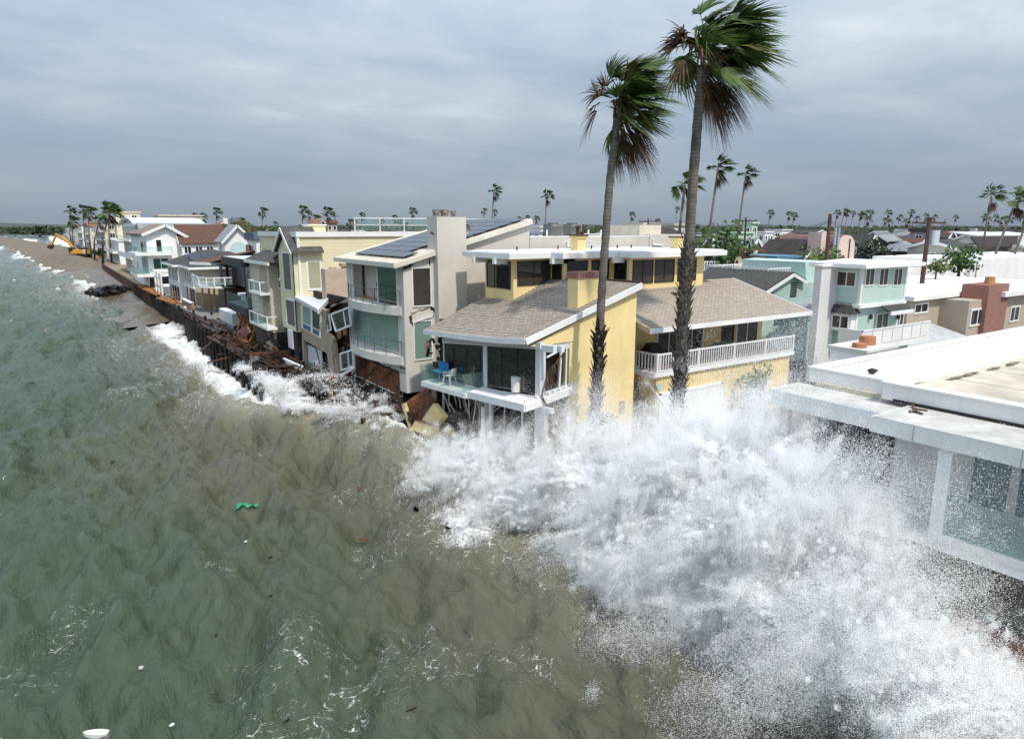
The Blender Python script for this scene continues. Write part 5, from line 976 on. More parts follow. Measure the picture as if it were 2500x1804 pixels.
t = thing('roof_debris', 'small dark clump of wreckage on the white roof edge', 'debris', (21.9, 11.6, 8.35)); MB().blob((21.9, 11.5, 8.48), (.16, .2, .1), 5, .6).build('clump', WOODD, t)
# ------------------------------------------------------------------ mint-green house
MINT = M('mint siding', (.44, .57, .53), .7, .05, 1.0, kind='rows', axis=2, rh=.23, jw=.07, jd=.62, bdist=.015); MINTP = M('mint panel', (.47, .61, .565), .7, .04, 1.0)
XM = 43.5; YM = onX(2102, 700, XM).y
mh = thing('mint_house', 'mint-green three-storey house with flat white roof, white brick chimney and white balcony', 'house', (XM + 4, YM + 4, 2.5))
XE = onY(2211, 690, YM).x; YN = onX(2031, 690, XM).y; zt, zm = onX(2102, 654, XM).z, onX(2100, 745, XM).z; zb = onX(2092, 845, XM).z
MB().box(XM, XE, YM, YN, zm, zt).build('upper_wall', MINTP, mh); MB().box(XM + .25, XE - .1, YM + .25, YN + .2, 2.5, zm).build('lower_wall', MINT, mh)
MB().box(XM - .15, XE + .1, YM - .15, YN + .3, zm - .22, zm).build('band', WHITE, mh)
for (x, y) in ((XM - .03, YM - .03), (XM - .03, YN - .15), (XE - .12, YM - .03)): MB().box(x, x + .18, y, y + .18, zm, zt).build('corner_board', WHITE, mh)
for (x, y) in ((XM + .2, YM + .2), (XE - .25, YM + .2)): MB().box(x, x + .2, y, y + .2, zb, zm - .22).build('corner_board', WHITE, mh)
MB().prism([(XM - .9, YM - .7), (XE + .6, YM - .9), (XE + .6, YN + 3), (XM - .9, YN + 1.2)], zt, zt + .24).build('roof', WHITE, mh); MB().prism([(XM - .7, YM - .5), (XE + .4, YM - .7), (XE + .4, YN + 2.8), (XM - .7, YN + 1.0)], zt + .24, zt + .30).build('roof_sheet', WHITE, mh)
a, b = onX(2101, 700, XM), onX(2040, 655, XM); window(mh, 'W', XM, YM + .35, onX(2042, 690, XM).y, onX(2101, 703, XM).z, onX(2101, 664, XM).z, 2, .08, WHITE, GBROWN, .05)
for (l, r) in ((2112, 2134), (2146, 2168), (2181, 2202)): window(mh, 'S', YM, onY(l, 675, YM).x, onY(r, 675, YM).x, onY(l, 699, YM).z, onY(l, 655, YM).z, 2, .07, WHITE, GBROWN, .05)
# bay window, awning, door, lamps
w0, w1 = onX(2083, 790, XM).y, onX(2032, 790, XM).y; zw0, zw1 = onX(2083, 806, XM).z, onX(2083, 770, XM).z
MB().box(XM - .3, XM + .3, w0, w1, zw0 - .1, zw1 + .1).build('bay', WHITE, mh); window(mh, 'W', XM - .3, w0 + .1, w1 - .1, zw0, zw1, 2, .1, WHITE, GDARK, .05)
MB().hexa([(XM - .55, w0 - .3, zw1 + .12), (XM + .3, w0 - .3, zw1 + .12), (XM + .3, w1 + .3, zw1 + .12), (XM - .55, w1 + .3, zw1 + .12), (XM - .1, w0 + .2, zw1 + .75), (XM + .3, w0 + .2, zw1 + .75), (XM + .3, w1 - .2, zw1 + .75), (XM - .1, w1 - .2, zw1 + .75)]).build('bay_roof', GRROOF, mh)
YS = YM + .25; d0, d1 = onY(2138, 790, YS).x, onY(2168, 790, YS).x; window(mh, 'S', YS, d0, d1, onY(2150, 812, YS).z, onY(2150, 764, YS).z, 2, .1, WHITE, GSCREEN, .05, name='sliding_door')
za = onY(2150, 760, YS).z; MB().slab([(d0 - .3, YS - 1.1, za), (d1 + .9, YS - 1.1, za), (d1 + .9, YS, za + .55), (d0 - .3, YS, za + .55)], (0, 0, .1)).build('awning', GRROOF, mh); MB().box(d0 - .32, d1 + .92, YS - 1.15, YS - 1.05, za - .12, za + .12).build('awning_trim', WHITE, mh)
for px in (2121, 2188): q = onY(px, 773, YS); MB().blob((q.x, YS - .15, q.z), (.14, .14, .22), 3, .1).build('wall_lamp', DKMET, mh)
q0, q1 = onY(2196, 770, YS).x, onY(2206, 770, YS).x; window(mh, 'S', YS, q0, q1, onY(2200, 795, YS).z, onY(2200, 757, YS).z, 1, .08, WHITE, GDARK, .05)
# balcony
zd = onY(2140, 840, YM - 1.2).z; x0, x1 = onY(2097, 830, YM - 1.2).x, onY(2262, 810, YM - 1.2).x
MB().box(x0, x1, YM - 1.4, YM + .2, zd - .35, zd).build('balcony', WOFF, mh)
for k in range(7):
    xa = x0 + (x1 - x0) * k / 7; MB().box(xa + .1, xa + (x1 - x0) / 7 - .02, YM - 1.36, YM - 1.32, zd + .05, zd + .98).build('balcony_panel', WOFF, mh); MB().box(xa, xa + .1, YM - 1.4, YM - 1.28, zd, zd + 1.1).build('balcony_post', WHITE, mh)
MB().box(x0, x1, YM - 1.4, YM - 1.28, zd + .98, zd + 1.05).build('balcony_rail', WHITE, mh); MB().box(x0, x0 + .1, YM - 1.28, YM + .2, zd, zd + 1.05).build('balcony_panel', WOFF, mh)
# white brick chimney and gabled wing
WBR = M('white painted brick', (.70, .70, .70), .85, .05, 1.5, kind='brick', col2=(.66, .66, .66), mortar=(.5, .5, .5), bw=.3, rh=.13, ms=.012, rot=(R(90), 0, 0), bdist=.01)
YC = YN - .4; cx0, cx1 = onY(2003, 700, YC).x, XM - .02; MB().box(cx0, cx1, YC, YC + .5, 2.5, onY(2010, 652, YC).z).build('chimney', WBR, mh); MB().box(cx0 - .1, cx1 + .08, YC - .1, YC + .6, onY(2010, 652, YC).z, onY(2010, 648, YC).z).build('chimney_cap', WOFF, mh)
YG = YM + 7.5; gp = [(1860, 720), (1938, 672), (1968, 689), (2003, 690), (2003, 880), (1860, 880)]
qY(gp, YG, 'gable_wall', MINT, mh, (0, 7, 0)); qY([(1966, 640), (1999, 636), (1999, 690), (1968, 689)], YG + .6, 'upper_wing', MINTP, mh, (0, 6, 0))
A1, B1, C1 = onY(1852, 725, YG - .3), onY(1938, 669, YG - .3), onY(1970, 688, YG - .3)
for p, q in ((A1, B1), (B1, C1)): MB().slab([p, q, q + Vector((0, 8, 0)), p + Vector((0, 8, 0))], (0, 0, .15)).build('gable_roof', GRROOF, mh); MB().beam(p + Vector((0, -.04, -.08)), q + Vector((0, -.04, -.08)), .08, .24).build('bargeboard', WHITE, mh)
m = MB(); v0 = onY(1931, 690, YG)
for k in range(7): m.box(v0.x, v0.x + .8, YG - .04, YG, v0.z - .1 - k * .17, v0.z - k * .17)
m.build('gable_vent', DKMET, mh); MB().box(XM + 3, XE, YN + .2, YN + 3, 2.5, zm).build('wall', MINT, mh)
# ------------------------------------------------------------------ tan house with brick chimney
TAN2 = M('tan stucco', (.44, .375, .30), .9, .06, .8, bump=.1, streak=.12)
YT = 27.0; th = thing('tan_brick_chimney_house', 'tan flat-roofed house with tall red brick chimney and white-framed windows', 'house', onY(2350, 780, YT))
def yx(px, py=760, Y=YT): return onY(px, py, Y).x
def yz(px, py, Y=YT): return onY(px, py, Y).z
MB().box(yx(2215), yx(2372), YT, YT + 12, 2.5, yz(2330, 722)).build('wall', TAN2, th); MB().box(yx(2364, 760, YT - 2.2), yx(2500) + 4, YT - 2.2, YT + 12, 2.5, yz(2400, 731, YT - 2.2)).build('wall', TAN2, th)
zr = yz(2330, 722); MB().box(yx(2212), yx(2375), YT - .5, YT + 12, zr, zr + .35).build('roof', WROOF, th); MB().box(yx(2355), yx(2500) + 5, YT - 2.9, YT + 12, zr - .02, zr + .38).build('roof', WROOF, th)
window(th, 'S', YT, yx(2231), yx(2264), yz(2240, 766), yz(2240, 741), 2, .12, WHITE, GDARK, .06)
Y2 = YT - 2.2; window(th, 'S', Y2, yx(2368, 770, Y2), yx(2404, 770, Y2), yz(2390, 794, Y2), yz(2390, 752, Y2), 2, .15, WHITE, GDARK, .08); window(th, 'S', Y2, yx(2418, 770, Y2), yx(2438, 770, Y2), yz(2420, 794, Y2), yz(2420, 755, Y2), 2, .12, WHITE, GDARK, .08); window(th, 'S', Y2, yx(2464, 770, Y2), yx(2486, 770, Y2), yz(2470, 786, Y2), yz(2470, 748, Y2), 2, .12, WHITE, GDARK, .08)
c = MB().box(yx(2322), yx(2372), YT - 2.6, YT - .6, 2.5, yz(2350, 704, YT - 2.6)).build('chimney', BRICK, th); MB().tube([(yx(2352), YT - 1.7, yz(2350, 704, YT - 2.6)), (yx(2352), YT - 1.7, yz(2350, 686, YT - 2.6))], [.42, .36], 14).build('chimney_pot', M('buff clay pot', (.50, .29, .13), .8, .2), c)
for px in (2225, 2248, 2280): MB().blob((yx(px), YT + 2.5, zr + .5), (.25, .25, .2), px, .2).build('roof_vent', WHITE, th)
lr = thing('grey_hip_roof', 'pale grey shingle hip roof between the mint house balcony and brick chimney', 'roof', (52, 20, 2.5)); p = [onZ(2225, 800, 5.4), onZ(2262, 785, 5.6), onZ(2360, 820, 4.6), onZ(2280, 850, 4.2), onZ(2215, 850, 4.4)]
MB().slab(p, (0, 0, -.2)).build('shingles', M('pale grey shingles', (.42, .43, .44), .9, .1, 2), lr); MB().box(p[1].x - 4, p[1].x + 3, p[1].y - 2, p[1].y + 2, 2.5, 4.2).build('wall', WOFF, lr)
# ------------------------------------------------------------------ long white stucco walls behind
YL = 40.0; wl = thing('long_white_building', 'long blank white stucco building with raised right end, behind the tan house', 'building', onY(2380, 690, YL))
MB().box(onY(2160, 690, YL).x, onY(2366, 690, YL).x, YL, YL + 12, 2.5, onY(2280, 648, YL).z).build('wall', STUC, wl); MB().box(onY(2366, 690, YL - .6).x, onY(2500, 690, YL - .6).x + 20, YL - .6, YL + 12, 2.5, onY(2400, 632, YL - .6).z).build('wall', STUC, wl)
zq = onY(2280, 648, YL).z; MB().box(onY(2160, 690, YL).x, onY(2366, 690, YL).x, YL - .05, YL + .3, zq, zq + .12).build('coping', WHITE, wl)
MB().tube([onY(2295, 674, YL - .3), onY(2293, 712, YL - .3)], .16, 8).build('flue', WHITE, wl); MB().tube([onY(2386, 638, YL - .9), onY(2377, 712, YL - .9)], .07, 6).build('downpipe', STEEL, wl)
window(wl, 'S', YL - .6, onY(2480, 720, YL - .6).x, onY(2500, 720, YL - .6).x + 3, onY(2490, 765, YL - .6).z, onY(2490, 706, YL - .6).z, 2, .12, DKMET, GDARK, .08)
# pergola building on the right edge
YP = 52.0; pg = thing('pergola_roof_house', 'house with dark barrel-tiled eave and weathered timber pergola at the right edge', 'house', onY(2440, 640, YP))
x0, x1 = onY(2372, 640, YP).x, onY(2500, 640, YP).x + 15; z0, z1 = onY(2420, 600, YP).z, onY(2420, 580, YP).z
MB().box(x0, x1, YP, YP + 14, 2.5, z0).build('wall', M('grey-tan stucco', (.36, .33, .28), .9, .08), pg); MB().slab([(x0 - 1, YP - 1.2, z0 - .3), (x1, YP - 1.2, z0 - .3), (x1, YP + .6, z1), (x0 - .3, YP + .6, z1)], (0, 0, .2)).build('tile_eave', M('dark brown tile', (.045, .033, .032), .8, .2, 2, kind='rows', axis=0, rh=.6, jw=.2, jd=.4), pg)
MB().slab([(x0 + 8, YP + 3, z1 + .1), (x1, YP + 3, z1 + .1), (x1, YP + 9, z1 + .7), (x0 + 11, YP + 9, z1 + .7)], (0, 0, .2)).build('white_roof', ROOFG, pg); MB().box(x0 + 11, x1, YP + 9, YP + 10, z1 + .55, z1 + .95).build('red_tile_ridge', TERRA, pg)
for k in range(4): MB().box(x0 + 2 + k * 4.2, x0 + 3.1 + k * 4.2, YP - .05, YP, z0 - 2.9, z0 - 1.5).build('window', WHITE, pg); MB().box(x0 + 2.15 + k * 4.2, x0 + 2.95 + k * 4.2, YP - .08, YP - .05, z0 - 2.75, z0 - 1.65).build('pane', GDARK, pg)
WP = M('weathered grey timber', (.16, .14, .12), .9, .2)
MB().box(x0 + 1, x1, YP - 5, YP - 4.6, z0 - .7, z0 - .2).build('pergola_beam', WP, pg)
for k in range(4): MB().box(x0 + 2 + k * 4.6, x0 + 2.4 + k * 4.6, YP - 5, YP - 4.6, 5, z0 - .7).build('pergola_post', WP, pg)
c = MB().box(x0 + 11, x0 + 13.2, YP - 3, YP - 1.4, z0 - 3, z0 + .1).build('white_chimney', WHITE, pg); MB().tube([(x0 + 12.1, YP - 2.2, z0 + .1), (x0 + 12.1, YP - 2.2, z0 + 1.6)], .5, 12).build('flue', WHITE, c)
# ------------------------------------------------------------------ town behind
tr_ = random.Random(31)
TC = {'white': WHT, 'cream': M('cream render', (.64, .57, .44), .85, .06), 'grey': M('grey siding', (.30, .31, .33), .8, .08), 'slate': M('slate blue siding', (.115, .15, .20), .8, .08), 'brown': M('dark brown shakes', (.055, .042, .038), .9, .15), 'tan': TAN2, 'mint': M('pale mint render', (.50, .66, .50), .8, .04), 'blue': M('teal blue siding', (.10, .22, .32), .75, .06), 'pink': M('pink render', (.56, .42, .37), .85, .05), 'sage': M('sage render', (.46, .45, .38), .85, .05), 'terra': TERRA,
      'darkroof': GRROOF, 'brownroof': BRROOF, 'black': M('black brown shingles', (.045, .037, .034), .95, .2, 1.0), 'greyroof': M('weathered grey roof', (.25, .26, .27), .9, .15, 1.0), 'red': M('red clay tile roof', (.30, .10, .055), .9, .15, 1.5)}
def zof(py, D): return CAMH - (py - 560.0) * D / FPX * .985
def house(lab, pl, pr, ytop, yeave, D, wall, roof, rtype='gable_y', nwin=3, depth=None, name='town_house', chim=False, rows=1):
    c = far((pl + pr) / 2, D); w = (pr - pl) / FPX * D; dep = depth or max(7, w * .9); ze, zt = zof(yeave, D), zof(ytop, D); t = thing(name, lab, 'house', (c.x, c.y, 2.5))
    hx = w * .40; hy = min(dep * .5, w * .5); x0, x1, y0, y1 = c.x - hx, c.x + hx, c.y - hy, c.y + hy; wm, rm = TC[wall], TC[roof]
    MB().box(x0, x1, y0, y1, 2.4, ze).build('wall', wm, t); o = .5; cx, cyy = c.x, c.y; dz = zt - ze
    if rtype == 'flat': MB().box(x0 - .3, x1 + .3, y0 - .3, y1 + .3, ze, max(zt, ze + .3)).build('roof', rm, t)
    elif rtype == 'gable_y':               # ridge along Y, gable faces south
        MB().slab([(x0, y0, ze), (x1, y0, ze), (cx, y0, zt)], (0, y1 - y0, 0)).build('gable', wm, t)
        for s in (-1, 1): e = cx + s * (hx + o); MB().slab([(e, y0 - o, ze - o * dz / hx), (cx, y0 - o, zt + .02), (cx, y1 + o, zt + .02), (e, y1 + o, ze - o * dz / hx)], (0, 0, .22)).build('roof', rm, t); MB().beam((e, y0 - o - .03, ze - o * dz / hx), (cx, y0 - o - .03, zt), .12, .35).build('bargeboard', WHITE, t)
    elif rtype == 'gable_x':               # ridge along X, long slope faces south
        MB().slab([(x0, y0, ze), (x0, y1, ze), (x0, cyy, zt)], (x1 - x0, 0, 0)).build('gable', wm, t)
        for s in (-1, 1): e = cyy + s * (hy + o); MB().slab([(x0 - o, e, ze - o * dz / hy), (x1 + o, e, ze - o * dz / hy), (x1 + o, cyy, zt + .02), (x0 - o, cyy, zt + .02)], (0, 0, .22)).build('roof', rm, t); MB().beam((x0 - o - .03, e, ze - o * dz / hy), (x0 - o - .03, cyy, zt), .12, .35).build('bargeboard', WHITE, t)
    elif rtype == 'hip':
        r = min(hx, hy) * .75; MB().add([(x0 - o, y0 - o, ze), (x1 + o, y0 - o, ze), (x1 + o, y1 + o, ze), (x0 - o, y1 + o, ze), (x0 + r, cyy, zt), (x1 - r, cyy, zt)], [(0, 1, 5, 4), (1, 2, 5), (2, 3, 4, 5), (3, 0, 4), (3, 2, 1, 0)]).build('roof', rm, t); MB().box(x0 - o, x1 + o, y0 - o - .05, y0 - o + .1, ze - .25, ze).build('fascia', WHITE, t)
    for r in range(rows):
        zb = ze - 2.1 - r * 2.8
        if zb < 2.6: break
        for i in range(nwin):
            a = x0 + (x1 - x0) * (i + .5) / nwin; ww = min(1.7, (x1 - x0) / nwin * .7) / 2; window(t, 'S', y0, a - ww, a + ww, zb, zb + 1.4, 2 if ww > .6 else 1, .14, WHITE, GDARK, .08)
        for i in range(max(1, nwin - 1)):
            a = y0 + (y1 - y0) * (i + .5) / max(1, nwin - 1); ww = min(1.6, (y1 - y0) / max(1, nwin - 1) * .6) / 2; window(t, 'W', x0, a - ww, a + ww, zb, zb + 1.4, 2 if ww > .6 else 1, .14, WHITE, GDARK, .08)
    if chim: MB().box(cx + hx * .4, cx + hx * .4 + 1.0, cyy, cyy + 1.0, ze, zt + 1.2).build('chimney', chim if not isinstance(chim, bool) else BRICK, t)
    return t
# right of the palms, near to far
house('dark brown shingled roof house with open timber gable, beyond the white roof deck', 1868, 1985, 588, 622, 95, 'tan', 'black', 'gable_y', 2)
house('teal blue flat-roofed house just behind the white roof deck railing', 1812, 1920, 622, 628, 82, 'blue', 'blue', 'flat', 4)
house('long slate-blue house with grey roof left of the pink barrel vault', 1930, 2060, 575, 592, 125, 'slate', 'darkroof', 'gable_x', 3)
house('slate-blue gable house with white trim directly behind the pink barrel vault', 2062, 2115, 575, 600, 128, 'slate', 'darkroof', 'gable_y', 1)
house('dark brown gable house with white windows right of the pink barrel vault', 2098, 2165, 567, 586, 140, 'brown', 'greyroof', 'gable_x', 2)
house('brown house with pale grey hip roof in front of the utility pole', 2150, 2228, 588, 612, 112, 'brown', 'greyroof', 'hip', 2)
house('sage house with charcoal roof and small dormer right of the utility pole', 2225, 2330, 588, 603, 105, 'sage', 'darkroof', 'gable_x', 2)
house('white two-storey house with wide balconies between the brown houses', 2172, 2212, 562, 574, 165, 'white', 'greyroof', 'gable_y', 2, rows=2)
house('grey three-storey house with roof terrace beside the transformer pole', 2212, 2255, 558, 566, 160, 'grey', 'darkroof', 'flat', 2, rows=2)
house('tan gable house behind the sage house', 2258, 2300, 566, 578, 170, 'tan', 'darkroof', 'gable_y', 2)
house('dark brown house with red-brown roof right of the tan gable house', 2296, 2340, 563, 574, 175, 'brown', 'brownroof', 'hip', 2)
house('white house with solar roof in front of the three leaning palms', 2322, 2385, 573, 586, 140, 'white', 'darkroof', 'gable_x', 3, chim=WHITE)
house('white stepped modern house left of the red roofed house', 1865, 1910, 560, 563, 190, 'white', 'white', 'flat', 3, rows=2)
house('brown hip roofed house with white window band near the palm trunk', 1890, 1945, 568, 582, 150, 'brown', 'brownroof', 'hip', 4)
house('grey gabled house with white dormer on the skyline of the town', 1932, 1990, 563, 570, 200, 'grey', 'darkroof', 'gable_y', 2)
house('low brick-red building on the skyline behind the slate-blue house', 1985, 2020, 567, 569, 210, 'terra', 'terra', 'flat', 2)
house('tall pale mint stucco house with stepped tower behind the broken palm', 1748, 1815, 566, 570, 135, 'mint', 'mint', 'flat', 2, rows=2)
house('pale mint stair tower rising above its mint house', 1806, 1832, 545, 547, 138, 'mint', 'mint', 'flat', 1)
house('white house with steep open gable beside the thin palm trunk', 1770, 1840, 585, 612, 112, 'white', 'greyroof', 'gable_y', 1)
house('white cottages with brown roof behind the white roof deck', 1835, 1875, 598, 610, 120, 'white', 'brownroof', 'gable_x', 2)
house('white apartment block with flat roof and balcony behind the mint tower', 1830, 1868, 565, 568, 180, 'white', 'white', 'flat', 3, rows=2)
house('long sage apartment block with flat roof between the two tall palms', 1590, 1672, 546, 552, 150, 'sage', 'sage', 'flat', 7, rows=2)
house('low cream block with plain wall left of the sage apartment block', 1525, 1592, 545, 550, 160, 'cream', 'cream', 'flat', 3)
house('dark charcoal roofed house behind the beige parapet block', 1470, 1560, 562, 572, 110, 'grey', 'darkroof', 'gable_x', 3)
house('dark shingle roofed house behind the thick palm boots', 1560, 1640, 560, 572, 105, 'cream', 'black', 'gable_x', 3)
house('white low house behind the rooftop air conditioners', 1290, 1350, 552, 556, 130, 'white', 'white', 'flat', 3)
# behind the left-hand row
t = house('white house with big arched window in its gable, behind the solar hip roof', 545, 622, 552, 585, 118, 'white', 'greyroof', 'gable_y', 0)
c = ORG[t.name]; hw = 77 / FPX * 118; y_ = c.y - hw * .45 - .35; MB().slab([(c.x - 1.4, y_, 7.0)] + [(c.x + 1.4 * math.cos(math.pi * (1 - i / 10)), y_, 9.6 + 1.4 * math.sin(math.pi * i / 10)) for i in range(11)] + [(c.x + 1.4, y_, 7.0)], (0, .9, 0)).build('arched_window', M('pale aqua glass', (.52, .66, .66), .3, .03), t)
house('long brown shake roof behind the white gable house', 440, 560, 552, 590, 130, 'white', 'brownroof', 'gable_x', 4)
house('white modern house with black roof band behind the cream gable', 618, 700, 568, 584, 92, 'white', 'slate', 'flat', 2)
house('small white house with orange tile roof under the bushy palms', 540, 572, 545, 556, 175, 'white', 'red', 'gable_y', 1, chim=WHITE)
house('large plain tan commercial building behind the white beach houses', 395, 510, 527, 530, 210, 'cream', 'cream', 'flat', 2)
house('taller tan commercial block with flat roof behind the palms of the beach', 300, 364, 519, 522, 245, 'cream', 'cream', 'flat', 2)
house('white modern house with rooftop terrace in front of the tan building', 372, 440, 541, 544, 185, 'white', 'white', 'flat', 4, rows=2)
house('tan cottage with brown chimney at the skyline behind the cream house', 800, 830, 540, 545, 200, 'tan', 'brownroof', 'gable_x', 2)
house('brown gable house between the far palms behind the cream house', 770, 800, 553, 558, 190, 'white', 'brownroof', 'gable_x', 2)
ORD = ('first', 'second', 'third', 'fourth', 'fifth', 'sixth', 'seventh', 'eighth', 'ninth', 'tenth', 'eleventh', 'twelfth', 'thirteenth', 'fourteenth', 'fifteenth', 'sixteenth')
wc_ = (('white', 'white'), ('cream', 'cream'), ('white', 'white'), ('grey', 'grey'), ('tan', 'tan'), ('white', 'white'), ('sage', 'sage')); rc_ = (('greyroof', 'grey'), ('darkroof', 'charcoal'), ('brownroof', 'brown'), ('greyroof', 'grey'), ('red', 'red tile'), ('white', 'white'))
for row, (rn, D, y0, pa, pb, cnt) in enumerate((('nearest', 150, 585, 1690, 2480, 13), ('second', 190, 576, 1480, 2500, 16), ('third', 240, 569, 1460, 2500, 16), ('left-hand', 215, 566, 560, 1290, 14), ('far left-hand', 270, 562, 470, 1300, 15))):
    for i in range(cnt):
        px = pa + (pb - pa) * (i + .5 + tr_.uniform(-.3, .3)) / cnt; w = tr_.uniform(34, 56) * 170 / D; wv, rv_ = wc_[tr_.randrange(7)], rc_[tr_.randrange(6)]; ty = tr_.choice(('gable_y', 'gable_x', 'hip', 'flat')); yt = y0 + tr_.uniform(-4, 6)
        house('%s house from left in the %s packed town row, %s with %s roof' % (ORD[i], rn, wv[1], rv_[1]), px - w / 2, px + w / 2, yt, yt + (2 if ty == 'flat' else tr_.uniform(8, 13) * 170 / D), D + tr_.uniform(-8, 8), wv[0], rv_[0], ty, 2, name='small_town_house')
# ---- white beach houses before the excavator
def beach_house(lab, pl, pr, X, ytop, wall, rtype='flat', roof='greyroof', floors=3, bal=True, name='beach_house'):
    y1, y0 = onX(pl, 620, X).y, onX(pr, 620, X).y; zt = onX((pl + pr) / 2, ytop, X).z; zt = max(zt, 6.5); t = thing(name, lab, 'house', (X + 6, (y0 + y1) / 2, 2.5)); w = y1 - y0
    MB().box(X, X + 13, y0, y1, 2.4, zt).build('wall', TC[wall], t)
    if rtype == 'flat': MB().box(X - .4, X + 13.4, y0 - .3, y1 + .3, zt, zt + .35).build('roof', TC[roof], t)
    elif rtype == 'arch':
        n = 10; p = [(X - .8, y0 - .5 + (w + 1) * i / n, zt + 1.4 * math.sin(math.pi * i / n) ** .8) for i in range(n + 1)]; MB().slab(p + [(q[0], q[1], q[2] - .35) for q in p[::-1]], (15, 0, 0)).build('roof', ROOFG, t); MB().slab([(X + .1, y0, zt - .05)] + [(X + .1, q[1], q[2] - .4) for q in p[1:-1]] + [(X + .1, y1, zt - .05)], (.2, 0, 0)).build('arched_glass', GDARK, t)
    else: MB().slab([(X - .6, y0 - .6, zt), (X - .6, y1 + .6, zt), (X - .6, (y0 + y1) / 2, zt + min(w * .3, 2.4))], (14, 0, 0)).build('roof', TC[roof], t)
    h = (zt - 2.5) / floors
    for f in range(floors):
        z = 2.5 + f * h; n = max(2, int(w / 3.2))
        for i in range(n): a = y0 + w * (i + .5) / n; window(t, 'W', X, a - w / n * .36, a + w / n * .36, z + .5, z + h * .85, 2, .14, WHITE, (GDARK, GGREEN)[(i + f) % 2], .1)
        for i in range(2): a = X + 2.5 + i * 4.5; window(t, 'S', y0, a - .9, a + .9, z + .8, z + h * .82, 2, .14, WHITE, GDARK, .1)
        if bal and f > 0: MB().box(X - 1.7, X, y0 + .3, y1 - .3, z - .15, z + .1).build('balcony', WHT, t); MB().box(X - 1.7, X - 1.62, y0 + .3, y1 - .3, z + .1, z + 1.1).build('balcony_front', (GCLEAR, WOFF)[f % 2], t)
    return t
beach_house('white modern house with arched roof and black triangular window beside the beach palms', 306, 340, 17.5, 545, 'white', 'arch')
beach_house('pale house with small grey roof and brick balcony next to the white gable house', 342, 356, 16.6, 575, 'white', 'gable', 'greyroof')
beach_house('four-storey apartment block with white balcony fronts behind the beach palms', 240, 262, 20, 545, 'cream', 'flat', 'greyroof', 4)
beach_house('low white house with boxy balcony at the foot of the beach palms', 266, 292, 18.5, 588, 'white', 'flat', 'white', 2)
beach_house('cream house with red tile roof beyond the apartment block', 214, 226, 21, 553, 'cream', 'gable', 'red', 3)
beach_house('white three-storey house with brick corner beyond the excavator', 196, 207, 21, 551, 'white', 'flat', 'brownroof', 3)
beach_house('tan house with shallow gable roof behind the excavator arm', 180, 189, 21, 556, 'tan', 'gable', 'brownroof', 2)
beach_house('pale green house farthest along the beach row', 166, 173, 21, 563, 'sage', 'gable', 'greyroof', 2)
beach_house('small white house second farthest along the beach row', 173.5, 179, 20, 566, 'white', 'flat', 'white', 2)
# ---- white railed roof deck and pink barrel-vault house
rd = thing('railed_roof_house', 'house with white railed roof deck and grey shingle skirt behind the tan roof', 'house', far(1870, 62)); c = far(1870, 62); zd = zof(672, 62)
MB().box(c.x - 7, c.x + 8, c.y - 5, c.y + 6, 2.5, zd).build('wall', TC['grey'], rd); MB().add([(c.x - 8.5, c.y - 7.5, zd - 2.2), (c.x + 9, c.y - 7.5, zd - 2.2), (c.x + 9, c.y - 5, zd), (c.x - 8.5, c.y - 5, zd)], [(0, 1, 2, 3)]).build('shingle_skirt', TC['greyroof'], rd)
MB().box(c.x - 7.2, c.x + 8.2, c.y - 5.2, c.y + 6.2, zd, zd + .1).build('roof_deck', WHT, rd)
bl = None
for (x0, y0, x1, y1) in ((c.x - 7, c.y - 5, c.x + 8, c.y - 5), (c.x - 7, c.y - 5, c.x - 7, c.y + 6), (c.x - 7, c.y + 1, c.x + 8, c.y + 1), (c.x - 7, c.y + 6, c.x + 8, c.y + 6)):
    a, b = Vector((x0, y0, zd + .1)), Vector((x1, y1, zd + .1)); MB().beam(a + Vector((0, 0, .95)), b + Vector((0, 0, .95)), .1, .08).beam(a + Vector((0, 0, .12)), b + Vector((0, 0, .12)), .06, .06).build('rail', WHITE, rd); n = int((b - a).length / .36)
    for i in range(n + 1):
        if bl is None: bl = MB().box(-.035, .035, -.035, .035, 0, .95).build('baluster', WHITE, rd); bl.data.transform(Matrix.Translation(ORG[rd.name])); o = bl
        else: o = share(bl, rd)
        o.location = a.lerp(b, i / n) - ORG[rd.name]
for i, dx in enumerate((-1.8, -.4)):
    t = thing('deck_chair', ('coral folding chair on the white roof deck, left one', 'coral folding chair on the white roof deck, right one')[i], 'chair', (c.x + dx, c.y - 1, zd + .1)); CORAL = M('coral cloth', (.75, .18, .15), .7, .06)
    MB().box(c.x + dx - .5, c.x + dx + .5, c.y - 1.2, c.y - .6, zd + .5, zd + .55).build('seat', CORAL, t); MB().slab([(c.x + dx - .5, c.y - .7, zd + .5), (c.x + dx + .5, c.y - .7, zd + .5), (c.x + dx + .5, c.y - .4, zd + 1.35), (c.x + dx - .5, c.y - .4, zd + 1.35)], (0, .05, 0)).build('backrest', CORAL, t)
    for a in (-.45, .45): MB().beam((c.x + dx + a, c.y - 1.15, zd + .1), (c.x + dx + a, c.y - .5, zd + .5), .05).build('leg', WHITE, t)
bv = thing('barrel_vault_house', 'pink stucco house with brown barrel-vault roof and two tall silver flues', 'house', far(2050, 92)); c = far(2055, 92); n = 12; r_ = 1.9; zc = zof(604, 92)
MB().slab([(c.x + r_ * math.cos(math.pi * i / n), c.y, zc + r_ * .85 * math.sin(math.pi * i / n)) for i in range(n + 1)] + [(c.x - r_, c.y, 2.5), (c.x + r_, c.y, 2.5)], (0, 9, 0)).build('wall', TC['pink'], bv)
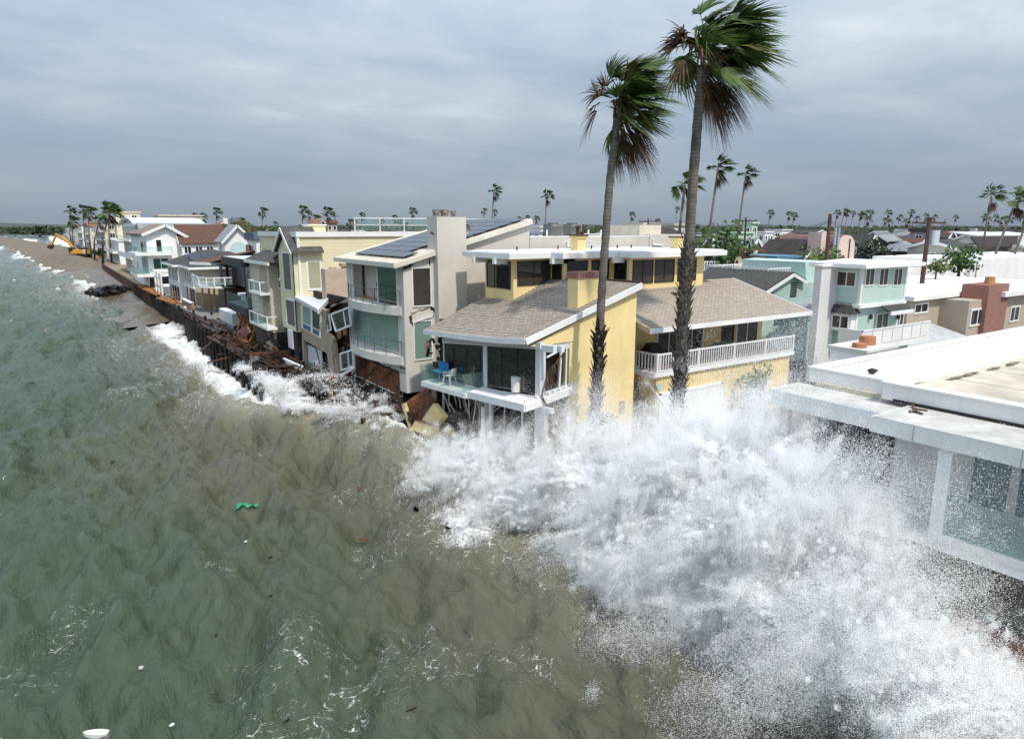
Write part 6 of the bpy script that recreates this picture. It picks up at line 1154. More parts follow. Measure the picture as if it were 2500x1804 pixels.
MB().slab([(c.x + (r_ + .1) * math.cos(math.pi * i / n), c.y + .3, zc + (r_ * .85 + .1) * math.sin(math.pi * i / n)) for i in range(n + 1)] + [(c.x + (r_ - .1) * math.cos(math.pi * i / n), c.y + .3, zc + (r_ * .85 - .1) * math.sin(math.pi * i / n)) for i in range(n + 1)][::-1], (0, 9, 0)).build('barrel_roof', M('brown copper roof', (.15, .085, .07), .6, .15), bv)
MB().box(c.x - 5.2, c.x - 3.5, c.y + .5, c.y + 2.4, 2.5, zc + 2.0).build('chimney_wall', TC['pink'], bv); MB().box(c.x - 3.5, c.x - 1.9, c.y + .8, c.y + 6, 2.5, zc - .5).build('link_wall', TC['pink'], bv)
for dx in (-3.3, -2.5): MB().tube([(c.x + dx, c.y - .2, 4), (c.x + dx, c.y - .2, zc + 2.6)], .16, 12).build('flue', M('galvanised flue', (.42, .50, .56), .35, .1, metal=.6), bv)
MB().box(c.x + .4, c.x + .7, c.y - .05, c.y, zc - 1.6, zc + 1.1).build('window_slot', GDARK, bv)
t = thing('roof_dish', 'round tan satellite dish on the roof left of the white railed deck', 'dish', far(1797, 64, zof(650, 64))); p = far(1797, 64, zof(640, 64)); m = MB(); m.tube([p + Vector((0, .2, 0)), p + Vector((0, 0, 0))], [.2, .55], 18, False); m.build('reflector', TC['tan'], t); MB().tube([p, p - Vector((0, 0, 1.2))], .05, 6).build('mast', STEEL, t)
# ---- utility poles and wires
def upole(lab, px, ytop, D, arms=1, tr=False, hgt=.24):
    c = far(px, D); zt = zof(ytop, D); t = thing('utility_pole', lab, 'utility pole', c); PO = M('pole wood', (.085, .05, .04), .9, .2)
    MB().tube([c, (c.x, c.y, zt)], [hgt * .75, hgt * .5], 8).build('mast', PO, t)
    for k in range(arms): MB().beam((c.x - 1.3, c.y + .9, zt - .5 - k * 1.0), (c.x + 1.3, c.y - .9, zt - .5 - k * 1.0), .14, .16).build('crossarm', PO, t)
    for k in range(arms * 4): f = (k % 4) / 3 * 2 - 1; MB().tube([(c.x + f * 1.2, c.y - f * .83, zt - .42 - (k // 4)), (c.x + f * 1.2, c.y - f * .83, zt - .15 - (k // 4))], .05, 6).build('insulator', STEEL, t)
    if tr: MB().tube([(c.x + .7, c.y - .3, zt - 2.6), (c.x + .7, c.y - .3, zt - 1.2)], .42, 12).build('transformer', M('transformer grey', (.48, .52, .56), .5, .06), t)
    return c, zt
upole('thin pole with crossarm left of the thick bare palm trunk', 1575, 535, 120); upole('pole with crossarm in front of the mint tower', 1808, 532, 100); upole('tall rust-brown pole without crossarm rising right of the mint tower', 2008, 524, 70, 0, hgt=.34)
upole('leaning dark pole with crossarm and grey transformer above the sage house', 2246, 532, 66, 1, True, .36); upole('short pole with crossarm among the white houses', 1768, 555, 115); upole('pole with crossarm on the skyline behind the cream house', 828, 526, 230); upole('slim white pole standing before the dark brown house', 2318, 553, 150, 0, hgt=.12)
t = thing('power_lines', 'thin power lines strung between the utility poles over the town', 'wires', far(2100, 80, 14)); 
for k in range(3):
    a, b = far(2008, 70, zof(538 + k * 3, 70)), far(2246, 66, zof(539 + k * 2, 66)); a0, b1 = far(1808, 100, zof(538 + k * 2, 100)), far(2520, 120, zof(545, 120)); m = MB()
    for p, q in ((a0, a), (a, b), (b, b1)): m.tube([p.lerp(q, i / 10) - Vector((0, 0, 1.2 * 4 * (i / 10) * (1 - i / 10))) for i in range(11)], .018, 4)
    m.build('wire', DKMET, t)
# ---- hills and treeline
HILL = M('wooded hills', (.045, .055, .040), .95, .3, .004)
bxs = np.linspace(-700, 5200, 120); bys = np.linspace(1500, 2600, 20); HX, HY = np.meshgrid(bxs, bys, indexing='ij'); ang = HX
def hill_mesh(name, D0, D1, h, seed, mat, a0=-48, a1=50):
    A = np.radians(np.linspace(a0, a1, 160)); Dd = np.linspace(D0, D1, 10); AA, DD = np.meshgrid(A, Dd, indexing='ij'); HX = DD * np.sin(AA + YAW); HY = DD * np.cos(AA + YAW)
    Z = 2.4 + h * np.sin(np.pi * np.clip((DD - D0) / (D1 - D0), 0, 1) * .5) * (.35 + 1.1 * fbm2(AA * 9 + 3, DD * 0 + seed, seed, 5)); return structure(grid_mesh(name, HX, HY, Z, mat))
hill_mesh('hills', 1500, 2300, 24, 3, HILL); hill_mesh('far_hills', 2800, 4200, 34, 9, M('far wooded hills', (.07, .08, .07), .95, .2, .002))
TREE = [M('dark evergreen leaves', (.030, .048, .024), .9, .35, .6), M('olive leaves', (.045, .062, .026), .9, .35, .6), M('grey-green leaves', (.05, .062, .042), .9, .3, .6)]
def leaf_cloud(m, c, r, n, s, seed):
    g = random.Random(seed); c = Vector(c)
    for i in range(n):
        d = Vector((g.gauss(0, 1), g.gauss(0, 1), g.gauss(0, 1))).normalized() * (g.random() ** .4); p = c + Vector((d.x * r[0], d.y * r[1], d.z * r[2])); a = Vector((g.uniform(-1, 1), g.uniform(-1, 1), g.uniform(-1, 1))).normalized(); b = a.orthogonal().normalized(); q = g.uniform(.6, 1.4) * s
        m.add([p - a * q - b * q * .3, p + a * q * .2 - b * q, p + a * q + b * q * .2, p - a * q * .1 + b * q], [(0, 1, 2, 3)])
tl = random.Random(5)
for band in range(3):
    m = MB()
    for i in range(520):
        px = tl.uniform(-250, 2800); D = tl.uniform(330, 1100) if px > 560 else tl.uniform(620, 1200); c = far(px, D)
        if c.x < 30: px = tl.uniform(-200, 560); D = tl.uniform(1250, 1500); c = far(px, D)
        s = tl.uniform(3.6, 6.8) * (1 + D / 2200); leaf_cloud(m, (c.x, c.y, c.z + s * .75), (s * 1.2, s * 1.2, s * .8), 34, s * .30, i + band * 999)
    tag(m.build('distant_treeline', TREE[band]), ('dark far trees massed along the foot of the hills', 'olive far trees massed along the foot of the hills', 'grey-green far trees massed along the foot of the hills')[band], 'treeline', kind='stuff')
m = MB()
for i in range(420):                       # far roofs between the trees: too many and too small to tell apart
    px = tl.uniform(480, 2700); D = tl.uniform(230, 620); c = far(px, D); w, d, h = tl.uniform(4, 8), tl.uniform(4, 8), tl.uniform(3.5, 7.0); m.box(c.x - w, c.x + w, c.y - d, c.y + d, 2.4, 2.5 + h)
tag(m.build('distant_houses', M('mixed far house walls', (.46, .44, .42), .9, .4, .035)), 'far pale houses scattered between the trees of the town', 'houses', kind='stuff')
m = MB()
for i in range(420):
    px = tl.uniform(480, 2700); D = tl.uniform(230, 620); c = far(px, D); w, d, h = tl.uniform(4, 8), tl.uniform(4, 7), tl.uniform(3.5, 6.5); m.add([(c.x - w, c.y - d, 2.5 + h), (c.x + w, c.y - d, 2.5 + h), (c.x + w, c.y + d, 2.5 + h), (c.x - w, c.y + d, 2.5 + h), (c.x - w, c.y, 4.4 + h), (c.x + w, c.y, 4.4 + h)], [(0, 1, 5, 4), (2, 3, 4, 5), (0, 4, 3), (1, 2, 5)]); m.box(c.x - w * .9, c.x + w * .9, c.y - d * .9, c.y + d * .9, 2.4, 2.5 + h)
tag(m.build('distant_roofs', M('mixed far roofs', (.15, .13, .12), .9, .6, .03)), 'far gabled roofs scattered over the town', 'houses', kind='stuff')
# ---- trees in the town
def tree(lab, px, yb, D, r, h, k=0, pos=None, dens=420):
    c = pos or far(px, D); zt = zof(yb, D) if pos is None else c.z + h; t = thing('leafy_tree', lab, 'tree', c); cz = zt - r * .7
    MB().tube([c, (c.x + .2, c.y, cz - r * .5), (c.x + .1, c.y + .2, cz + r * .3)], [r * .10, r * .07, r * .03], 7).build('trunk', M('tree bark', (.09, .065, .05), .9, .2), t)
    m = MB(); g = random.Random(int(px) + 3)
    for i in range(9): a = (g.uniform(-.6, .6) * r, g.uniform(-.6, .6) * r, g.uniform(-.45, .45) * r); leaf_cloud(m, (c.x + a[0], c.y + a[1], cz + a[2]), (r * .5, r * .5, r * .42), dens // 9, r * .085, int(px) + i)
    m.build('crown', (M('fresh green leaves', (.05, .10, .02), .8, .35, .8), TREE[0], M('yellow-green leaves', (.09, .13, .025), .8, .3, .8))[k], t); return t
tree('round light-green tree beside the thick palm trunk', 1722, 545, 68, 3.2, 6, 0); tree('dense dark green tree in front of the pergola house', 2330, 603, 78, 2.4, 6, 0); tree('low yellow-green shrub in front of the dense dark tree', 2275, 626, 72, 1.3, 4, 2)
tree('dark tree between the pink vault and the brown house', 2122, 588, 100, 3.4, 6, 1); tree('green tree left of the pink vault house', 1985, 600, 88, 3.0, 6, 0); tree('bright yellow-green bush under the rust-brown pole', 1998, 612, 76, 2.0, 4, 2); tree('dark green cypress clump behind the thin palm trunk', 1765, 580, 80, 3.0, 6, 0); tree('dark bushes under the broken palm', 1745, 600, 74, 2.8, 6, 1)
tree('rounded green tree behind the black modern roof', 705, 548, 150, 4.2, 6, 0); tree('dark green tree behind the white arched-window house', 620, 552, 165, 4.5, 6, 1); tree('green tree behind the orange tile roof', 655, 550, 170, 3.6, 6, 1)
for i, (px, y, r, lab) in enumerate(((374, 655, 1.5, 'clipped brown-green ball shrub below the white gable house balcony'), (368, 668, 1.3, 'second ball shrub lower down beside the white pergola'), (240, 605, 2.2, 'dark round shrub at the foot of the apartment block'), (222, 608, 2.0, 'dark hedge clump beyond the round shrub'))):
    p = onX(px, y, 16.2 if i < 2 else 17.5); t = tree(lab, px, y, 0, r, 0, 1, Vector((p.x, p.y, 2.5)), 500); t.location.z += p.z - 2.5
# garden plants by the yellow house
for i, (x, y, r, lab) in enumerate(((31.9, 22.9, 1.2, 'tall thin shrub climbing the yellow garage wall'), (30.6, 21.9, 1.1, 'dark bush at the right end of the garage door'), (24.3, 15.3, .8, 'small green bush at the corner of the white parapet house'), (20.9, 23.4, .9, 'grey-green bush at the foot of the tall yellow wall'))):
    tree(lab, 1000 + i, 0, 0, r, 3.2 if i == 0 else 2.0, (2, 1, 0, 1)[i], Vector((x, y, 2.5)), 380)
# ------------------------------------------------------------------ fan palms in the wind
WIND = Vector((_cy, -_sy, 0)).normalized() * .96 + Vector((_sy, _cy, 0)) * .25
def leafmat(name, c, rough=.5):
    m = M(name, c, rough, .30, 3.0); nt = m.node_tree; b = nt.nodes['Principled BSDF']; b.inputs['Transmission Weight'].default_value = 0
    tl_ = nt.nodes.new('ShaderNodeBsdfTranslucent'); mx_ = nt.nodes.new('ShaderNodeMixShader'); mx_.inputs[0].default_value = .35; src = b.inputs['Base Color'].links[0].from_socket; nt.links.new(src, tl_.inputs[0]); nt.links.new(b.outputs[0], mx_.inputs[1]); nt.links.new(tl_.outputs[0], mx_.inputs[2]); nt.links.new(mx_.outputs[0], nt.nodes['Material Output'].inputs[0]); return m
PG = [leafmat('green palm leaf', (.105, .165, .045)), leafmat('dark green palm leaf', (.065, .105, .034)), leafmat('yellowing palm leaf', (.17, .155, .045))]
PD = [leafmat('dead palm leaf', (.19, .12, .07), .8), leafmat('grey dead palm leaf', (.17, .135, .10), .8), leafmat('dark dead palm leaf', (.10, .06, .038), .8)]
PTR = M('palm trunk', (.17, .15, .13), .9, .25, 2.0, kind='rows', axis=2, rh=.16, jw=.22, jd=.55, bdist=.04)
PBOOT = M('grey palm boots', (.155, .135, .115), .9, .35, 5.0); PBOOTW = M('wet dark palm boots', (.035, .027, .022), .7, .35, 5.0)
def frond(m, g, c, d, Lp, L, nl, wind, droop, spread=1.15, seg=5, wid=1.0, pet=True):
    """a fan leaf: stalk from c towards d, blade swept downwind"""
    d = d.normalized(); e = c + d * Lp + wind * Lp * .18 + Vector((0, 0, -.10 * Lp)); 
    if pet: m.tube([c, c.lerp(e, .5) + Vector((0, 0, .06 * Lp)), e], [.028 * wid, .02 * wid, .014 * wid], 4, False)
    a = (d * .85 + wind * .75 + Vector((0, 0, g.uniform(-.25, .35)))).normalized(); s = a.cross(Vector((g.uniform(-.5, .5), g.uniform(-.5, .5), 1))).normalized(); nrm = s.cross(a).normalized()
    for i in range(nl):
        f = (i + .5) / nl * 2 - 1; ph = f * spread; dr = (a * math.cos(ph) + s * math.sin(ph) + nrm * .25 * abs(f)).normalized(); l = L * (1 - .30 * abs(f)) * g.uniform(.82, 1.08); sway = g.uniform(.7, 1.3); w0 = L * spread / nl * .62 * wid
        pts = []
        for k in range(seg + 1):
            t = k / seg; p = e + dr * l * t + wind * l * .30 * t * t * sway + Vector((0, 0, -droop * l * t * t * sway)) + nrm * g.uniform(-.012, .012) * L; sd = dr.cross(nrm).normalized(); w = w0 * (.35 + 1.0 * min(t * 2.4, 1)) * (1 - t ** 2.2) + .003; pts.append((p - sd * w, p + nrm * w * .35, p + sd * w))
        o = len(m.v); m.v += [tuple(q) for r in pts for q in r]
        for k in range(seg):
            b = o + k * 3; m.f += [(b, b + 1, b + 4, b + 3), (b + 1, b + 2, b + 5, b + 4)]
def hero_palm(lab, axis_pts, rad, ztop_boot, wet_z, ccen, S, seed, nboot, boots_z0, px):
    g = random.Random(seed); base = Vector(axis_pts[0]); t = thing('fan_palm', lab, 'palm tree', base)
    P = [Vector(p) for p in axis_pts]
    def at(u):
        k = u * (len(P) - 1); i = min(int(k), len(P) - 2); f = k - i; a, b, c_, d_ = P[max(i - 1, 0)], P[i], P[i + 1], P[min(i + 2, len(P) - 1)]
        return .5 * ((2 * b) + (c_ - a) * f + (2 * a - 5 * b + 4 * c_ - d_) * f * f + (3 * b - a - 3 * c_ + d_) * f ** 3)
    n = 60; pts = [at(i / n) for i in range(n + 1)]; rr = [rad[0] + (rad[1] - rad[0]) * (i / n) ** .6 + .012 * math.sin(i * 2.3) for i in range(n + 1)]
    MB().tube(pts, rr, 16).build('trunk', PTR, t, True)
    # leaf bases clinging to the lower trunk
    bm_ = {}
    for i in range(nboot):
        f = i / nboot; z = boots_z0 + (ztop_boot - boots_z0) * f; j = min(range(n + 1), key=lambda q: abs(pts[q].z - z)); c = pts[j]; a = i * 2.39996; r = rr[j]; k = 'w' if z < wet_z else 'd'
        key = k + str(i % 3)
        if key not in bm_:
            m = MB(); h = (.36, .44, .30)[i % 3]; m.add([(-.11, 0, -.06), (.11, 0, -.06), (.055, .10, h * .6), (-.055, .10, h * .6), (.03, .20, h), (-.03, .20, h), (0, .05, h * .3), (0, .14, h * .66)], [(0, 1, 6), (0, 6, 3), (1, 2, 6), (6, 2, 7), (6, 7, 3), (7, 2, 4), (7, 4, 5), (7, 5, 3), (3, 5, 4, 2), (0, 3, 2, 1)])
            o = m.build('leaf_base', (PBOOTW if k == 'w' else PBOOT), t); o.data.transform(Matrix.Translation(ORG[t.name])); bm_[key] = o
        else: o = share(bm_[key], t)
        o.location = c + Vector((math.cos(a), math.sin(a), 0)) * (r * .86) - ORG[t.name]; o.location.z += z - c.z; o.rotation_euler = (g.uniform(-.1, .2), g.uniform(-.35, .35), a - math.pi / 2); sc = g.uniform(.8, 1.25) * S ** .5; o.scale = (sc, sc, sc)
    c = Vector(ccen)
    for i in range(58):                    # green leaves
        el = g.uniform(-.75, 1.3); az = g.uniform(0, 6.283); d = Vector((math.cos(az) * math.cos(el), math.sin(az) * math.cos(el), math.sin(el))) + WIND * .38; m = MB()
        frond(m, g, c + Vector((0, 0, g.uniform(-.2, .5))) * S, d, g.uniform(.35, 1.0) * S, g.uniform(.95, 1.2) * S, 30, WIND, g.uniform(.10, .45), g.uniform(.9, 1.35)); m.build('frond', PG[(0, 0, 1, 0, 1, 0, 0, 2)[i % 8]], t)
    for i in range(24):                    # dead ones: hanging below, or blown back in tangles
        m = MB()
        if i < 16: d = Vector((g.uniform(-.5, .7), g.uniform(-.5, .5), g.uniform(-1.3, -.5))) + WIND * .35; frond(m, g, c - Vector((0, 0, .3 * S)), d, g.uniform(.4, .9) * S, g.uniform(.8, 1.15) * S, 26, WIND * .45, g.uniform(.6, 1.0), .5, wid=.7)
        else: d = -WIND * g.uniform(.6, 1) + Vector((0, 0, g.uniform(-.2, .8))); frond(m, g, c, d, g.uniform(.7, 1.0) * S, g.uniform(.8, 1.1) * S, 9, (WIND * .35 + Vector((0, 0, -.2))), g.uniform(.2, .6), 1.2, wid=.35)
        m.build('dead_frond', PD[i % 3], t)
    m = MB()                               # fibrous heart of the crown
    for i in range(40): a = g.uniform(0, 6.28); q = c + Vector((math.cos(a) * .18, math.sin(a) * .18, g.uniform(-.9, .2))) * S; m.beam(q, q + Vector((math.cos(a) * .25 + .2, math.sin(a) * .25 - .1, g.uniform(-.7, -.1))) * S, .05 * S, .03)
    m.build('dead_stalks', PD[0], t); return t
YA = 22.6; A = [onY(x, y, YA) for x, y in ((1449, 1075), (1456, 960), (1463, 830), (1470, 700), (1480, 560), (1491, 420), (1502, 340), (1508, 290))]
hero_palm('shorter wind-bent fan palm in front of the tall yellow wall', A, (.22, .15), onY(1463, 800, YA).z, 9.9, onY(1514, 250, YA), 1.25, 4, 150, 2.6, 1460)
YB = 21.8; B = [onY(x, y, YB) for x, y in ((1646, 1085), (1656, 980), (1663, 850), (1672, 720), (1682, 600), (1690, 470), (1700, 340), (1708, 240), (1716, 170))]
hero_palm('taller wind-blown fan palm with thick grey boots before the garage door', B, (.27, .205), onY(1680, 600, YB).z, 6.4, onY(1724, 125, YB), 1.60, 9, 290, 2.6, 1660)
# fallen frond hooked in the burst window
t = thing('fallen_palm_frond', 'brown palm frond hooked in the burst side window of the yellow house', 'palm frond', (17.9, 23.9, 5.5)); m = MB(); a, b = Vector((18.05, 23.75, 4.6)), Vector((17.75, 23.9, 6.0))
MB().tube([(18.6, 23.6, 3.7), (18.2, 23.7, 4.6), (17.75, 23.95, 5.7)], [.07, .06, .04], 7).build('stalk', PD[2], t)
g_ = random.Random(3)
for i in range(40):
    f = i / 40; p = Vector((17.75, 23.95, 5.7)).lerp(Vector((18.9, 23.9, 7.5)), f) + Vector((-.15 * math.sin(f * 3.1), 0, .15 * math.sin(f * 3.1))); q = p + Vector((g_.uniform(-.1, .3), g_.uniform(-.1, .1), -g_.uniform(.3, .6))); m.add([p, p + Vector((.04, 0, 0)), q], [(0, 1, 2)])
m.tube([(17.75, 23.95, 5.7), (18.1, 23.95, 6.7), (18.9, 23.9, 7.5)], .02, 5); m.build('leaflets', PD[0], t)
# smaller palms: a few built, the rest copied
protos = []
for v in range(5):
    g = random.Random(50 + v); t = thing('distant_palm', 'fan palm', 'palm tree', (0, 0, 0), 'fan palms over the town'); H = 10.0; lean = (.3, .8, 1.6, .2, .5)[v]
    MB().tube([(0, 0, 0), (lean * .2 * _cy, -lean * .2 * _sy, H * .5), (lean * _cy, -lean * _sy, H)], [.17, .125, .11], 8).build('trunk', PTR, t, True); c = Vector((lean * _cy, -lean * _sy, H + .2)); m = MB(); md_ = MB()
    for i in range(26):
        el = g.uniform(-.5, 1.3); az = g.uniform(0, 6.283); d = Vector((math.cos(az) * math.cos(el), math.sin(az) * math.cos(el), math.sin(el))) + WIND * .35; frond(m, g, c, d, g.uniform(.6, 1.0), g.uniform(.8, 1.1), 11, WIND * .75, g.uniform(.1, .4), 1.05, 3, 1.1)
    for i in range(12): frond(md_, g, c - Vector((0, 0, .3)), Vector((g.uniform(-.5, .6), g.uniform(-.5, .5), -1)) + WIND * .2, g.uniform(.4, .8), g.uniform(.7, 1.0), 9, WIND * .5, .7, .5, 3, .9)
    m.build('crown', PG[(1, 1, 0, 1, 0)[v]], t); md_.build('dead_skirt', PD[v % 3], t); protos.append(t)
used = [False] * 5
def dpalm(lab, px, ytop, D, v, crown=1.0, rz=0.0, group='fan palms over the town'):
    zt = zof(ytop, D); H = zt - 2.5; c = far(px, D); s = (crown, crown, H / 11.6)
    if not used[v]: t = protos[v]; used[v] = True; t['label'] = lab; t['group'] = group; t.location = c; t.rotation_euler = (0, 0, rz)
    else: t = copy_thing(protos[v], c, rz, 1.0, lab, group)
    t.scale = (1, 1, 1)
    for ch in t.children:                  # crown keeps its shape, trunk takes the height
        if ch.name.startswith('trunk'): ch.scale = (crown, crown, (H - 1.6 * crown) / 10.0)
        else: ch.scale = (crown, crown, crown); ch.location = (0, 0, (H - 1.6 * crown) - 10.0 * crown)
    return t
LIST = [('windblown palm left of the satellite dish, thin bare trunk', 1197, 452, 120, 1, 1.3), ('windblown palm above the rooftop air conditioners', 1328, 465, 125, 0, 1.25), ('bushy palm with tangled dead fronds left of the thick palm trunk', 1645, 416, 85, 4, 1.9), ('palm crown half hidden behind the thick palm trunk', 1716, 382, 80, 1, 1.6), ('tall thin palm standing alone right of the thick palm', 1787, 406, 100, 1, 1.5),
 ('leftmost of the three big leaning palms at the right edge', 2380, 450, 110, 0, 1.9), ('middle of the three big leaning palms at the right edge', 2408, 456, 105, 2, 2.2), ('rightmost of the three big leaning palms at the right edge', 2455, 462, 105, 2, 2.0),
 ('palm on the skyline left of the brown-tiled cottage', 748, 502, 190, 0, 1.7), ('short palm right beside the skyline palm', 764, 516, 195, 3, 1.1), ('broad short palm next to the tan cottage', 776, 522, 185, 4, 1.4), ('palm behind the tan cottage chimney', 806, 505, 180, 0, 1.8), ('small palm above the roof glass rail', 890, 519, 220, 3, 1.3), ('lone palm above the middle of the roof glass rail', 1009, 507, 210, 0, 1.5), ('tall palm above the bushy trees behind the white arch house', 543, 507, 210, 0, 1.6), ('palm above the black modern roof', 651, 505, 200, 4, 1.5), ('short palm at the end of the tan building', 511, 520, 230, 3, 1.6), ('small palm top over the tan building wall', 492, 520, 250, 3, 1.4),
 ('tall narrow palm behind the beach row, before the excavator', 190, 503, 300, 1, 2.6), ('shorter palm in front of the tall narrow beach palm', 195, 525, 290, 4, 2.6), ('leftmost palm of the beach clump', 225, 501, 260, 0, 2.4), ('second palm of the beach clump', 236, 501, 255, 4, 2.6), ('lower brown palm of the beach clump', 243, 522, 240, 2, 2.8), ('big ragged palm leaning over the beach path', 262, 495, 215, 2, 3.4), ('tallest green palm of the beach clump', 284, 492, 222, 0, 3.0),
 ('faint palm between the two tall palms on the skyline', 1533, 518, 260, 3, 1.5), ('small palm beyond the short crossarm pole', 1595, 534, 300, 3, 1.6), ('lone palm right of the mint tower on the skyline', 1862, 512, 290, 0, 1.7), ('first palm of the pair right of the mint tower', 1907, 517, 300, 3, 1.7), ('second palm of the pair right of the mint tower', 1919, 518, 300, 0, 1.7)]
for i, (px, y, v) in enumerate(((2021, 512, 0), (2031, 509, 2), (2045, 512, 4), (2060, 515, 0), (2075, 515, 1), (2079, 521, 3), (2090, 513, 4), (2096, 528, 3), (2101, 512, 0), (2138, 532, 3), (2143, 512, 0), (2148, 535, 3), (2170, 523, 4), (2188, 532, 0), (2194, 511, 1), (2214, 528, 3), (2234, 520, 0), (2240, 531, 3), (2253, 523, 4), (2305, 524, 0), (2370, 521, 1), (2384, 530, 3), (2400, 523, 0), (2412, 528, 4), (2427, 527, 3), (2440, 530, 4), (2468, 524, 0), (2487, 516, 1), (1262, 528, 4), (1285, 526, 3), (1305, 527, 0), (1180, 508, 4), (1207, 512, 3), (968, 525, 3), (980, 530, 4), (1640, 505, 0), (1672, 515, 3), (600, 530, 4), (683, 540, 3), (858, 533, 4), (872, 535, 3), (935, 533, 0))):
    near = 230 + (i * 37) % 120
    LIST.append(('%s palm of the skyline row, %s' % (('slim', 'leaning', 'bushy', 'short', 'ragged', 'dark')[i % 6], ('left of the rust-brown pole', 'above the slate-blue house', 'above the brown gable houses', 'around the transformer pole', 'under the three leaning palms', 'behind the beige parapet', 'behind the beach houses')[min(6, i // 6)]), px, y, near, v, 1.35 + .25 * ((i * 7) % 5) / 5))
for (lab, px, y, D, v, cr) in LIST: dpalm(lab, px, y, D, v, cr * .68)
# feather palms (curved leaves): two bushy ones behind the row, one broken one by the white roof deck
def feather_palm(lab, px, ytop, D, S, seed, mats, n=26, dead=.2):
    g = random.Random(seed); c0 = far(px, D); zt = zof(ytop, D) - 1.6 * S; t = thing('feather_palm', lab, 'palm tree', c0); MB().tube([c0, (c0.x, c0.y, zt)], [.28 * S, .22 * S], 9).build('trunk', PTR, t, True); c = Vector((c0.x, c0.y, zt))
    for i in range(n):
        m = MB(); az = g.uniform(0, 6.28); el = g.uniform(-.3, 1.3); L = g.uniform(2.2, 3.0) * S; d = Vector((math.cos(az) * math.cos(el), math.sin(az) * math.cos(el), math.sin(el))) + WIND * .25; d.normalize(); prev = None
        for k in range(13):
            f = k / 12; p = c + d * L * f + Vector((0, 0, -.62 * L * f * f)) + WIND * .18 * L * f * f
            if prev is not None:
                m.beam(prev, p, .05 * S * (1.1 - f), .03); sd = (p - prev).cross(Vector((0, 0, 1))).normalized()
                for s in (-1, 1):
                    for j in range(2): b = prev.lerp(p, j / 2); q = b + sd * s * .5 * S * (1 - .6 * f) + (p - prev) * 1.0 + Vector((0, 0, -.28 * S)); m.add([b, b + (p - prev) * .35, q], [(0, 1, 2)])
            prev = p
        m.build('frond', mats[i % len(mats)] if g.random() > dead else PD[i % 3], t)
feather_palm('bushy feather palm with drooping leaves behind the white arch house', 580, 520, 150, 1.9, 1, PG); feather_palm('second bushy feather palm behind the black modern roof', 657, 540, 150, 1.8, 2, PG); feather_palm('half-dead feather palm with broken drooping leaves beside the white roof deck', 1812, 585, 66, 1.0, 3, [PG[1], PD[0], PD[2]], 22, .45); feather_palm('small feather palm in the trees behind the white arch house', 560, 545, 160, 1.5, 4, PG)
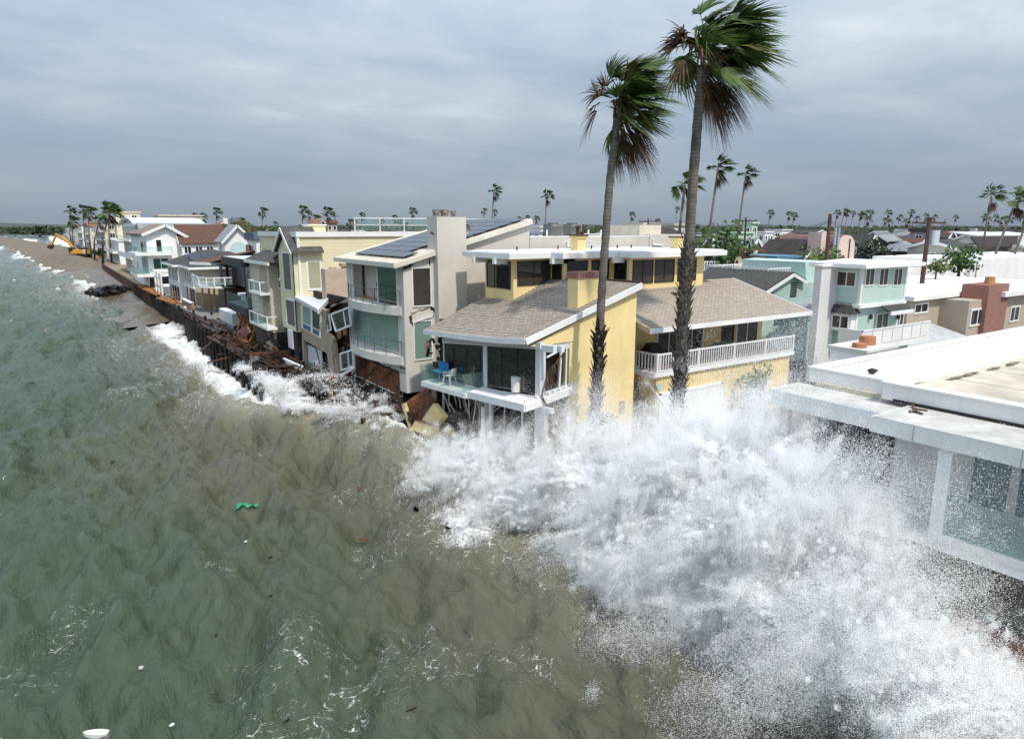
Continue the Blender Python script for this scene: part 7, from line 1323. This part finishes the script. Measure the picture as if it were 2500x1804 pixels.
# ------------------------------------------------------------------ people
SKIN = M('skin', (.42, .25, .18), .6, .05); HAIR = M('dark hair', (.02, .014, .01), .6, .2)
def person(lab, loc, rz, top, leg, arms='down', S=1.0, hat=None):
    """one continuous body grown over a jointed skeleton, clothes by height"""
    V = []; E_ = []; Rr = []
    def v(p, r, link=None):
        V.append(p); Rr.append(r); i = len(V) - 1
        if link is not None: E_.append((link, i))
        return i
    pel = v((0, 0, .95), .145); sp = v((0, 0, 1.15), .135, pel); chs = v((0, .0, 1.36), .155, sp); nk = v((0, .01, 1.50), .06, chs); hd = v((0, -.01, 1.62), .095, nk); hd2 = v((0, -.015, 1.72), .085, hd)
    for s in (-1, 1):
        hp = v((s * .10, 0, .90), .10, pel); kn = v((s * .12, -.03 + .03 * s, .50), .07, hp); an = v((s * .13, .02 + .05 * s, .09), .045, kn); ft = v((s * .14, -.14 + .05 * s, .04), .042, an)
        sh = v((s * .19, 0, 1.41), .07, chs)
        if arms == 'phone': el = v((s * .27, -.14, 1.22), .05, sh); wr = v((s * .13, -.36, 1.40), .036, el); ha = v((s * .08, -.42, 1.46), .035, wr)
        elif arms == 'up': el = v((s * .30, -.05, 1.52), .05, sh); wr = v((s * .12, -.15, 1.66), .036, el); ha = v((s * .06, -.17, 1.70), .034, wr)
        else: el = v((s * .27, .03, 1.15), .05, sh); wr = v((s * .28, -.06, .93), .036, el); ha = v((s * .28, -.09, .83), .036, wr)
        for k in range(4): v((V[ha][0] + (k - 1.5) * .018, V[ha][1] - .03 - .01 * (k % 2), V[ha][2] + (.07 if arms != 'down' else -.07) - .006 * abs(k - 1.5)), .009, ha)
        v((V[ha][0] - s * .04, V[ha][1] - .02, V[ha][2] + .02), .010, ha)
    me = bpy.data.meshes.new('body'); me.from_pydata(V, E_, []); o = bpy.data.objects.new('body', me); COL.objects.link(o); md = o.modifiers.new('skin', 'SKIN'); md.use_smooth_shade = True
    for i, sv in enumerate(me.skin_vertices[0].data): sv.radius = (Rr[i], Rr[i]); sv.use_root = (i == 0)
    ss = o.modifiers.new('sub', 'SUBSURF'); ss.levels = 2; ss.render_levels = 2; bpy.context.view_layer.update()
    nm = bpy.data.meshes.new_from_object(o.evaluated_get(bpy.context.evaluated_depsgraph_get())); bpy.data.objects.remove(o)
    for m_ in (leg, top, SKIN, HAIR, M('dark shoes', (.02, .02, .02), .6)): nm.materials.append(m_)
    for p in nm.polygons:
        c = p.center; z = c.z; handz = any((c - Vector(V[i])).length < .10 for i in range(len(V)) if Rr[i] <= .036)
        p.material_index = 4 if z < .10 else 0 if z < .93 and abs(c.x) < .24 else 2 if handz else 1 if z < 1.49 else 3 if (z > 1.70 or c.y > .03) else 2
        p.use_smooth = True
    t = thing('person', lab, 'person', (0, 0, 0)); b = bpy.data.objects.new('body', nm); COL.objects.link(b); b.parent = t
    m = MB(); m.blob((0, -.115, 1.655), (.014, .022, .022), 1, 0); m.build('nose', SKIN, t)
    m = MB(); m.blob((-.035, -.098, 1.675), .012, 1, 0); m.blob((.035, -.098, 1.675), .012, 1, 0); m.build('eyes', HAIR, t); MB().box(-.025, .025, -.108, -.09, 1.60, 1.61).build('mouth', M('lips', (.3, .1, .09), .6), t)
    if hat: MB().tube([(0, -.01, 1.70), (0, -.01, 1.78), (0, -.01, 1.83)], [.125, .115, .05], 12).tube([(0, -.01, 1.70), (0, -.01, 1.715)], .16, 12).build('hard_hat', hat, t)
    if arms == 'phone': MB().box(-.08, .08, -.50, -.485, 1.44, 1.53).build('phone', DKMET, t)
    t.location = loc; t.rotation_euler = (0, 0, rz); t.scale = (S, S, S); return t
NAVY = M('navy work clothes', (.02, .025, .06), .8, .1); ORG_ = M('orange safety vest', (.80, .18, .03), .7, .06); JEAN = M('blue jeans', (.05, .07, .12), .8, .1); CHAR = M('charcoal jacket', (.05, .055, .07), .8, .15); BLKC = M('black clothes', (.012, .012, .014), .8, .1); TANC = M('tan jacket', (.35, .24, .15), .8, .1); BLUC = M('bright blue shirt', (.03, .16, .45), .7, .08)
person('person in charcoal jacket holding up a phone before the white garage door', (24.9, 21.9, 2.55), R(-25), CHAR, JEAN, 'phone')
person('person in dark clothes behind the bush right of the garage door', (31.6, 22.2, 2.55), R(-20), CHAR, BLKC, 'phone')
person('worker in orange vest standing at the far end of the bulkhead', onZ(238, 640, 2.5), R(-40), ORG_, NAVY, S=1.25, hat=ORG_)
person('person in navy clothes nearest the bulkhead in the group below the white gable house', onZ(348, 690, 2.5), R(40), NAVY, NAVY, S=1.1)
person('second person in navy clothes in the group below the white gable house', onZ(358, 687, 2.5), R(10), NAVY, BLKC, S=1.1)
person('person in bright blue shirt in the group below the white gable house', onZ(366, 686, 2.5), R(-20), BLUC, NAVY, S=1.1)
person('worker in orange vest in the group below the white gable house', onZ(376, 688, 2.5), R(-60), ORG_, BLKC, S=1.1, hat=ORG_)
person('person in black on the upper balcony of the white gable house', Vector((x0 if False else 14.6, 141, 8.92)), R(60), BLKC, BLKC, 'up')
person('person in tan jacket standing among the piles below the yellow props', onZ(474, 772, 2.3), R(-80), TANC, BLKC)
# ------------------------------------------------------------------ excavator and dump truck on the berm
CATY = M('machine yellow', (.62, .33, .03), .5, .1); RUB = M('black tracks', (.02, .02, .02), .8, .2)
ex = thing('excavator', 'yellow tracked excavator reaching its arm over the sand berm', 'excavator', (0, 0, 0))
for s in (-1, 1):
    m = MB(); n = 16; prof = [(2.4 + .55 * math.sin(math.pi * i / 8), .55 - .55 * math.cos(math.pi * i / 8)) for i in range(9)] + [(-2.4 - .55 * math.sin(math.pi * i / 8), .55 + .55 * math.cos(math.pi * i / 8)) for i in range(9)]
    m.slab([(a, s * 1.6 - .35, b) for a, b in prof], (0, .7, 0)); m.build('track', RUB, ex)
MB().tube([(0, 0, 1.0), (0, 0, 1.4)], 1.1, 16).build('turntable', RUB, ex)
MB().hexa([(-2.2, -1.6, 1.4), (3.4, -1.6, 1.4), (3.4, 1.6, 1.4), (-2.2, 1.6, 1.4), (-2.2, -1.6, 2.9), (3.5, -1.6, 2.9), (3.5, 1.6, 2.9), (-2.2, 1.6, 2.9)]).build('body', CATY, ex)
MB().box(2.2, 3.56, -1.66, -1.6, 1.8, 2.75).build('badge_panel', WHITE, ex); text('CAT', .75, DKMET, ex, Vector((2.85, -1.68, 2.28)), (R(90), 0, 0), 'badge_lettering')
MB().box(-2.0, -.6, 1.61, 1.62, 1.5, 2.8).build('side_door', CATY, ex); cb = MB().box(-2.9, -1.2, -1.58, -.2, 1.5, 3.6).build('cab', M('cab frame', (.05, .05, .05), .5), ex); MB().box(-2.93, -2.9, -1.5, -.3, 2.1, 3.5).box(-2.7, -1.4, -1.61, -1.58, 2.2, 3.5).build('cab_glass', GDARK, cb)
MB().box(.5, 2.6, -1.2, 1.2, 2.9, 3.3).build('engine_cover', RUB, ex)
bp_ = [(-1.6, 0, 2.4), (-3.6, 0, 5.6), (-7.2, 0, 7.9)]; m = MB(); m.beam(bp_[0], bp_[1], .6, .9, (0, 1, 0)); m.beam(bp_[1], bp_[2], .55, .8, (0, 1, 0)); m.build('boom', CATY, ex)
MB().beam((-7.2, 0, 8.3), (-9.6, 0, 4.4), .45, .65, (0, 1, 0)).build('stick', CATY, ex); MB().beam((-5.6, 0, 7.6), (-7.6, 0, 8.7), .2, .2).beam((-2.4, .4, 3.0), (-4.2, .4, 5.9), .2, .2).build('hydraulic_ram', STEEL, ex)
MB().slab([(-9.4, -.8, 4.5), (-10.4, -.8, 4.2), (-10.9, -.8, 3.4), (-10.0, -.8, 3.0), (-9.2, -.8, 3.6)], (0, 1.6, 0)).build('bucket', M('worn steel bucket', (.08, .06, .05), .6, .2, metal=.4), ex)
pe = onX(196, 629, 11.0); ex.location = pe; ex.rotation_euler = (0, 0, R(-34)); ex.scale = (1.08, 1.08, 1.08)
dt = thing('dump_truck', 'small yellow dump truck far along the beach', 'truck', (0, 0, 0))
MB().box(-3.4, 3.2, -1.2, 1.2, .9, 1.4).build('chassis', RUB, dt); MB().hexa([(-1.2, -1.4, 1.5), (3.2, -1.4, 1.5), (3.2, 1.4, 1.5), (-1.2, 1.4, 1.5), (-1.5, -1.5, 3.3), (3.8, -1.5, 3.3), (3.8, 1.5, 3.3), (-1.5, 1.5, 3.3)]).build('dump_body', CATY, dt); c = MB().box(-3.4, -1.7, -1.2, 1.2, 1.4, 3.2).build('cab', CATY, dt); MB().box(-3.43, -3.4, -1.1, 1.1, 2.2, 3.1).build('windscreen', GDARK, c)
for x in (-2.4, .9, 2.4):
    for s in (-1, 1): MB().tube([(x, s * 1.05, .75), (x, s * 1.45, .75)], .75, 14).build('wheel', RUB, dt)
pd_ = onX(104, 587, 1.5); dt.location = (pd_.x, pd_.y, pd_.z); dt.rotation_euler = (0, 0, R(-34)); dt.scale = (1.5, 1.5, 1.5)
t = thing('beach_hut', 'bright blue lifeguard hut far down the beach', 'hut', (0, 0, 0)); MB().box(-5, 5, -3, 3, 0, 3.6).build('cabin', M('bright blue paint', (.03, .30, .48), .6), t); MB().box(-5.6, 5.6, -3.6, 3.6, 3.6, 4.0).build('roof', M('pale blue roof', (.2, .45, .6), .6), t); MB().box(-3.5, -1.5, -3.06, -3, 1.2, 2.6).box(1.5, 3.5, -3.06, -3, 1.2, 2.6).build('shutter', WHITE, t); t.location = onX(42, 578, -60); t.rotation_euler = (0, 0, R(-34)); t.location.z = max(1.5, t.location.z)
# ------------------------------------------------------------------ things afloat
def floaty(name, lab, cat, px, py, build):
    p = onZ(px, py, .05)
    for _ in range(5): p = onZ(px, py, sea_z(p.x, p.y))
    p.z += .03; t = thing(name, lab, cat, p); build(t, p); return t
NETG = M('green netting', (.03, .25, .13), .7, .25, 6)
def b_net(t, p):
    xs_ = np.linspace(-.55, .55, 22); ys2 = np.linspace(-.3, .3, 8); m = MB(); 
    for i, a in enumerate(xs_):
        for b in ys2: w = .5 + .9 * abs(a) ** 1.2 + .2 * math.sin(a * 13); q = p + Vector((_cy, -_sy, 0)) * a * .95 + Vector((_sy, _cy, 0)) * (b * w + .08 * math.sin(a * 4)); m.v.append((q.x, q.y, sea_z(q.x, q.y) + .13 + .04 * math.sin(a * 9 + b * 7)))
    for i in range(21):
        for j in range(7): k = i * 8 + j; m.f.append((k, k + 8, k + 9, k + 1))
    m.build('net', NETG, t, True)
floaty('green_net', 'crumpled green netting floating on the brown water', 'netting', 602, 1236, b_net)
def b_buoy(t, p): m = MB(); m.blob(p + Vector((0, 0, .06)), (.085, .085, .07), 2, .08, 2); m.build('float_body', M('off-white plastic float', (.42, .40, .38), .4, .1), t, True)
floaty('float', 'dull white float bobbing in the foreground', 'float', 345, 1636, b_buoy)
def b_board(t, p):
    r = Vector((_cy, -_sy, 0)); f = Vector((_sy, _cy, 0)); m = MB(); n = 10
    top = [p + r * (-.42 + .84 * i / n) + f * (.12 * math.sin(math.pi * i / n) ** .6) + Vector((0, 0, -.03)) for i in range(n + 1)] + [p + r * (.42 - .84 * i / n) - f * (.12 * math.sin(math.pi * i / n) ** .6) + Vector((0, 0, -.03)) for i in range(1, n)]
    m.slab(top, (0, 0, .12)); m.build('panel', WOFF, t)
floaty('white_board', 'half-sunk curved white board at the bottom edge', 'board', 240, 1795, b_board)
def b_plank(w, l, mt, ang):
    def f(t, p): d = Vector((math.cos(ang), math.sin(ang), 0)); m = MB(); m.beam(p - d * l / 2 + Vector((0, 0, -.01)), p + d * l / 2 + Vector((0, 0, .01)), w, .05); m.build('timber', mt, t); m = MB(); m.beam(p - d * l * .1, p + Vector((-d.y, d.x, 0)) * l * .3 + Vector((0, 0, .05)), w * .7, .05); m.build('cross_piece', mt, t)
    return f
for px, py, w, l, mt, an, lab in ((28, 905, .3, 1.6, WOODD, -.9, 'dark broken timber floating at the left edge of the picture'), (78, 935, .5, 1.5, DKMET, .1, 'flat dark plank floating right of the broken timber'), (275, 1128, .15, .5, DARKP, .5, 'small black lump floating left of the green net'), (880, 1192, .10, 1.3, WOODR, .9, 'thin brown branch floating near the breaking wave'), (886, 1318, .16, .7, WOODR, -.8, 'red-brown kelp scrap near the splash'), (948, 1364, .30, .35, WOODR, .2, 'round rust-brown clump below the splash'), (655, 1364, .08, .7, DARKP, .3, 'thin dark stick floating in the green foreground'), (1000, 1735, .05, .8, WOODD, -.05, 'thin reed floating at the bottom middle'), (528, 1552, .12, .14, DARKP, 0, 'tiny black speck floating above the foam lace'), (660, 1456, .06, .3, DARKP, .3, 'short dark splinter among the foam lace'), (365, 1014, .12, .5, WOODO, .1, 'small orange scrap floating beyond the green net'), (700, 1762, .06, .35, DARKP, .5, 'small dark splinter near the bottom edge')):
    floaty('driftwood', lab, 'driftwood', px, py, b_plank(w * .6, l * .55, mt, an))
for px, py, lab in ((730, 1604, 'small white foam cup at the bottom of the foam lace'), (420, 1774, 'white plastic scrap near the half-sunk board'), (600, 1325, 'white plastic scrap below the green net')):
    floaty('plastic_scrap', lab, 'litter', px, py, lambda t, p: MB().blob(p + Vector((0, 0, .04)), (.09, .06, .04), 1, .2).build('scrap', WHITE, t))
t = thing('surfboard', 'pale yellow surfboard tossed at the foot of the yellow house in the spray', 'surfboard', (18.3, 22.5, 2.6)); n = 12; m = MB(); q = [Vector((17.8 + 2.6 * i / n, 22.6 - .25 * math.sin(math.pi * i / n) ** .6, 2.62)) for i in range(n + 1)] + [Vector((20.4 - 2.6 * i / n, 22.6 + .25 * math.sin(math.pi * i / n) ** .6, 2.62)) for i in range(1, n)]
m.slab(q, (0, 0, .07)); m.build('board_body', M('pale yellow foam', (.72, .60, .28), .5, .05), t)
# ------------------------------------------------------------------ spray: droplets thrown up by the breaking wave
def drop_material(name, col, tr=.42):
    m = bpy.data.materials.new(name); m.use_nodes = True; nt = m.node_tree; N = nt.nodes.new; L = nt.links.new
    d = N('ShaderNodeBsdfDiffuse'); d.inputs[0].default_value = col + (1,); t = N('ShaderNodeBsdfTranslucent'); t.inputs[0].default_value = col + (1,)
    mx = N('ShaderNodeMixShader'); mx.inputs[0].default_value = tr; L(d.outputs[0], mx.inputs[1]); L(t.outputs[0], mx.inputs[2]); L(mx.outputs[0], nt.nodes['Material Output'].inputs[0]); return m
DROP = drop_material('white spray droplets', (1.0, 1.0, 1.0), .5)
def points_object(name, co, rad, mat):
    me = bpy.data.meshes.new(name); me.vertices.add(len(co)); me.vertices.foreach_set('co', co.astype(np.float32).ravel())
    a = me.attributes.new('drop_radius', 'FLOAT', 'POINT'); a.data.foreach_set('value', rad.astype(np.float32)); me.materials.append(mat); me.update()
    o = bpy.data.objects.new(name, me); COL.objects.link(o)
    ng = bpy.data.node_groups.new(name + ' points', 'GeometryNodeTree')
    ng.interface.new_socket('Geometry', in_out='INPUT', socket_type='NodeSocketGeometry'); ng.interface.new_socket('Geometry', in_out='OUTPUT', socket_type='NodeSocketGeometry')
    i = ng.nodes.new('NodeGroupInput'); q = ng.nodes.new('NodeGroupOutput'); mp = ng.nodes.new('GeometryNodeMeshToPoints'); sm = ng.nodes.new('GeometryNodeSetMaterial'); na = ng.nodes.new('GeometryNodeInputNamedAttribute')
    na.data_type = 'FLOAT'; na.inputs['Name'].default_value = 'drop_radius'; sm.inputs['Material'].default_value = mat
    ng.links.new(i.outputs[0], mp.inputs['Mesh']); ng.links.new(na.outputs[0], mp.inputs['Radius']); ng.links.new(mp.outputs[0], sm.inputs['Geometry']); ng.links.new(sm.outputs[0], q.inputs[0])
    md = o.modifiers.new('points', 'NODES'); md.node_group = ng; return o
RG = np.random.RandomState(5)
CR = np.array([_cy, -_sy, 0.]); CF = np.array([_sy, _cy, 0.]); CU = np.array([0, 0, 1.])
def lobe(px, py, rx, ry, X, n, thick=1.1, clump=1.0, drift=(0, 0, 0), c1=.42, c2=.065, fine=.30, edge=.55):
    """n droplets in a ragged cloud: jets of clumps of clumps inside an uneven ellipsoid"""
    c = onX(px, py, X); dep = c.x * _sy * _cp + c.y * _cy * _cp - (c.z - CAMH) * _sp; k = dep / FPX; c = np.array(c)
    a, b = rx * k, ry * k; vol = max(a * b * thick, .05); n1 = int(22 + 16 * vol ** .7)
    def ball(m):
        v = RG.normal(size=(m, 3)); v /= np.linalg.norm(v, axis=1)[:, None]; return v * (RG.rand(m, 1) ** edge)
    def world(v): return c + v[:, :1] * a * CR + v[:, 1:2] * thick * CF + v[:, 2:] * b * CU
    nf = int(n * fine); out = [world(ball(nf) * .98)]
    p1 = world(ball(n1)); w1 = RG.exponential(1, n1) ** 1.3; w1 /= w1.sum()
    m2 = max(60, (n - nf) // 60); i2 = RG.choice(n1, m2, p=w1); st = np.array(drift) if np.any(drift) else np.array([.3, -.1, .9])
    p2 = p1[i2] + RG.normal(size=(m2, 3)) * c1 * clump + st * RG.normal(size=(m2, 1)) * c1 * .8
    w2 = RG.exponential(1, m2) ** 1.5; w2 /= w2.sum(); m3 = n - nf; i3 = RG.choice(m2, m3, p=w2); sg = RG.uniform(.4, 1.9, m2)[i3][:, None]
    out.append(p2[i3] + RG.normal(size=(m3, 3)) * c2 * clump * sg + st * RG.normal(size=(m3, 1)) * c2 * sg * .8)
    return np.concatenate(out)
DENS = 1.45
LOBES = [  # px, py, rx, ry, X, n
 (1080, 1230, 105, 130, 15.2, 210000), (1190, 1150, 150, 100, 16.2, 170000), (1060, 1310, 85, 70, 14.4, 140000), (1080, 1110, 80, 50, 16.0, 26000), (1160, 1300, 130, 70, 15.0, 150000),
 (1300, 1230, 150, 120, 16.6, 110000), (1420, 1160, 170, 110, 17.6, 120000), (1490, 1280, 150, 130, 16.8, 130000),
 (1640, 1190, 190, 130, 17.8, 190000), (1770, 1120, 170, 100, 18.4, 130000), (1490, 1400, 95, 75, 15.8, 60000), (1620, 1390, 140, 110, 16.2, 130000), (1800, 1310, 200, 150, 17.0, 230000),
 (1970, 1330, 170, 160, 17.0, 190000), (1920, 1180, 150, 100, 18.0, 80000), (2060, 1500, 170, 120, 16.4, 180000), (2120, 1380, 110, 110, 17.0, 70000), (2230, 1620, 180, 110, 15.9, 170000), (2400, 1720, 150, 110, 15.8, 140000), (1890, 1470, 140, 90, 16.0, 80000), (1700, 1480, 90, 60, 15.6, 26000), (2330, 1800, 200, 60, 15.2, 60000),
]
THIN = [(1750, 1020, 230, 80, 19.6, 60000), (1480, 1040, 190, 70, 18.9, 30000), (1930, 850, 80, 140, 23.0, 7000), (1820, 950, 140, 100, 21.5, 16000), (2080, 1200, 200, 150, 17.2, 40000), (1560, 1070, 200, 60, 19.2, 30000), (1960, 1010, 180, 110, 19.4, 18000),
 (1450, 960, 70, 60, 19.2, 5000), (1380, 1000, 110, 70, 18.2, 12000), (1260, 1060, 160, 50, 17.0, 14000), (1060, 1080, 100, 50, 16.2, 7000),
 (1650, 1560, 260, 120, 14.8, 30000), (1950, 1640, 300, 120, 14.6, 34000), (2300, 1440, 170, 120, 16.6, 18000), (1400, 1380, 150, 90, 15.4, 14000), (1850, 1740, 300, 80, 13.8, 14000), (2330, 1250, 180, 170, 17.2, 8000), (1560, 1660, 200, 100, 14.0, 6000), (1180, 1370, 120, 30, 14.6, 8000)]
def jets(px, py, rx, ry, X, n):
    """ligaments flung outward from a burst: each a thin fan of droplets along a falling arc"""
    c = onX(px, py, X); dep = c.x * _sy * _cp + c.y * _cy * _cp - (c.z - CAMH) * _sp; k = dep / FPX; a, b = rx * k, ry * k; nj = max(14, int(n / 700)); out = []
    th = RG.uniform(0, 2 * np.pi, nj); ln = RG.uniform(.75, 1.35, nj); i = RG.choice(nj, n, p=(lambda w: w / w.sum())(RG.exponential(1, nj))); t = RG.rand(n) ** .75
    base = np.array(c) + RG.normal(size=(nj, 3)) * np.array([.25, .25, .2]); d = (np.cos(th) * a * ln)[:, None] * CR + (np.sin(th) * b * ln)[:, None] * CU + RG.normal(0, .4, nj)[:, None] * CF
    p = base[i] + d[i] * t[:, None] + CU * (-.35 * b * t ** 2)[:, None]; perp = RG.normal(size=(nj, 3)) * .35; sg = (.025 + .10 * t ** 1.5)[:, None]
    return p + RG.normal(size=(n, 3)) * sg + perp[i] * (t ** 2)[:, None] * .3
pts, rad = [], []
for (px, py, rx, ry, X, n) in LOBES:
    p = lobe(px, py, rx, ry, X, int(n * DENS), thick=1.0); pts.append(p); rad.append(np.clip(RG.lognormal(-5.12, .30, len(p)), .003, .011)); q = jets(px, py, rx, ry, X, int(n * .5)); pts.append(q); rad.append(np.clip(RG.lognormal(-5.1, .35, len(q)), .003, .013))
for (px, py, rx, ry, X, n) in THIN:
    p = lobe(px, py, rx, ry, X, int(n * DENS), thick=1.0, c1=.55, c2=.20, fine=.6, edge=.5); pts.append(p); rad.append(np.clip(RG.lognormal(-5.3, .36, len(p)), .0025, .011))
# feathery plumes thrown straight up along the front of the burst
for (px, py, hp, X, n) in ((1075, 1190, 120, 15.6, 26000), (1170, 1150, 110, 16.2, 30000), (1260, 1140, 95, 16.6, 22000), (1400, 1130, 120, 17.6, 30000), (1520, 1150, 140, 18.0, 34000), (1640, 1120, 120, 18.2, 36000), (1740, 1100, 120, 18.6, 36000), (1850, 1120, 150, 18.6, 34000), (1960, 1210, 150, 17.8, 30000), (2060, 1360, 140, 17.0, 30000), (1560, 1330, 150, 16.4, 34000), (1760, 1300, 170, 16.8, 40000), (1930, 1420, 160, 16.4, 36000)):
    c = onX(px, py, X); dep = c.x * _sy * _cp + c.y * _cy * _cp - (c.z - CAMH) * _sp; h = hp * dep / FPX; nj = 26; i = RG.choice(nj, n); t = RG.rand(n) ** .8; dj = RG.normal(0, .28, nj); fj = RG.normal(0, .25, nj); lj = RG.uniform(.5, 1.25, nj); wj = RG.uniform(.02, .07, nj)
    q = np.array(c) + (t * lj[i] * h)[:, None] * CU + ((dj[i] * (.25 + t) + .22 * t * t) * h)[:, None] * CR + (fj[i] * t * h)[:, None] * CF + RG.normal(size=(n, 3)) * (wj[i] * (.5 + 1.6 * t))[:, None]
    pts.append(q); rad.append(np.clip(RG.lognormal(-5.15, .35, n), .003, .012))
# white foam cores added inside the burst to bounce light and whiten the spray
def cores(lobes, k=.50):
    bm = bmesh.new(); bmesh.ops.create_icosphere(bm, subdivisions=5, radius=1.0); U = np.array([v.co[:] for v in bm.verts]); F = np.array([[v.index for v in f.verts] for f in bm.faces]); bm.free()
    vs_, fs_ = [], []; o = 0
    def n3(P, s):                          # cheap 3D turbulence from two 2D slices
        return fbm2(P[:, 0] * 1.0 + P[:, 2] * .7 + s, P[:, 1] + P[:, 2] * 1.1, 200 + s % 7, 5)
    for i, (px, py, rx, ry, X, n) in enumerate(lobes):
        c = onX(px, py, X); dep = c.x * _sy * _cp + c.y * _cy * _cp - (c.z - CAMH) * _sp; q = dep / FPX; a, b = rx * q * k, ry * q * k
        P = np.array(c) + U[:, :1] * a * CR + U[:, 1:2] * .7 * CF + U[:, 2:] * b * CU
        d = 1 + 1.0 * (n3(P * 1.1, i) - .47) + .8 * (n3(P * 3.1, i + 3) - .47) + .4 * (n3(P * 9.0, i + 5) - .47)
        W_ = np.array(c) + (P - np.array(c)) * d[:, None]; W_[:, 2] = np.maximum(W_[:, 2], -.3); vs_.append(W_); fs_.append(F + o); o += len(W_)
    V = np.concatenate(vs_); F = np.concatenate(fs_); me = bpy.data.meshes.new('foam_backing'); me.vertices.add(len(V)); me.vertices.foreach_set('co', V.ravel()); me.loops.add(F.size); me.loops.foreach_set('vertex_index', F.ravel()); me.polygons.add(len(F)); me.polygons.foreach_set('loop_start', np.arange(0, F.size, 3)); me.polygons.foreach_set('loop_total', np.full(len(F), 3)); me.polygons.foreach_set('use_smooth', np.full(len(F), True)); me.update(); me.validate()
    m = M('white foam backing', (.90, .91, .92), .9, .04, 3.0, bump=.9, bscale=34, bdist=.06, spec=.1); me.materials.append(m); ob = bpy.data.objects.new('foam_backing', me); COL.objects.link(ob); return tag(ob, 'white foam core added inside the spray to bounce light through it', 'sea foam', kind='stuff')
cores([l for l in LOBES if l[5] > 70000])
P_ = np.concatenate(pts); R_ = np.concatenate(rad); keep = (P_[:, 2] > .05) & (np.hypot(P_[:, 0], P_[:, 1]) > 6); P_ = P_[keep]; R_ = R_[keep]
tag(points_object('wave_spray', P_, R_, DROP), 'huge burst of white spray from a wave hitting the sea wall', 'sea spray', kind='stuff')
# smaller bursts along the piles
pts, rad = [], []
for (px, py, rx, ry, X, n) in [(692, 950, 40, 30, 13.0, 13000), (650, 925, 26, 10, 12.6, 2500), (730, 990, 46, 8, 12.8, 5000), (830, 1003, 60, 7, 14.6, 5000), (910, 1026, 50, 8, 15.9, 5000), (970, 1054, 40, 9, 16.2, 5000), (1030, 1092, 36, 14, 16.4, 6000), (780, 920, 60, 40, 14.0, 900), (840, 960, 70, 36, 14.4, 900), (600, 898, 30, 6, 12.6, 1800), (430, 812, 26, 8, 12.6, 3000), (900, 1010, 90, 40, 15.6, 3500)]:
    p = np.concatenate([lobe(px, py, rx, ry, X, int(n * 1.6), thick=.7, c1=.26, c2=.09), jets(px, py, rx, ry, X, n)]); pts.append(p); rad.append(np.clip(RG.lognormal(-4.35, .35, len(p)), .005, .03))
P_ = np.concatenate(pts); R_ = np.concatenate(rad); k = P_[:, 2] > .05
tag(points_object('pile_spray', P_[k], R_[k], DROP), 'small bursts of white spray along the dark timber piles', 'sea spray', kind='stuff')
